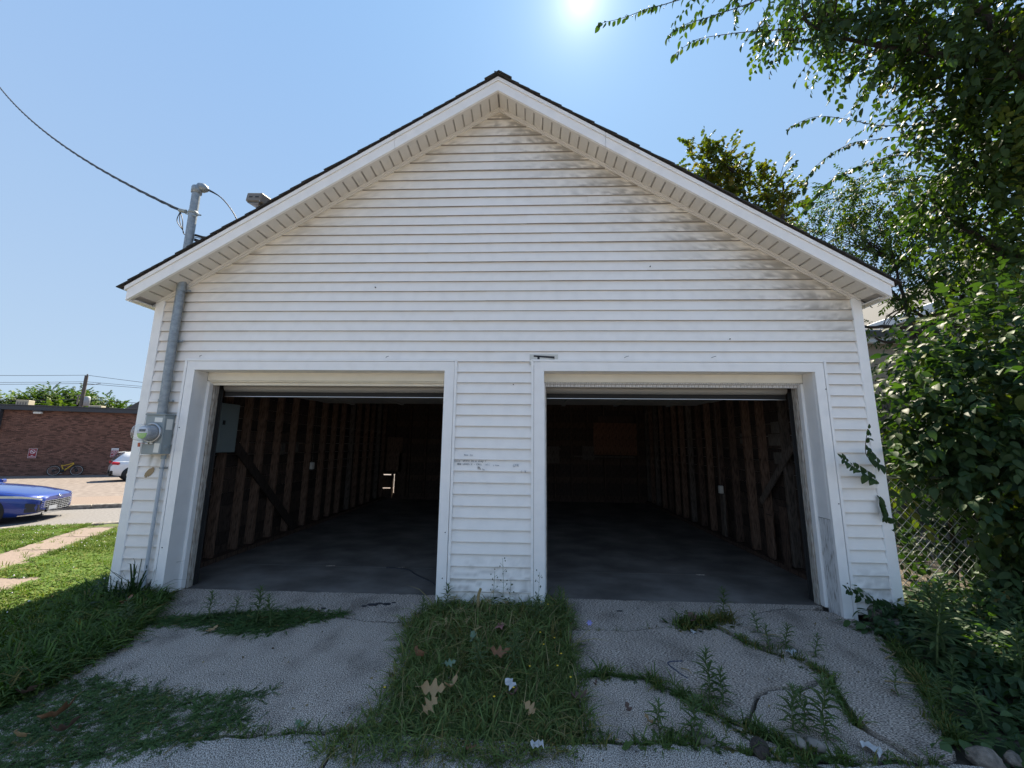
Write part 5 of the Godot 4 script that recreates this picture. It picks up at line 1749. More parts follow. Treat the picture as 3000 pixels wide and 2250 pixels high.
const PRIVET := [ [6.17, 6.00, -4.07, 0.35], [6.60, 6.26, -3.84, 0.55], [7.09, 6.33, -3.64, 0.60], [7.63, 6.25, -3.48, 0.65], [7.66, 5.61, -3.18, 0.55], [6.55, 5.39, -3.57, 0.50], [7.00, 5.29, -3.40, 0.60], [7.39, 4.97, -3.17, 0.60], [7.73, 4.82, -2.90, 0.55], [6.73, 4.59, -3.31, 0.40], [7.13, 4.34, -3.16, 0.45], [7.46, 4.13, -2.90, 0.50], [7.97, 4.56, -2.75, 0.60], [7.81, 3.86, -2.65, 0.40], [8.21, 4.12, -2.53, 0.60], [6.88, 4.01, -3.20, 0.30], [7.00, 3.72, -3.66, 0.25], [7.53, 3.56, -3.71, 0.30], [7.76, 3.75, -3.48, 0.30], [7.98, 3.62, -3.11, 0.30], [8.54, 3.55, -3.14, 0.30], [8.68, 3.33, -2.98, 0.35], [7.25, 2.82, -3.61, 0.30] ]
const PRIVET_LIMBS := [
	[Vector3(7.68, 1.16, -3.29), Vector3(7.43, 3.05, -2.98), Vector3(7.04, 3.30, -2.92), Vector3(6.67, 3.45, -2.98), Vector3(6.28, 3.47, -3.06), Vector3(6.13, 3.59, -3.24)],
	[Vector3(7.68, 1.16, -3.29), Vector3(7.15, 2.80, -3.11), Vector3(6.95, 3.27, -3.02), Vector3(7.05, 4.09, -3.20), Vector3(7.07, 4.84, -3.28)],
	[Vector3(7.68, 1.16, -3.29), Vector3(7.75, 3.01, -2.99), Vector3(7.62, 3.59, -3.00), Vector3(7.46, 4.29, -2.88), Vector3(7.65, 4.97, -2.87)],
	[Vector3(7.75, 3.01, -2.99), Vector3(8.01, 3.45, -2.83), Vector3(8.19, 3.87, -2.67), Vector3(8.21, 4.42, -2.48)],
	[Vector3(7.43, 3.05, -2.98), Vector3(7.33, 3.54, -3.09), Vector3(7.03, 3.89, -3.13), Vector3(6.81, 4.50, -3.32)],
	[Vector3(8.01, 3.45, -2.83), Vector3(7.74, 3.86, -2.85), Vector3(7.54, 4.13, -2.90)],
	[Vector3(7.68, 1.16, -3.29), Vector3(8.12, 2.67, -2.86), Vector3(8.42, 3.42, -2.75)],
	[Vector3(6.95, 3.27, -3.02), Vector3(6.70, 3.24, -3.22), Vector3(6.55, 3.35, -3.30)],
]
const SHRUB := [ [3.83, 1.22, -0.24, 0.12], [3.89, 1.42, -0.06, 0.15], [4.31, 1.00, 0.06, 0.14], [4.17, 0.51, 0.03, 0.14], [4.07, 1.87, -0.35, 0.20], [3.96, 1.56, -0.45, 0.14], [3.72, 0.10, -0.07, 0.10], [3.53, 0.10, -0.16, 0.09], [3.98, 0.24, -0.00, 0.10], [4.40, 2.36, -0.50, 0.17], [4.52, 2.41, -0.31, 0.28], [4.68, 2.43, -0.14, 0.30], [4.79, 2.32, 0.01, 0.33], [4.26, 2.03, -0.45, 0.21], [4.28, 1.99, -0.20, 0.31], [4.43, 1.96, -0.03, 0.36], [4.55, 1.90, 0.12, 0.38], [4.10, 1.65, -0.42, 0.21], [4.20, 1.59, -0.26, 0.30], [4.25, 1.54, -0.00, 0.36], [4.40, 1.50, 0.16, 0.40], [3.89, 1.28, -0.39, 0.17], [4.07, 1.40, -0.28, 0.24], [4.29, 1.36, -0.13, 0.28], [4.35, 1.18, 0.02, 0.34], [4.39, 1.12, 0.18, 0.36], [3.66, 1.03, -0.25, 0.11], [4.45, 0.87, -0.04, 0.27], [4.30, 0.78, 0.12, 0.34], [4.46, 0.55, -0.09, 0.24], [4.14, 0.47, 0.17, 0.32], [4.03, 0.26, 0.05, 0.21], [3.90, 0.07, -0.06, 0.15], [3.80, -0.00, -0.24, 0.11], [4.71, 1.65, 0.25, 0.47], [4.58, 0.91, 0.23, 0.47], [4.35, 0.43, 0.25, 0.38], [4.94, 2.42, 0.02, 0.47] ]
const MAPLE := [ [7.08, 13.08, -10.05, 0.50], [7.27, 12.36, -10.17, 0.70], [7.79, 12.25, -9.80, 0.70], [7.64, 11.64, -10.30, 0.80], [8.44, 11.69, -10.12, 0.80], [9.05, 11.03, -10.05, 0.70], [8.37, 10.92, -10.45, 0.80], [9.66, 10.57, -10.56, 0.70] ]
const MAPLE2 := [ [9.71, 11.57, -9.38, 0.30], [9.71, 11.15, -9.45, 0.40], [9.37, 10.64, -9.52, 0.50], [9.89, 10.48, -9.57, 0.55], [9.55, 9.80, -9.67, 0.70], [10.52, 9.87, -10.10, 0.50], [9.04, 9.28, -9.73, 0.70] ]
const VINES := [
	[Vector3(3.68, 1.12, -0.20), Vector3(3.34, 1.25, 0.06), Vector3(3.22, 1.33, 0.10), Vector3(3.22, 1.54, 0.15)],
	[Vector3(3.70, 0.99, -0.22), Vector3(3.31, 1.11, 0.04), Vector3(3.11, 1.20, 0.12), Vector3(2.96, 1.29, 0.16)],
	[Vector3(3.78, 0.55, -0.30), Vector3(3.46, 0.71, -0.06), Vector3(3.36, 0.82, 0.02), Vector3(3.34, 0.92, 0.03)],
	[Vector3(3.62, -0.03, 0.02), Vector3(3.34, 0.08, 0.10), Vector3(3.12, 0.14, 0.12), Vector3(2.90, 0.25, 0.12)],
]


# ------------------------------------------------------------------ plants: leaf and blade meshes
func scatter(called: String, mesh: Mesh, m: Material, xf: Array, cols: Array, parent: Node) -> MultiMeshInstance3D:
	var mm := MultiMesh.new()
	mm.transform_format = MultiMesh.TRANSFORM_3D
	mm.use_colors = cols.size() > 0
	mm.mesh = mesh
	mm.instance_count = xf.size()
	for i in xf.size():
		mm.set_instance_transform(i, xf[i])
	if cols.size():
		for i in xf.size(): mm.set_instance_color(i, cols[i])
	var o := MultiMeshInstance3D.new()
	o.multimesh = mm
	o.material_override = m
	named(o, called, parent)
	return o


func leaf(st: SurfaceTool, xf: Transform3D, l: float, w: float, fold := 0.25, curl := 0.25, prof := [0.0, 0.62, 0.98, 0.92, 0.5, 0.0]) -> void:
	# base at the origin, pointing along x, upper face towards y
	var ts := [0.0, 0.13, 0.34, 0.58, 0.82, 1.0]
	var mid := []
	var lf := []
	var rt := []
	for i in 6:
		var t: float = ts[i]
		var y := -curl * l * t * t
		var h: float = prof[i] * w * 0.5
		mid.append(xf * Vector3(l * t, y, 0))
		lf.append(xf * Vector3(l * t, y + fold * h, -h))
		rt.append(xf * Vector3(l * t, y + fold * h, h))
	st.set_smooth_group(0)
	for i in 5:
		if i == 0:
			tri(st, mid[0], lf[1], mid[1]); tri(st, mid[0], mid[1], rt[1])
		elif i == 4:
			tri(st, mid[4], lf[4], mid[5]); tri(st, mid[4], mid[5], rt[4])
		else:
			quad(st, mid[i], lf[i], lf[i + 1], mid[i + 1])
			quad(st, mid[i], mid[i + 1], rt[i + 1], rt[i])
	st.set_smooth_group(-1)


func frame(fwd: Vector3, up: Vector3) -> Basis:
	var x := fwd.normalized()
	var z := x.cross(up)
	if z.length() < 0.05: z = x.cross(Vector3(0.3, 0.2, 0.9))
	z = z.normalized()
	return Basis(x, z.cross(x), z)


func rnd3() -> Vector3:
	return Vector3(rng.randfn(), rng.randfn(), rng.randfn()).normalized()


func sprig(n: int, length: float, l: float, w: float, droop: float, fold := 0.28, prof := [0.0, 0.62, 0.98, 0.92, 0.5, 0.0]) -> ArrayMesh:
	# a twig with alternate leaves
	var st := S()
	var pts := []
	for i in 5:
		var t := i / 4.0
		pts.append(Vector3(length * t, -droop * length * t * t, sin(t * 5.0) * length * 0.03))
	tube(st, pts, 0.0022, 0.001, 3, false)
	for i in n:
		var t := 0.15 + 0.85 * float(i) / maxf(n - 1, 1)
		var p := Vector3(length * t, -droop * length * t * t, 0)
		var sd := -1.0 if i % 2 else 1.0
		var fwd := Vector3(0.62 + rng.randf_range(-0.2, 0.3), -droop * t - rng.randf_range(0.05, 0.75), sd * rng.randf_range(0.5, 1.0))
		if i == n - 1: fwd = Vector3(1, -droop - 0.4, 0)
		var k := rng.randf_range(0.68, 1.12)
		leaf(st, Transform3D(frame(fwd, Vector3(rng.randf_range(-0.5, 0.5), 1, sd * rng.randf_range(-0.6, 0.4))), p), l * k, w * k, fold, rng.randf_range(0.05, 0.4), prof)
	st.generate_normals()
	return st.commit()


func tuft(n: int, h: float, spread: float, w: float, bend: float) -> ArrayMesh:
	var st := S()
	st.set_smooth_group(0)
	for i in n:
		var a := rng.randf() * TAU
		var r := spread * sqrt(rng.randf())
		var b := Vector3(cos(a) * r, 0, sin(a) * r)
		var d := Vector3(cos(a + rng.randfn() * 0.8), 0, sin(a + rng.randfn() * 0.8))
		var sd := Vector3(-d.z, 0, d.x) * w * 0.5 * rng.randf_range(0.7, 1.3)
		var hh := h * rng.randf_range(0.5, 1.15)
		var lean := bend * rng.randf_range(0.3, 1.3)
		var p0 := b
		var p1 := b + Vector3.UP * hh * 0.5 + d * hh * lean * 0.22
		var p2 := b + Vector3.UP * hh * (0.88 - 0.2 * lean) + d * hh * lean * 0.62
		var p3 := b + Vector3.UP * hh * (1.05 - 0.5 * lean) + d * hh * lean * 1.05
		quad(st, p0 - sd, p1 - sd, p1 + sd, p0 + sd)
		quad(st, p1 - sd, p2 - sd * 0.7, p2 + sd * 0.7, p1 + sd)
		tri(st, p2 - sd * 0.7, p3, p2 + sd * 0.7)
	st.generate_normals()
	return st.commit()


func clover(n: int, spread: float, h: float, r: float) -> ArrayMesh:
	var st := S()
	for i in n:
		var a := rng.randf() * TAU
		var d := spread * sqrt(rng.randf())
		var c := Vector3(cos(a) * d, h * rng.randf_range(0.5, 1.1), sin(a) * d)
		for k in 3:
			var t := a + TAU * k / 3.0
			leaf(st, Transform3D(frame(Vector3(cos(t), rng.randf_range(-0.2, 0.35), sin(t)), Vector3.UP + rnd3() * 0.2), c), r, r * 0.95, 0.2, 0.1, [0.0, 0.4, 0.8, 1.0, 0.85, 0.3])
	st.generate_normals()
	return st.commit()


func creeper(n: int, reach: float, l: float) -> ArrayMesh:
	# prostrate weed: wiry stems lying on the ground with tiny paired leaves
	var st := S()
	for i in n:
		var a := rng.randf() * TAU
		var d := Vector3(cos(a), 0, sin(a))
		var len := reach * rng.randf_range(0.5, 1.1)
		var rise := rng.randf_range(0.02, 0.32)
		for k in 11:
			var t := (k + 1) / 11.0
			var p := d * len * t + Vector3.UP * (0.006 + rise * len * t * (1.0 - 0.45 * t))
			for sd in [-1.0, 1.0]:
				leaf(st, Transform3D(frame(d + Vector3(-d.z, rng.randf_range(-0.1, 0.6), d.x) * sd, Vector3.UP + rnd3() * 0.4), p), l * rng.randf_range(0.7, 1.2), l * 0.42, 0.2, 0.1)
	st.generate_normals()
	return st.commit()


func rosette(n: int, l: float, w: float) -> ArrayMesh:
	var st := S()
	for i in n:
		var a := TAU * i / n + rng.randf_range(-0.25, 0.25)
		var k := rng.randf_range(0.7, 1.1)
		leaf(st, Transform3D(frame(Vector3(cos(a), rng.randf_range(0.2, 0.9), sin(a)), Vector3.UP), Vector3.UP * 0.005), l * k, w * k, 0.25, 0.35, [0.15, 0.3, 0.7, 1.0, 0.8, 0.1])
	st.generate_normals()
	return st.commit()


func tones(n: int, a: Color, b: Color, dry := 0.0, dryc := Color(0.22, 0.17, 0.06)) -> Array:
	var out := []
	for i in n:
		var c := a.lerp(b, rng.randf())
		if rng.randf() < dry: c = c.lerp(dryc, rng.randf_range(0.4, 1.0))
		var k := rng.randf_range(0.75, 1.2)
		out.append(Color(c.r * k, c.g * k, c.b * k))
	return out


func upright(p: Vector3, size: float, tilt := 0.15) -> Transform3D:
	var b := Basis(Vector3.UP, rng.randf() * TAU) * Basis(Vector3.RIGHT, rng.randfn() * tilt) * Basis(Vector3.BACK, rng.randfn() * tilt)
	return Transform3D(b.scaled(Vector3.ONE * size), p)


# ------------------------------------------------------------------ grass and ground plants
func make_lawn() -> void:
	var path := PackedVector2Array(PATH)
	# pull the path's polygon out along the true slabs
	path = PackedVector2Array([Vector2(-6.0, -0.35), Vector2(-6.62, -1.15), Vector2(-7.52, -2.30), Vector2(-8.60, -3.69), Vector2(-9.70, -5.08), Vector2(-10.9, -6.35), Vector2(-9.3, -6.5), Vector2(-8.85, -5.05), Vector2(-7.74, -3.62), Vector2(-6.72, -2.26), Vector2(-5.70, -0.86), Vector2(-5.0, 0.15)])
	var patch := PackedVector2Array(PATCH)
	var sets := [[], [], [], []]
	var cols := [[], [], [], []]
	var lo := Color(0.075, 0.115, 0.016)
	var hi := Color(0.17, 0.215, 0.042)
	for i in 88000:
		var u := rng.randf()
		var x: float = lerp(-11.5, -2.4, u)
		var z := rng.randf_range(-7.6, 2.3)
		var s := N.x * x + N.z * z
		if s > 9.72 or (x > -3.47 and z < 0.02 and z > -6.5) or x > lawn_edge(z) + 0.05 + wob.get_noise_1d(z * 700.0) * 0.14: continue
		if x > -3.4 and z < -0.1: continue
		var p := Vector2(x, z)
		if Geometry2D.is_point_in_polygon(p, path) or Geometry2D.is_point_in_polygon(p, patch):
			if rng.randf() > 0.012: continue
		var d := Vector2(x - 0.3, z - 3.5).length()
		if d > 6.0 and rng.randf() > 6.0 / d: continue
		var n := wob.get_noise_2d(x * 60.0, z * 60.0)
		var n2 := wob.get_noise_2d(x * 220.0 + 40.0, z * 220.0)
		if n2 < -0.42: continue
		var kind := 0
		if rng.randf() < 0.42 + n * 0.7: kind = 1
		if rng.randf() < 0.035: kind = 2
		var c := lo.lerp(hi, clampf(0.45 + n * 0.9 + rng.randfn() * 0.22, 0.0, 1.0))
		if rng.randf() < 0.10 - n2 * 0.22: c = c.lerp(Color(0.30, 0.25, 0.09), rng.randf_range(0.3, 0.9))
		var size := rng.randf_range(0.65, 1.25)
		if kind == 1: c = Color(c.r * 0.8, c.g * 1.02, c.b * 1.1)
		sets[kind].append(upright(Vector3(x, gy(x, z) - 0.006, z), size))
		cols[kind].append(c)
	scatter_stuff("lawn_grass", tuft(9, 0.070, 0.035, 0.0055, 0.8), "leaf_soft", sets[0], cols[0], "short sunlit lawn grass between the garage and the street", "grass")
	scatter_stuff("clover", clover(7, 0.045, 0.045, 0.014), "leaf_soft", sets[1], cols[1], "low clover leaves mixed through the lawn left of the garage", "clover")
	scatter_stuff("lawn_weeds", rosette(7, 0.075, 0.028), "leaf_soft", sets[2], cols[2], "broad-leaved rosettes dotted over the lawn left of the garage", "lawn weeds")
	# white clover heads
	var st := S()
	lathe(st, [Vector2(0, 0.0), Vector2(0.006, 0.004), Vector2(0.006, 0.010), Vector2(0, 0.015)], Transform3D.IDENTITY, 6)
	st.generate_normals()
	var xf := []
	for i in 420:
		var x := rng.randf_range(-10.5, -3.6)
		var z := rng.randf_range(-6.5, 0.6)
		if N.x * x + N.z * z > 9.5 or Geometry2D.is_point_in_polygon(Vector2(x, z), path): continue
		if wob.get_noise_2d(x * 40.0, z * 40.0 + 90.0) < -0.05: continue
		xf.append(upright(Vector3(x, gy(x, z) + 0.06, z), rng.randf_range(0.7, 1.2)))
	scatter_stuff("clover_flowers", st.commit(), "sign_white", xf, [], "tiny white clover heads scattered over the sunlit lawn", "clover flowers")
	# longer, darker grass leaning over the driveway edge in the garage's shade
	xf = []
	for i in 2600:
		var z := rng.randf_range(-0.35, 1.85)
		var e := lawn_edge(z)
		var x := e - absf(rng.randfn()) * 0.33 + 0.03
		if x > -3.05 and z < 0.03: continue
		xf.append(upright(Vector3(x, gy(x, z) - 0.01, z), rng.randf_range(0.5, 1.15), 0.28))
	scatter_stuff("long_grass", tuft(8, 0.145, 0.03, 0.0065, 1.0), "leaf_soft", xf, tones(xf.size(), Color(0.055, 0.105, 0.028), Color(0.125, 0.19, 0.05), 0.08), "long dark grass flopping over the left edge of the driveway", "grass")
	var clump := thing("grass_clump", "tall dark grass clump against the left corner of the garage", "grass clump", Vector3(-3.16, -0.06, 0.07))
	for q in [[0.0, 0.0, 1.0], [-0.12, 0.03, 0.8], [0.12, 0.05, 0.7], [-0.22, 0.02, 0.65], [0.05, 0.12, 0.75], [0.2, 0.06, 0.5], [-0.3, 0.08, 0.6], [0.02, -0.02, 1.2], [0.08, 0.02, 1.05]]:
		var t := obj("blades", tuft(15, 0.40, 0.05, 0.011, 0.75), M.leaf_deep, clump)
		t.position = Vector3(q[0], 0, q[1])
		t.scale = Vector3.ONE * q[2]
	for i in 14:
		st = S()
		leaf(st, Transform3D.IDENTITY, 0.10, 0.045, 0.2, 0.3)
		var l := obj("leaf", st, M.leaf_deep if i % 2 else M.leaf_mid, clump)
		l.transform = Transform3D(frame(rnd3() + Vector3(0.2, 0.2, 0.6), Vector3.UP), Vector3(rng.randf_range(-0.2, 0.28), rng.randf_range(0.03, 0.16), rng.randf_range(0.1, 0.26)))


func scatter_stuff(called: String, mesh: Mesh, m: String, xf: Array, cols: Array, label: String, category: String) -> void:
	stuff(scatter(called, mesh, M[m], xf, cols, self), label, category)


func in_poly(poly: Array, grow: float) -> Vector2:
	var pp := PackedVector2Array(poly)
	var lo := Vector2(99, 99)
	var hi := -lo
	for p in poly:
		lo = lo.min(p)
		hi = hi.max(p)
	for k in 40:
		var p := Vector2(rng.randf_range(lo.x - grow, hi.x + grow), rng.randf_range(lo.y - grow, hi.y + grow))
		if Geometry2D.is_point_in_polygon(p, pp): return p
		if grow > 0.0:
			var q := p.lerp((lo + hi) * 0.5, 0.08)
			if Geometry2D.is_point_in_polygon(q, pp): return p
	return poly[0]


func make_weed_mats() -> void:
	# the tongue of grass between the two aprons
	var xf := [[], [], [], []]
	for i in 3900:
		var p := in_poly(MEDIAN, 0.03)
		var back := smoothstep(1.2, 0.1, p.y)
		var k := 0
		var r := rng.randf()
		if r < 0.34: k = 1
		elif r < 0.37: k = 2
		elif r < 0.44: k = 3
		xf[k].append(upright(Vector3(p.x, gy(p.x, p.y) - 0.02, p.y), rng.randf_range(0.55, 1.1) * lerp(0.8, 1.15, back), 0.25))
	scatter_stuff("median_grass", tuft(9, 0.115, 0.03, 0.0055, 0.95), "leaf_soft", xf[0], tones(xf[0].size(), Color(0.10, 0.155, 0.05), Color(0.20, 0.25, 0.085), 0.16), "thick tongue of grass growing between the two driveway aprons", "grass")
	scatter_stuff("median_weeds", creeper(6, 0.075, 0.016), "leaf_soft", xf[1], tones(xf[1].size(), Color(0.085, 0.14, 0.045), Color(0.155, 0.22, 0.075), 0.08), "small-leaved weeds woven through the grass tongue", "weeds")
	scatter_stuff("median_rosettes", rosette(6, 0.085, 0.036), "leaf_soft", xf[2], tones(xf[2].size(), Color(0.075, 0.13, 0.055), Color(0.14, 0.20, 0.09), 0.05), "broad-leaved rosettes in the grass tongue", "weeds")
	scatter_stuff("dry_grass", tuft(4, 0.15, 0.03, 0.004, 1.2), "leaf_soft", xf[3], tones(xf[3].size(), Color(0.24, 0.20, 0.09), Color(0.36, 0.30, 0.16)), "dry straw blades in the grass tongue", "dry grass")
	# knotweed mats on the left apron
	for q in [[MAT_FRONT, 1150, "knotweed_mat", "dense low mat of tiny-leaved weed across the front left corner of the apron"], [MAT_BACK, 620, "knotweed_mat", "narrow low mat of tiny-leaved weed along the back joint of the left apron"]]:
		var a := []
		for i in q[1]:
			var p := in_poly(q[0], 0.06)
			a.append(upright(Vector3(p.x, -0.035 * (p.y + 0.2) - 0.004, p.y), rng.randf_range(0.55, 1.15), 0.15))
		scatter_stuff(q[2], creeper(7, 0.085, 0.0095), "leaf_soft", a, tones(a.size(), Color(0.06, 0.112, 0.042), Color(0.11, 0.18, 0.06), 0.05), q[3], "ground cover")
	# plants rooted in the joints and cracks
	var lines := [
		[[Vector2(0.62, 0.35), Vector2(1.06, 0.35), Vector2(1.39, 0.28), Vector2(1.85, 0.18)], 70, 0.6, "thin weeds in the joint across the right apron"],
		[[Vector2(1.5, 0.26), Vector2(1.72, 0.2), Vector2(1.95, 0.16)], 420, 1.45, "brownish weed clump in the middle of the right apron's back joint"],
		[[Vector2(1.78, 0.24), Vector2(1.88, 0.45), Vector2(2.0, 0.58), Vector2(2.18, 0.68), Vector2(2.18, 0.86), Vector2(2.08, 1.07), Vector2(2.04, 1.21)], 300, 0.95, "weeds tracing the curved crack on the right side of the right apron"],
		[[Vector2(0.6, 0.92), Vector2(0.78, 0.87), Vector2(1.03, 0.89), Vector2(1.2, 1.03), Vector2(1.35, 1.2), Vector2(1.48, 1.31), Vector2(1.6, 1.39), Vector2(1.74, 1.46)], 420, 1.0, "weeds filling the long slanting crack across the right apron"],
		[[Vector2(-0.6, 1.41), Vector2(-0.85, 1.44), Vector2(-1.1, 1.46)], 60, 0.8, "weeds in the front joint between the mat and the grass tongue"],
		[[Vector2(0.6, 1.41), Vector2(1.1, 1.385), Vector2(1.55, 1.47), Vector2(2.2, 1.45)], 330, 0.95, "weeds along the front joint of the right apron"],
		[[Vector2(2.42, 1.32), Vector2(2.62, 1.02), Vector2(2.82, 0.7), Vector2(2.95, 0.42)], 420, 1.1, "weeds along the right edge of the right apron"]]
	for q in lines:
		var a := []
		var b := []
		for i in q[1]:
			var t = rng.randf() * (q[0].size() - 1)
			var p: Vector2 = q[0][int(t)].lerp(q[0][int(t) + 1], t - int(t)) + Vector2(rng.randfn(), rng.randfn()) * 0.022 * q[2]
			if wob.get_noise_2d(p.x * 900.0, p.y * 900.0) < -0.08: continue
			var x := upright(Vector3(p.x, -0.035 * (p.y + 0.2) - 0.012, p.y), rng.randf_range(0.45, 1.0) * q[2], 0.25)
			if rng.randf() < 0.55: a.append(x)
			else: b.append(x)
		var dry := 0.25 if q[3].begins_with("brown") else 0.08
		scatter_stuff("crack_grass", tuft(7, 0.10, 0.02, 0.0055, 1.0), "leaf_soft", a, tones(a.size(), Color(0.07, 0.115, 0.034), Color(0.13, 0.18, 0.055), dry * 1.5), "grassy blades among the " + q[3], "grass")
		scatter_stuff("crack_weeds", creeper(6, 0.07, 0.015), "leaf_soft", b, tones(b.size(), Color(0.06, 0.11, 0.034), Color(0.12, 0.18, 0.055), dry), "small leaves of the " + q[3], "weeds")


func make_weed(tall: float, leaves: int, l: float) -> Node3D:
	# a leafy upright stem like young goldenrod; height about one unit of `tall`
	var o := Node3D.new()
	var st := S()
	var pts := spline([Vector3.ZERO, Vector3(0.01, tall * 0.4, 0.006), Vector3(0.0, tall * 0.75, -0.008), Vector3(0.006, tall, 0)])
	tube(st, pts, 0.004, 0.0015, 5)
	obj("stem", st, M.stem_green, o)
	st = S()
	for i in leaves:
		var t := 0.06 + 0.94 * float(i) / leaves
		var a := i * 2.4
		var k := (0.5 + 0.9 * sin(PI * clampf(t * 0.9 + 0.12, 0.0, 1.0))) * rng.randf_range(0.8, 1.15)
		var p: Vector3 = pts[int(t * (pts.size() - 1))]
		leaf(st, Transform3D(frame(Vector3(cos(a), 0.35 + 1.3 * t * t + rng.randf_range(-0.2, 0.2), sin(a)), Vector3.UP), p), l * k, l * k * 0.17, 0.3, 0.45, [0.2, 0.7, 1.0, 0.9, 0.5, 0.0])
	obj("leaves", st, M.weed_green, o)
	return o


func make_weeds() -> void:
	var protos := [make_weed(0.22, 46, 0.055), make_weed(0.30, 60, 0.065), make_weed(0.16, 30, 0.05)]
	var list := [[-2.19, 0.36, 0, 1.0, "thin upright weed nearest the left casing in the back joint"], [-2.02, 0.30, 2, 1.0, "spindly pale weed just right of the one nearest the left casing"], [-1.77, 0.42, 1, 0.95, "taller weed in the middle of the left apron's back mat"], [-1.63, 0.46, 1, 0.85, "lighter green weed at the right of the pair in the left apron's back mat"],
		[0.60, 0.20, 1, 0.85, "upright weed beside the right foot of the middle pier"], [0.68, 0.33, 2, 0.9, "short reddish-footed weed next to the violet flower"], [1.93, 0.13, 1, 0.85, "tall curled weed standing before the dark right doorway"], [2.05, 0.33, 2, 1.0, "small weed where the curved crack begins"],
		[1.99, 0.55, 2, 1.05, "first of three weeds along the upper curved crack, by the white scrap"], [2.14, 0.53, 0, 0.85, "middle of three weeds along the upper curved crack"], [2.27, 0.62, 2, 1.0, "last of three weeds along the upper curved crack"], [1.35, 1.06, 1, 0.9, "bushy tall weed rising from the middle of the slanting crack"], [1.40, 1.12, 0, 0.9, "shorter weed leaning beside the bushy tall one in the slanting crack"],
		[1.13, 1.33, 0, 0.9, "bright weed at the front of the right apron, right of its neighbour"], [0.99, 1.31, 2, 0.95, "small bright weed at the front of the right apron"], [1.66, 1.31, 1, 0.8, "bright green weed in the front right corner of the apron"], [1.80, 1.33, 1, 1.0, "large bushy weed beside the curved crack's lower end"], [1.74, 1.25, 0, 0.9, "feathery weed behind the large bushy one"],
		[2.55, 1.14, 1, 0.7, "whorled weed at the right edge of the apron"], [2.78, 0.98, 1, 0.75, "broad whorled weed in the greenery right of the apron"], [2.66, 1.22, 0, 0.9, "low whorled weed at the lower right of the picture"], [2.46, 1.00, 2, 1.0, "sparse weed on the bare edge right of the apron"], [2.95, 0.72, 1, 1.9, "very tall weed stalk at the right, left of its twin"], [3.10, 0.66, 1, 1.7, "very tall weed stalk at the right, right of its twin"],
		[3.20, 0.92, 1, 1.4, "tall pale-topped weed near the right margin"], [0.24, 0.86, 1, 0.85, "tallest leafy weed in the right part of the grass tongue"], [0.02, 0.93, 0, 1.0, "leafy weed near the middle of the grass tongue"], [-0.35, 0.10, 0, 1.0, "leafy weed against the left foot of the middle pier"], [-0.52, 0.24, 0, 0.8, "weed at the back left corner of the grass tongue"], [0.38, 0.28, 0, 1.0, "weed at the back right of the grass tongue"], [-2.62, 0.62, 1, 0.75, "pale leafy weed standing in the long grass left of the apron"], [-2.72, 0.50, 0, 0.95, "leafy weed just behind the pale one in the long grass"]]
	for q in list:
		var c := copy(protos[q[2]], "weed", Vector3(q[0], -0.035 * (maxf(q[1], -0.2) + 0.2) - 0.01, q[1]), rng.randf() * TAU, q[3], q[4])
		c.set_meta("category", "weed")
		c.set_meta("group", "upright weeds on and round the driveway")
		c.rotation.x = rng.randfn() * 0.08
	for p in protos: p.free()
	# seed stalks and a broken stick before the pier
	for q in [[0.04, 0.10, 0.33, "left of three bare seed stalks before the pier"], [0.11, 0.11, 0.44, "middle and tallest of three bare seed stalks before the pier"], [0.18, 0.12, 0.26, "right of three bare seed stalks before the pier"], [0.42, 0.12, 0.34, "branched seed stalk by the right casing of the pier"]]:
		var o := thing("seed_stalk", q[3], "seed stalk", Vector3(q[0], -0.02, q[1]), rng.randf() * TAU, "seed stalks before the pier")
		var st := S()
		var h: float = q[2]
		tube(st, [Vector3.ZERO, Vector3(0.008, h * 0.5, 0.004), Vector3(-0.002, h, 0)], 0.002, 0.0012, 4)
		for i in 5:
			var a := i * 2.3
			tube(st, [Vector3(0.005, h * (0.45 + 0.1 * i), 0), Vector3(0.005 + cos(a) * 0.03, h * (0.52 + 0.1 * i), sin(a) * 0.03)], 0.0012, -1.0, 3)
		obj("stem", st, M.stem_green, o)
		st = S()
		for i in 7:
			var a := i * 2.3
			lathe(st, [Vector2(0, 0), Vector2(0.005, 0.004), Vector2(0.003, 0.012), Vector2(0, 0.014)], Transform3D(Basis.IDENTITY, Vector3(0.005 + cos(a) * 0.03, h * (0.52 + 0.08 * i), sin(a) * 0.03)), 6)
		stuff(obj("buds", st, M.leaf_deep, o))
		st = S()
		for i in 5: leaf(st, Transform3D(frame(Vector3(cos(i * 2.0), 0.4, sin(i * 2.0)), Vector3.UP), Vector3(0.003, h * 0.08 * i, 0)), 0.05, 0.03)
		obj("leaves", st, M.leaf_deep, o)
	var o := thing("broken_stick", "broken dry stick poking up before the middle pier", "stick", Vector3(-0.10, -0.03, 0.14))
	var st := S()
	tube(st, spline([Vector3(0, 0, 0), Vector3(0.01, 0.08, 0.005), Vector3(0.012, 0.16, 0), Vector3(0.03, 0.215, 0.0)]), 0.014, 0.011, 8)
	tube(st, [Vector3(0.01, 0.09, 0), Vector3(0.035, 0.12, 0.01)], 0.007, 0.004, 6)
	obj("shaft", st, M.stem_dry, o)
	st = S()
	bevel(st, Vector3(-0.012, 0.025, 0.0), Vector3(0.06, 0.06, 0.05), 0.02)
	tube(st, [Vector3(-0.02, 0.03, 0), Vector3(-0.035, 0.10, 0.0)], 0.008, 0.003, 6)
	obj("stub", st, M.oak_dark, o)
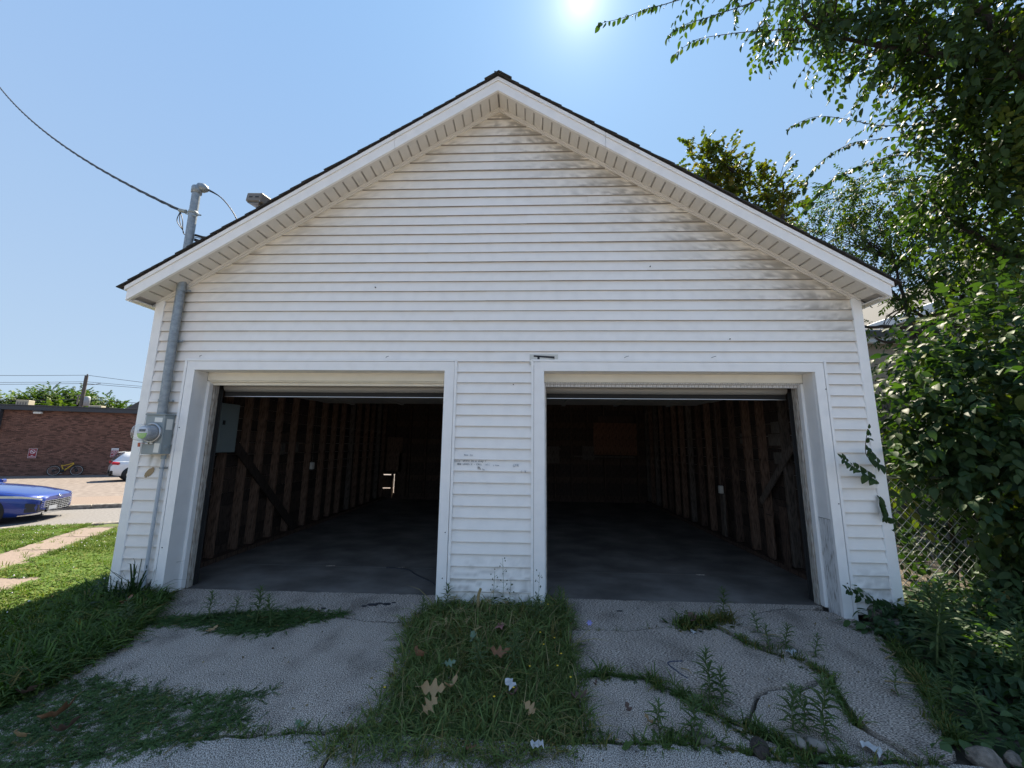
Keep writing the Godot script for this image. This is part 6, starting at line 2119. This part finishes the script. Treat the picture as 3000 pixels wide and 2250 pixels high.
	# pale seed heads, and flowers
	for i in 9:
		var p: Vector2 = [Vector2(-0.20, 0.32), Vector2(-0.05, 0.36), Vector2(0.02, 0.30), Vector2(-0.12, 0.52), Vector2(-0.26, 0.60), Vector2(0.08, 0.42), Vector2(-0.05, 0.62), Vector2(-0.36, 0.72), Vector2(0.05, 0.75)][i]
		var b := thing("barley_stalk", "pale bristly grass head, " + ["leftmost in the back row", "middle of the back row", "rightmost in the back row, before the pier", "left of centre behind the rusty leaf", "at the left rim, middle depth", "right of centre in the second row", "centre of the grass tongue, drooping right", "frontmost at the left rim", "frontmost near the standing oak leaf"][i], "seed head", Vector3(p.x, -0.03, p.y), rng.randf() * TAU, "pale grass heads in the grass tongue")
		st = S()
		var h := rng.randf_range(0.16, 0.24)
		var e := Vector3(0.03, h, 0)
		tube(st, spline([Vector3.ZERO, Vector3(0.004, h * 0.6, 0), e]), 0.0013, -1.0, 4)
		obj("stem", st, M.stem_dry, b)
		st = S()
		for k in 12:
			var t := k / 11.0
			var q := e + Vector3(0.045 * t, 0.012 * t - 0.03 * t * t, 0)
			leaf(st, Transform3D(frame(Vector3(1.0, rng.randf_range(-0.4, 0.6), rng.randf_range(-0.5, 0.5)), Vector3.UP), q), 0.035, 0.004, 0.3, 0.1)
		obj("bristles", st, M.stem_dry, b)
	var where := ["close by the right casing of the pier", "just in front of the one by the right casing", "on the right rim of the grass tongue, level with the back slab", "inside the right rim, behind a close pair", "front one of the close pair on the right side", "on the right rim beside the slanting crack", "a step in front of the slanting crack's start", "alone in the front middle of the grass tongue", "at the front right corner of the grass tongue", "at the very front centre of the grass tongue", "at the front left of the grass tongue, far from the rest", "right of centre, level with the white ribbed scrap"]
	var at_flower := 0
	for p in [Vector2(0.43, 0.20), Vector2(0.48, 0.24), Vector2(0.51, 0.62), Vector2(0.40, 0.72), Vector2(0.42, 0.80), Vector2(0.53, 0.92), Vector2(0.50, 1.02), Vector2(0.24, 1.22), Vector2(0.55, 1.20), Vector2(0.15, 1.38), Vector2(-0.42, 1.36), Vector2(0.33, 1.02)]:
		var b := thing("yellow_flower", "tiny yellow flower " + where[at_flower], "flower", Vector3(p.x, -0.03, p.y), rng.randf() * TAU, "yellow flowers in the grass tongue")
		at_flower += 1
		st = S()
		var h := rng.randf_range(0.07, 0.15)
		tube(st, [Vector3.ZERO, Vector3(0.004, h, 0)], 0.001, -1.0, 4)
		obj("stem", st, M.stem_green, b)
		st = S()
		for k in 5: leaf(st, Transform3D(frame(Vector3(cos(k * 1.257), 0.35, sin(k * 1.257)), Vector3.UP), Vector3(0.004, h, 0)), 0.008, 0.007, 0.1, -0.2)
		obj("petals", st, M.petal_yellow, b)
	o = thing("violet_flower", "single pale violet flower lying at the edge of the right apron", "flower", Vector3(0.80, -0.012, 0.30))
	st = S()
	for k in 6: leaf(st, Transform3D(frame(Vector3(cos(k * 1.05), sin(k * 1.05), 0.4), Vector3.BACK), Vector3(0, 0.028, 0)), 0.024, 0.016, 0.2, 0.2)
	obj("petals", st, M.petal_violet, o)
	st = S()
	tube(st, [Vector3(-0.03, 0.0, -0.01), Vector3(0, 0.028, 0)], 0.0015, -1.0, 4)
	obj("stem", st, M.stem_green, o)


func lobed(l: float, curl: float, lobes: int, deep: float) -> SurfaceTool:
	# a dry oak or maple leaf: lobed outline round a bent midrib
	var st := S()
	st.set_smooth_group(0)
	var n := 26
	var mid := []
	var a := []
	var b := []
	for i in n + 1:
		var t := float(i) / n
		var w := sin(PI * pow(t, 0.85)) * 0.36 * (1.0 - deep * (0.5 + 0.5 * cos(TAU * lobes * t)))
		if i == 0 or i == n: w = 0.004
		var y := curl * l * (t - 0.5) * (t - 0.5) * 3.0
		mid.append(Vector3(l * (t - 0.5), y, 0.02 * l * sin(t * 4.0)))
		a.append(Vector3(l * (t - 0.5 + 0.10 * w), y + curl * l * w * 1.1 + 0.03 * l * sin(t * 21.0), -l * w))
		b.append(Vector3(l * (t - 0.5 + 0.10 * w), y + curl * l * w * 0.7 + 0.03 * l * sin(t * 17.0 + 1.0), l * w * 0.95))
	for i in n:
		quad(st, mid[i], a[i], a[i + 1], mid[i + 1])
		quad(st, mid[i], mid[i + 1], b[i + 1], b[i])
	tube(st, [mid[0], mid[0] + Vector3(-0.2 * l, 0.04 * l, 0.02 * l)], 0.0012, -1.0, 4)
	return st


func make_litter() -> void:
	var gm := SphereMesh.new()
	gm.radius = 0.5
	gm.height = 0.7
	gm.radial_segments = 6
	gm.rings = 3
	var gx := []
	for i in 2600:
		var p := Vector2(rng.randf_range(-2.9, 2.9), rng.randf_range(-0.15, 2.1))
		if wob.get_noise_2d(p.x * 120.0, p.y * 160.0) < 0.02 and rng.randf() < 0.75: continue
		gx.append(upright(Vector3(p.x, -0.035 * (p.y + 0.2) + 0.003, p.y), 0.003 + 0.009 * pow(rng.randf(), 3.0), 0.4))
	var gc := tones(gx.size(), Color(0.05, 0.045, 0.04), Color(0.40, 0.36, 0.31), 0.3, Color(0.10, 0.06, 0.03))
	scatter_stuff("grit", gm, "leaf_soft", gx, gc, "loose grit and crumbs scattered over the driveway slabs", "grit")
	var bx := []
	for i in 520:
		var p := Vector2(rng.randf_range(-2.9, 2.9), rng.randf_range(-0.1, 2.0))
		var near := minf(absf(p.y - 1.44), minf(absf(p.y - 0.33), absf(absf(p.x) - 0.6)))
		if near > 0.10 and rng.randf() < 0.7: continue
		var t := upright(Vector3(p.x, -0.035 * (p.y + 0.2) + 0.008, p.y), rng.randf_range(0.25, 0.6), 0.35)
		bx.append(t)
	scatter_stuff("leaf_crumbs", leaf_mesh(0.045, 0.022, 0.5, 0.5), "leaf_soft", bx, tones(bx.size(), Color(0.10, 0.065, 0.035), Color(0.30, 0.22, 0.12)), "dry leaf crumbs caught along the joints of the driveway", "leaf litter")
	var list := [[-2.93, 0.32, 0.13, 0.16, 0.30, "oak_brown", "orange-brown oak leaf on the long grass near the left corner"], [-2.02, 0.545, 0.10, 0.02, 0.25, "oak_tan", "pale pointed leaf lying just below the left apron's back mat"], [-2.36, 0.70, 0.055, 0.01, 0.15, "leaf_silver", "small pale green leaf alone on the left apron"],
		[-0.40, 0.86, 0.12, 0.10, 0.55, "oak_brown", "curled rusty leaf at the left edge of the grass tongue"], [0.14, 0.84, 0.13, 0.12, 0.45, "oak_brown", "curled reddish oak leaf standing in the middle of the grass tongue"], [-0.20, 1.20, 0.14, 0.12, 0.4, "oak_tan", "large tan oak leaf in the front half of the grass tongue"], [-0.10, 1.18, 0.10, 0.13, 0.6, "oak_tan", "upright tan leaf right beside the large tan one"], [-0.20, 1.31, 0.13, 0.10, 0.2, "oak_tan", "flat tan leaf just in front of the large tan one"],
		[-0.05, 0.66, 0.11, 0.12, 0.35, "leaf_silver", "silvery lobed leaf near the back of the grass tongue"], [-0.16, 0.96, 0.08, 0.12, 0.3, "leaf_silver", "silver-green leaf left of the middle of the grass tongue"], [0.60, 1.16, 0.11, 0.05, 0.5, "oak_dark", "dark withered leaf on the right rim of the grass tongue"], [-2.07, 1.42, 0.16, 0.07, 0.35, "oak_brown", "long brown leaf in the front left weed mat"], [-2.10, 1.57, 0.09, 0.06, 0.3, "oak_tan", "orange-tan leaf at the left end of the front mat"], [-1.93, 1.53, 0.11, 0.06, 0.6, "oak_dark", "shrivelled dark leaf below the long brown one"],
		[-0.83, 1.40, 0.07, 0.02, 0.25, "leaf_silver", "pale green leaf at the front joint left of the grass tongue"], [-2.46, 0.86, 0.10, 0.03, 0.4, "leaf_silver", "pale narrow leaf on the left rim of the apron"], [-2.44, 1.31, 0.11, 0.08, 0.4, "oak_dark", "dark leaf on the grass at the far lower left"], [0.95, 1.29, 0.08, 0.02, 0.5, "oak_tan", "yellowish curled leaf at the front of the right apron"], [0.86, 1.22, 0.06, 0.03, 0.7, "oak_dark", "dark curled leaf behind the yellowish one on the right apron"], [1.62, 0.26, 0.10, 0.09, 0.6, "oak_dark", "dead brown leaf held in the weed clump before the right doorway"],
		[0.34, 1.30, 0.09, 0.10, 0.3, "oak_tan", "pale star-shaped leaf in the front right of the grass tongue"], [0.24, 1.20, 0.08, 0.10, 0.5, "oak_dark", "purplish dead leaf in the front of the grass tongue"], [-0.02, 0.16, 0.09, 0.04, 0.5, "oak_brown", "brown leaf at the foot of the broken stick"], [0.05, 1.50, 0.06, 0.02, 0.4, "oak_brown", "reddish leaf at the very front of the grass tongue"], [-0.28, 1.52, 0.06, 0.02, 0.3, "leaf_silver", "small silvery leaf at the front left of the grass tongue"], [0.72, 1.0, 0.045, 0.01, 0.8, "oak_dark", "crumpled dark leaf alone on the front right slab"]]
	for q in list:
		var y = gy(q[0], q[1]) + q[3] * 0.6
		var l := obj("fallen_leaf", lobed(q[2], q[4], 3, 0.74), M[q[5]])
		l.transform = Transform3D(Basis(Vector3.UP, rng.randf() * TAU) * Basis(Vector3.RIGHT, rng.randf_range(0.2, 0.9) if q[3] > 0.05 else 0.1), Vector3(q[0], y + 0.005, q[1]))
		tag(l, q[6], "leaf", "fallen leaves on the driveway")
	for q in [[2.13, 0.585, 0.07, "litter_white", "white scrap of paper beside the upper curved crack"], [2.04, 0.58, 0.03, "litter_white", "smaller white scrap left of the paper on the curved crack"], [1.57, 0.35, 0.05, "litter_white", "pale wrapper scrap below the weed clump of the right apron"], [0.22, 1.12, 0.08, "litter_white", "white ribbed scrap in the grass tongue"], [1.96, 1.40, 0.08, "litter_white", "greyish plastic scrap at the lower right corner of the apron"], [0.36, 1.53, 0.06, "litter_white", "white scrap at the front right tip of the grass tongue"], [0.12, 0.48, 0.08, "litter_pink", "faded pink cup lying in the back of the grass tongue"], [-2.75, 0.44, 0.05, "sticker", "small grey wrapper in the long grass under the oak leaf"], [-1.22, 1.40, 0.022, "litter_white", "white fleck at the tip of the front left mat"]]:
		var st := S()
		st.set_smooth_group(0)
		var g := []
		for i in 7:
			var row := []
			for j in 5:
				row.append(Vector3((i / 6.0 - 0.5) * q[2], 0.006 + absf(sin(i * 1.9 + j * 2.7)) * q[2] * 0.28, (j / 4.0 - 0.5) * q[2] * 0.6 + sin(i * 1.3) * q[2] * 0.08))
			g.append(row)
		for i in 6:
			for j in 4: quad(st, g[i][j], g[i + 1][j], g[i + 1][j + 1], g[i][j + 1])
		var o := obj("litter_scrap", st, M[q[3]])
		o.position = Vector3(q[0], gy(q[0], q[1]) + (0.055 if q[0] > -0.6 and q[0] < 0.6 else 0.0), q[1])
		o.rotation.y = q[0] * 9.0
		tag(o, q[4], "litter")
	var o := thing("cord", "bent piece of dark blue cord on the middle slab of the right apron", "cord")
	var st := S()
	tube(st, spline([Vector3(1.34, -0.026, 0.72), Vector3(1.25, -0.026, 0.735), Vector3(1.235, -0.026, 0.77), Vector3(1.27, -0.03, 0.85), Vector3(1.30, -0.032, 0.90)]), 0.004, -1.0, 6)
	obj("strand", st, M.rope_blue, o)
	for q in [[1.62, 1.36, 0.11, 0.05, "kerb_stone", "pale broken concrete lump at the front right of the apron"], [1.70, 1.385, 0.09, 0.04, "kerb_stone", "smaller pale concrete lump right of the larger one"], [1.18, 1.375, 0.10, 0.03, "kerb_stone", "flat chip of pale concrete at the front of the right apron"], [1.42, 1.42, 0.12, 0.05, "bark", "mossy brown lump at the front edge of the right apron"], [2.42, 1.44, 0.13, 0.06, "stone", "tan stone at the bottom right corner"], [2.56, 1.43, 0.09, 0.04, "stone", "smaller tan stone at the far bottom right corner"], [3.22, 0.16, 0.16, 0.06, "stone", "flat stone under the right corner of the garage"]]:
		st = S()
		st.set_smooth_group(0)
		var prof := []
		for i in 7:
			var t := PI * i / 6.0
			prof.append([sin(t), -cos(t)])
		for i in 6:
			for k in 14:
				var v := []
				for c in [[i, k], [i, k + 1], [i + 1, k + 1], [i + 1, k]]:
					var t = TAU * (c[1] % 14) / 14.0
					var d := Vector3(prof[c[0]][0] * cos(t), prof[c[0]][1], prof[c[0]][0] * sin(t))
					var r := 1.0 + 0.55 * wob.get_noise_3dv(d * 55.0 + Vector3.ONE * q[0] * 40.0)
					v.append(Vector3(d.x * q[2] * 0.5, d.y * q[3] * 0.7, d.z * q[2] * 0.36) * r)
				quad(st, v[0], v[3], v[2], v[1])
		var l := obj("stone", st, M[q[4]])
		l.position = Vector3(q[0], gy(q[0], q[1]) + q[3] * 0.3, q[1])
		l.rotation.y = q[0] * 5.0
		tag(l, q[5], "stone")
	for q in [[2.5, 0.86, 0.35, 0.2, "dry twig lying on the bare soil right of the apron"], [2.72, 0.62, 0.3, -0.5, "second dry twig near the groundcover right of the apron"], [2.06, 0.36, 0.14, 0.1, "short dry stem beside the small weed of the curved crack"], [1.30, 0.80, 0.07, 0.9, "straw-coloured stem next to the blue cord"]]:
		st = S()
		var d = Vector3(cos(q[3]), 0, sin(q[3])) * q[2]
		tube(st, spline([Vector3.ZERO, d * 0.4 + Vector3(0, 0.012, 0.01), d * 0.7 + Vector3(0, 0.006, -0.012), d]), 0.004, 0.002, 5)
		var l := obj("twig", st, M.stem_dry)
		l.position = Vector3(q[0], gy(q[0], q[1]) + 0.008, q[1])
		tag(l, q[4], "twig")


# ------------------------------------------------------------------ trees and shrubs
func fill(blobs: Array, per: float, meshes: Array, droop: float, size := 1.0) -> Array:
	# sprig places through the volume of each blob, denser towards its skin; returns one list per mesh
	var out := []
	for m in meshes: out.append([])
	for b in blobs:
		var c := Vector3(b[0], b[1], b[2])
		var r: float = b[3]
		var n := int(per * 4.19 * r * r * r + per * 0.10 * r)
		for i in n:
			var d := rnd3()
			var p := c + d * r * pow(rng.randf(), 0.45) * Vector3(1, 0.86, 1).length() / 1.73 * 1.1
			if wob.get_noise_3dv(p * 170.0) < -0.16: continue
			var fwd := d * 0.8 + rnd3() * 0.7 + Vector3.DOWN * droop
			var up := Vector3.UP + rnd3() * 0.45
			out[rng.randi() % meshes.size()].append(Transform3D(frame(fwd, up).scaled(Vector3.ONE * size * rng.randf_range(0.75, 1.2)), p))
	return out


func limb(pts: Array, r0: float, r1: float, parent: Node, called := "limb", m := "bark") -> void:
	var st := S()
	var sp := spline(pts, 5)
	for i in range(1, sp.size() - 1): sp[i] += rnd3() * r0 * 0.25
	tube(st, sp, r0, r1, 8)
	obj(called, st, M[m], parent)


func crown(parent: Node, lists: Array, meshes: Array, a: Color, b: Color, m := "leaf", dry := 0.0, dryc := Color(0.2, 0.2, 0.03)) -> void:
	for i in meshes.size():
		stuff(scatter("crown", meshes[i], M[m], lists[i], tones(lists[i].size(), a, b, dry, dryc), parent))


func branchlets(parent: Node, blobs: Array, roots: Array, r: float) -> void:
	# thin branches that carry each clump of leaves back to the nearest limb point
	var st := S()
	for b in blobs:
		var c := Vector3(b[0], b[1], b[2])
		var best: Vector3 = roots[0]
		for p in roots:
			if p.distance_to(c) < best.distance_to(c): best = p
		for k in 4:
			var e = c + rnd3() * b[3] * 0.8
			tube(st, spline([best, best.lerp(c, 0.6) + rnd3() * b[3] * 0.2, e], 4), r, r * 0.3, 5, false)
	obj("branches", st, M.bark, parent)


func points(paths: Array) -> Array:
	var out := []
	for p in paths: out.append_array(spline(p, 4))
	return out


func leaf_mesh(l: float, w: float, fold: float, curl: float, prof := [0.0, 0.62, 0.98, 0.92, 0.5, 0.0]) -> ArrayMesh:
	var st := S()
	leaf(st, Transform3D.IDENTITY, l, w, fold, curl, prof)
	st.generate_normals()
	return st.commit()


func make_trees() -> void:
	var cam := Vector3(0.305, 1.364, 3.52)
	# the elm whose branches hang in from the upper right
	var o := thing("elm_tree", "leafy elm whose branches hang in from the upper right corner against the sky", "tree")
	limb([Vector3(9.1, -0.2, -1.9), Vector3(8.7, 0.9, -1.6), Vector3(7.96, 1.80, -1.38), Vector3(7.3, 2.8, -1.05)], 0.21, 0.15, o, "trunk")
	for i in ELM_LIMBS.size(): limb(ELM_LIMBS[i], 0.075 if i < 2 else 0.045, 0.015, o)
	limb([Vector3(7.3, 2.8, -1.05), Vector3(6.81, 3.58, -0.84), Vector3(6.4, 4.0, -0.7)], 0.13, 0.07, o)
	branchlets(o, ELM, points(ELM_LIMBS), 0.012)
	var ms := [sprig(9, 0.38, 0.102, 0.056, 0.35), sprig(8, 0.32, 0.094, 0.052, 0.6), sprig(10, 0.42, 0.086, 0.047, 0.2)]
	crown(o, fill(ELM, 100.0, ms, 0.55), ms, Color(0.030, 0.062, 0.018), Color(0.070, 0.115, 0.026), "leaf", 0.10, Color(0.16, 0.20, 0.03))
	var lm := [leaf_mesh(0.090, 0.052, 0.3, 0.25), leaf_mesh(0.076, 0.045, 0.35, 0.35), leaf_mesh(0.10, 0.056, 0.2, 0.15)]
	for tw in ELM_TWIGS:
		var sp := spline(tw, 6)
		limb(tw, 0.006, 0.002, o, "twig", "twig")
		for i in range(2, sp.size()):
			for sd in [-1.0, 1.0]:
				if rng.randf() < 0.12: continue
				var d: Vector3 = (sp[i] - sp[i - 1]).normalized()
				var side = d.cross(Vector3.UP).normalized() * sd
				var l := obj("leaf", lm[rng.randi() % 3], [M.leaf_deep, M.leaf_mid, M.leaf_mid, M.leaf_yellow][rng.randi() % 4], o)
				l.transform = Transform3D(frame(d * 0.6 + side * rng.randf_range(0.3, 1.0) + Vector3.DOWN * rng.randf_range(0.4, 1.3), Vector3.UP + rnd3() * 0.6).scaled(Vector3.ONE * rng.randf_range(0.7, 1.15)), sp[i] + rnd3() * 0.012)
	# a small-leaved tree behind the right end of the roof
	o = thing("privet_tree", "small-leaved tree with crooked dark limbs behind the right end of the garage roof", "tree")
	limb([Vector3(7.9, -0.2, -3.5), Vector3(7.75, 0.6, -3.4), Vector3(7.68, 1.3, -3.25)], 0.13, 0.09, o, "trunk")
	for i in PRIVET_LIMBS.size(): limb(PRIVET_LIMBS[i], 0.065 if i < 3 else 0.035, 0.014, o)
	branchlets(o, PRIVET, points(PRIVET_LIMBS), 0.011)
	ms = [sprig(10, 0.30, 0.085, 0.038, 0.3), sprig(9, 0.26, 0.078, 0.036, 0.1), sprig(12, 0.34, 0.072, 0.033, 0.2)]
	crown(o, fill(PRIVET, 150.0, ms, 0.25), ms, Color(0.034, 0.066, 0.020), Color(0.085, 0.13, 0.028), "leaf", 0.16, Color(0.20, 0.24, 0.03))
	# the shrub in front: big oval leaves, some of them single pieces
	o = thing("large_shrub", "dense large-leaved shrub spilling over the fence at the right edge", "shrub")
	for i in 7: limb([Vector3(4.6 + i * 0.16, -0.1, -0.7 + 0.13 * i), Vector3(4.7 + i * 0.12, 0.7, -0.75 + 0.1 * i), Vector3(4.6 + i * 0.2, 1.4 + 0.1 * (i % 3), -0.8 + 0.08 * i), Vector3(4.7 + i * 0.16, 2.4, -0.9 + 0.1 * i)], 0.022, 0.006, o, "stem")
	var wide := [0.0, 0.75, 1.0, 0.9, 0.48, 0.0]
	ms = [sprig(8, 0.36, 0.098, 0.058, 0.3, 0.22, wide), sprig(7, 0.30, 0.090, 0.054, 0.5, 0.25, wide), sprig(9, 0.40, 0.084, 0.046, 0.15, 0.22, wide)]
	var front := fill(SHRUB, 260.0, ms, 0.35)
	for k in 3: front[k] = front[k].filter(func(t): return not (t.origin.x < 4.3 and t.origin.x > 3.5 and t.origin.y > 0.05 and t.origin.y < 0.98 and t.origin.z > -0.22))
	crown(o, front, ms, Color(0.026, 0.060, 0.027), Color(0.068, 0.115, 0.040), "leaf", 0.07, Color(0.18, 0.20, 0.03))
	var behind := [[3.75, 0.25, -0.75, 0.3], [4.1, 0.3, -0.7, 0.3], [4.5, 0.35, -0.75, 0.35], [3.8, 0.7, -0.9, 0.3], [4.2, 0.75, -0.9, 0.33], [4.6, 0.8, -0.9, 0.35], [3.7, 0.15, -1.3, 0.3], [4.3, 0.2, -1.4, 0.4], [3.8, 1.1, -1.2, 0.3], [4.9, 0.4, -1.2, 0.4]]
	for b in SHRUB:
		if b[0] > 4.1: behind.append([b[0] + 0.55, b[1] + 0.1, b[2] - 0.7, b[3] * 1.3])
	crown(o, fill(behind, 60.0, ms, 0.3), ms, Color(0.024, 0.055, 0.025), Color(0.05, 0.09, 0.03))
	lm = [leaf_mesh(0.10, 0.060, 0.22, 0.25, wide), leaf_mesh(0.088, 0.052, 0.3, 0.35, wide), leaf_mesh(0.115, 0.066, 0.15, 0.2, wide)]
	var made := 0
	for b in SHRUB:
		var c := Vector3(b[0], b[1], b[2])
		if c.x < 4.35 and c.y < 1.0: continue
		var to := (cam - c).normalized()
		for i in int(34.0 * b[3]):
			if made >= 230: break
			var d := (rnd3() + to * 1.1).normalized()
			var l := obj("leaf", lm[rng.randi() % 3], [M.leaf_deep, M.leaf_deep, M.leaf_mid, M.leaf_deep, M.leaf_mid, M.leaf_yellow][rng.randi() % 6], o)
			l.transform = Transform3D(frame(d * 0.5 + rnd3() * 0.8 + Vector3.DOWN * 0.5, d * 0.6 + Vector3.UP * 0.8 + rnd3() * 0.3).scaled(Vector3.ONE * rng.randf_range(0.75, 1.15)), c + d * b[3] * 1.0)
			made += 1
	# creeping plants on the ground at the right
	ms = [sprig(7, 0.26, 0.075, 0.045, 0.2, 0.2, wide), sprig(6, 0.22, 0.068, 0.04, 0.4, 0.2, wide), sprig(8, 0.26, 0.09, 0.024, 0.3, 0.25)]
	var ls := [[], [], []]
	var bed := [Vector2(3.10, 0.10), Vector2(2.98, 0.45), Vector2(2.92, 0.75), Vector2(2.72, 1.02), Vector2(2.55, 1.25), Vector2(2.44, 1.48), Vector2(4.2, 1.6), Vector2(4.9, 0.4), Vector2(4.6, -0.12), Vector2(3.55, -0.12)]
	for i in 1500:
		var p := in_poly(bed, 0.0)
		if p.x < 3.35 and rng.randf() < 0.55: continue
		var h := clampf((p.x - 2.95) * 0.24 + p.y * 0.05, 0.02, 0.34) * rng.randf()
		var t := Transform3D(frame(Vector3(rng.randfn() - 0.4, rng.randf_range(-0.1, 0.5), rng.randfn()), Vector3.UP + rnd3() * 0.3).scaled(Vector3.ONE * rng.randf_range(0.7, 1.15)), Vector3(p.x, gy(p.x, p.y) + 0.02 + h, p.y))
		ls[rng.randi() % 3].append(t)
	for k in 3:
		for t in ls[k]: t.origin.y = maxf(t.origin.y, gy(t.origin.x, t.origin.z) + 0.02)
		scatter_stuff("groundcover", ms[k], "leaf", ls[k], tones(ls[k].size(), Color(0.042, 0.085, 0.038), Color(0.085, 0.145, 0.055), 0.03), ["broad creeping leaves along the foot of the fence", "smaller creeping leaves mixed along the foot of the fence", "narrow leaves mixed into the creepers right of the apron"][k], "ground cover")
	# shoots reaching across the right end of the clapboards
	for q in [[0, 8, "short leafy shoot standing up along the right corner post"], [1, 11, "long leafy shoot reaching left across the right clapboards at mid height"], [2, 9, "cluster of big leaves lapping over the right corner post near the fence"], [3, 16, "low leafy shoot reaching left across the foot of the right clapboards"]]:
		var v := thing("leafy_shoot", q[2], "shoot")
		limb(VINES[q[0]], 0.004, 0.002, v, "stem", "twig")
		var sp := spline(VINES[q[0]], 12)
		var from := int(sp.size() * (0.3 if q[0] != 2 else 0.1))
		for i in q[1] * 2:
			var at: Vector3 = sp[from + int(float(sp.size() - from - 1) * i / (q[1] * 2.0 - 1.0))]
			var d: Vector3 = (sp[-1] - sp[-4]).normalized()
			var k = rng.randf_range(0.5, 0.95) * (1.15 if q[0] == 2 else lerp(0.95, 0.55, i / (q[1] * 2.0)))
			var l := obj("leaf", lm[rng.randi() % 3], M.leaf_deep if rng.randf() < 0.8 else M.leaf_mid, v)
			l.transform = Transform3D(frame(d * 0.5 + Vector3(0, (1.0 if i % 2 else -1.0) * rng.randf_range(0.3, 1.0), rng.randf_range(-0.1, 0.5)), Vector3(0, 0.35, 1) + rnd3() * 0.4).scaled(Vector3.ONE * k), at + Vector3(0, 0, 0.012))
	# maples beyond the roof
	for q in [[MAPLE, Vector3(8.0, -0.2, -10.3), "tall maple crown showing behind the roof, left of its smaller neighbour"], [MAPLE2, Vector3(9.6, -0.2, -9.7), "smaller maple crown behind the roof, right of the tall one"]]:
		o = thing("maple_tree", q[2], "tree")
		limb([q[1], q[1] + Vector3(0.1, 4.0, 0.1), q[1] + Vector3(-0.1, 8.0, 0.1), Vector3(q[0][1][0], q[0][1][1], q[0][1][2])], 0.2, 0.03, o, "trunk")
		var star := [0.2, 1.0, 0.7, 1.0, 0.45, 0.0]
		ms = [sprig(8, 0.42, 0.12, 0.12, 0.3, 0.2, star), sprig(7, 0.36, 0.13, 0.13, 0.1, 0.2, star)]
		branchlets(o, q[0], [q[1] + Vector3(0, 8, 0), q[1] + Vector3(0, 9.5, 0), Vector3(q[0][2][0], q[0][2][1], q[0][2][2])], 0.02)
		crown(o, fill(q[0], 58.0, ms, -0.35), ms, Color(0.055, 0.085, 0.018), Color(0.14, 0.15, 0.025), "leaf", 0.2, Color(0.26, 0.20, 0.03))
	# trees beyond the brick building
	ms = [sprig(11, 0.9, 0.24, 0.15, 0.2), sprig(10, 0.8, 0.26, 0.16, 0.4)]
	for q in [[52.0, -33.6, 5.0, 2.3, 0, "yellow-green tree at the left end of the row behind the brick building"], [54.0, -31.6, 5.9, 2.4, 1, "dark tall tree second from the left behind the brick building"], [54.0, -29.6, 6.0, 2.3, 1, "dark tall tree just left of the utility pole"], [50.0, -29.2, 4.4, 1.7, 0, "low yellow-green tree in front of the dark ones"], [52.0, -26.8, 5.4, 2.2, 1, "dark round tree just right of the utility pole"], [54.0, -24.3, 4.4, 1.6, 0, "small pale tree nearest the far house"]]:
		o = thing("street_tree", q[5], "tree", street(q[0], q[1], -0.9))
		limb([Vector3.ZERO, Vector3(0.1, 2.0, 0), Vector3(0, q[2] * 0.8, 0.1)], 0.2, 0.06, o, "trunk")
		var bl := []
		for i in 16:
			var d := rnd3()
			bl.append([d.x * q[3] * 0.95, q[2] + 0.9 - q[3] * 0.55 + d.y * q[3] * 0.55, d.z * q[3] * 0.95, q[3] * rng.randf_range(0.26, 0.42)])
		var dark: bool = q[4] == 1
		crown(o, fill(bl, 42.0, ms, 0.1), ms, Color(0.05, 0.09, 0.022) if dark else Color(0.10, 0.15, 0.03), Color(0.09, 0.14, 0.03) if dark else Color(0.18, 0.23, 0.05), "leaf", 0.0)
	# leafy growth that closes the view at the right, behind the shrub
	o = thing("hedge", "sunlit hedge glowing yellow-green through the limbs on the right", "hedge")
	var hb := []
	for i in 46:
		hb.append([rng.randf_range(7.2, 11.4), rng.randf_range(0.2, 3.4), rng.randf_range(-4.6, -1.2) - 0.4, rng.randf_range(0.3, 0.55)])
	ms = [sprig(9, 0.34, 0.08, 0.045, 0.3), sprig(8, 0.30, 0.075, 0.042, 0.1)]
	crown(o, fill(hb, 75.0, ms, 0.3), ms, Color(0.045, 0.085, 0.022), Color(0.10, 0.145, 0.03))
	for i in 8:
		limb([Vector3(7.3 + i * 0.5, -0.2, -2.9), Vector3(7.35 + i * 0.5, 1.5, -2.8), Vector3(7.3 + i * 0.52, 2.9, -2.9)], 0.025, 0.01, o, "stem")


func _ready() -> void:
	rng.seed = 20240611
	wob.seed = 7
	wob.frequency = 0.01
	wob.fractal_octaves = 3
	make_view()
	make_materials()
	make_ground()
	make_paving()
	make_garage()
	make_neighbours()
	make_brick_building()
	make_garage_fittings()
	make_blue_car()
	make_white_car()
	make_bicycle()
	make_trees()
	make_lawn()
	make_weed_mats()
	make_weeds()
	make_litter()
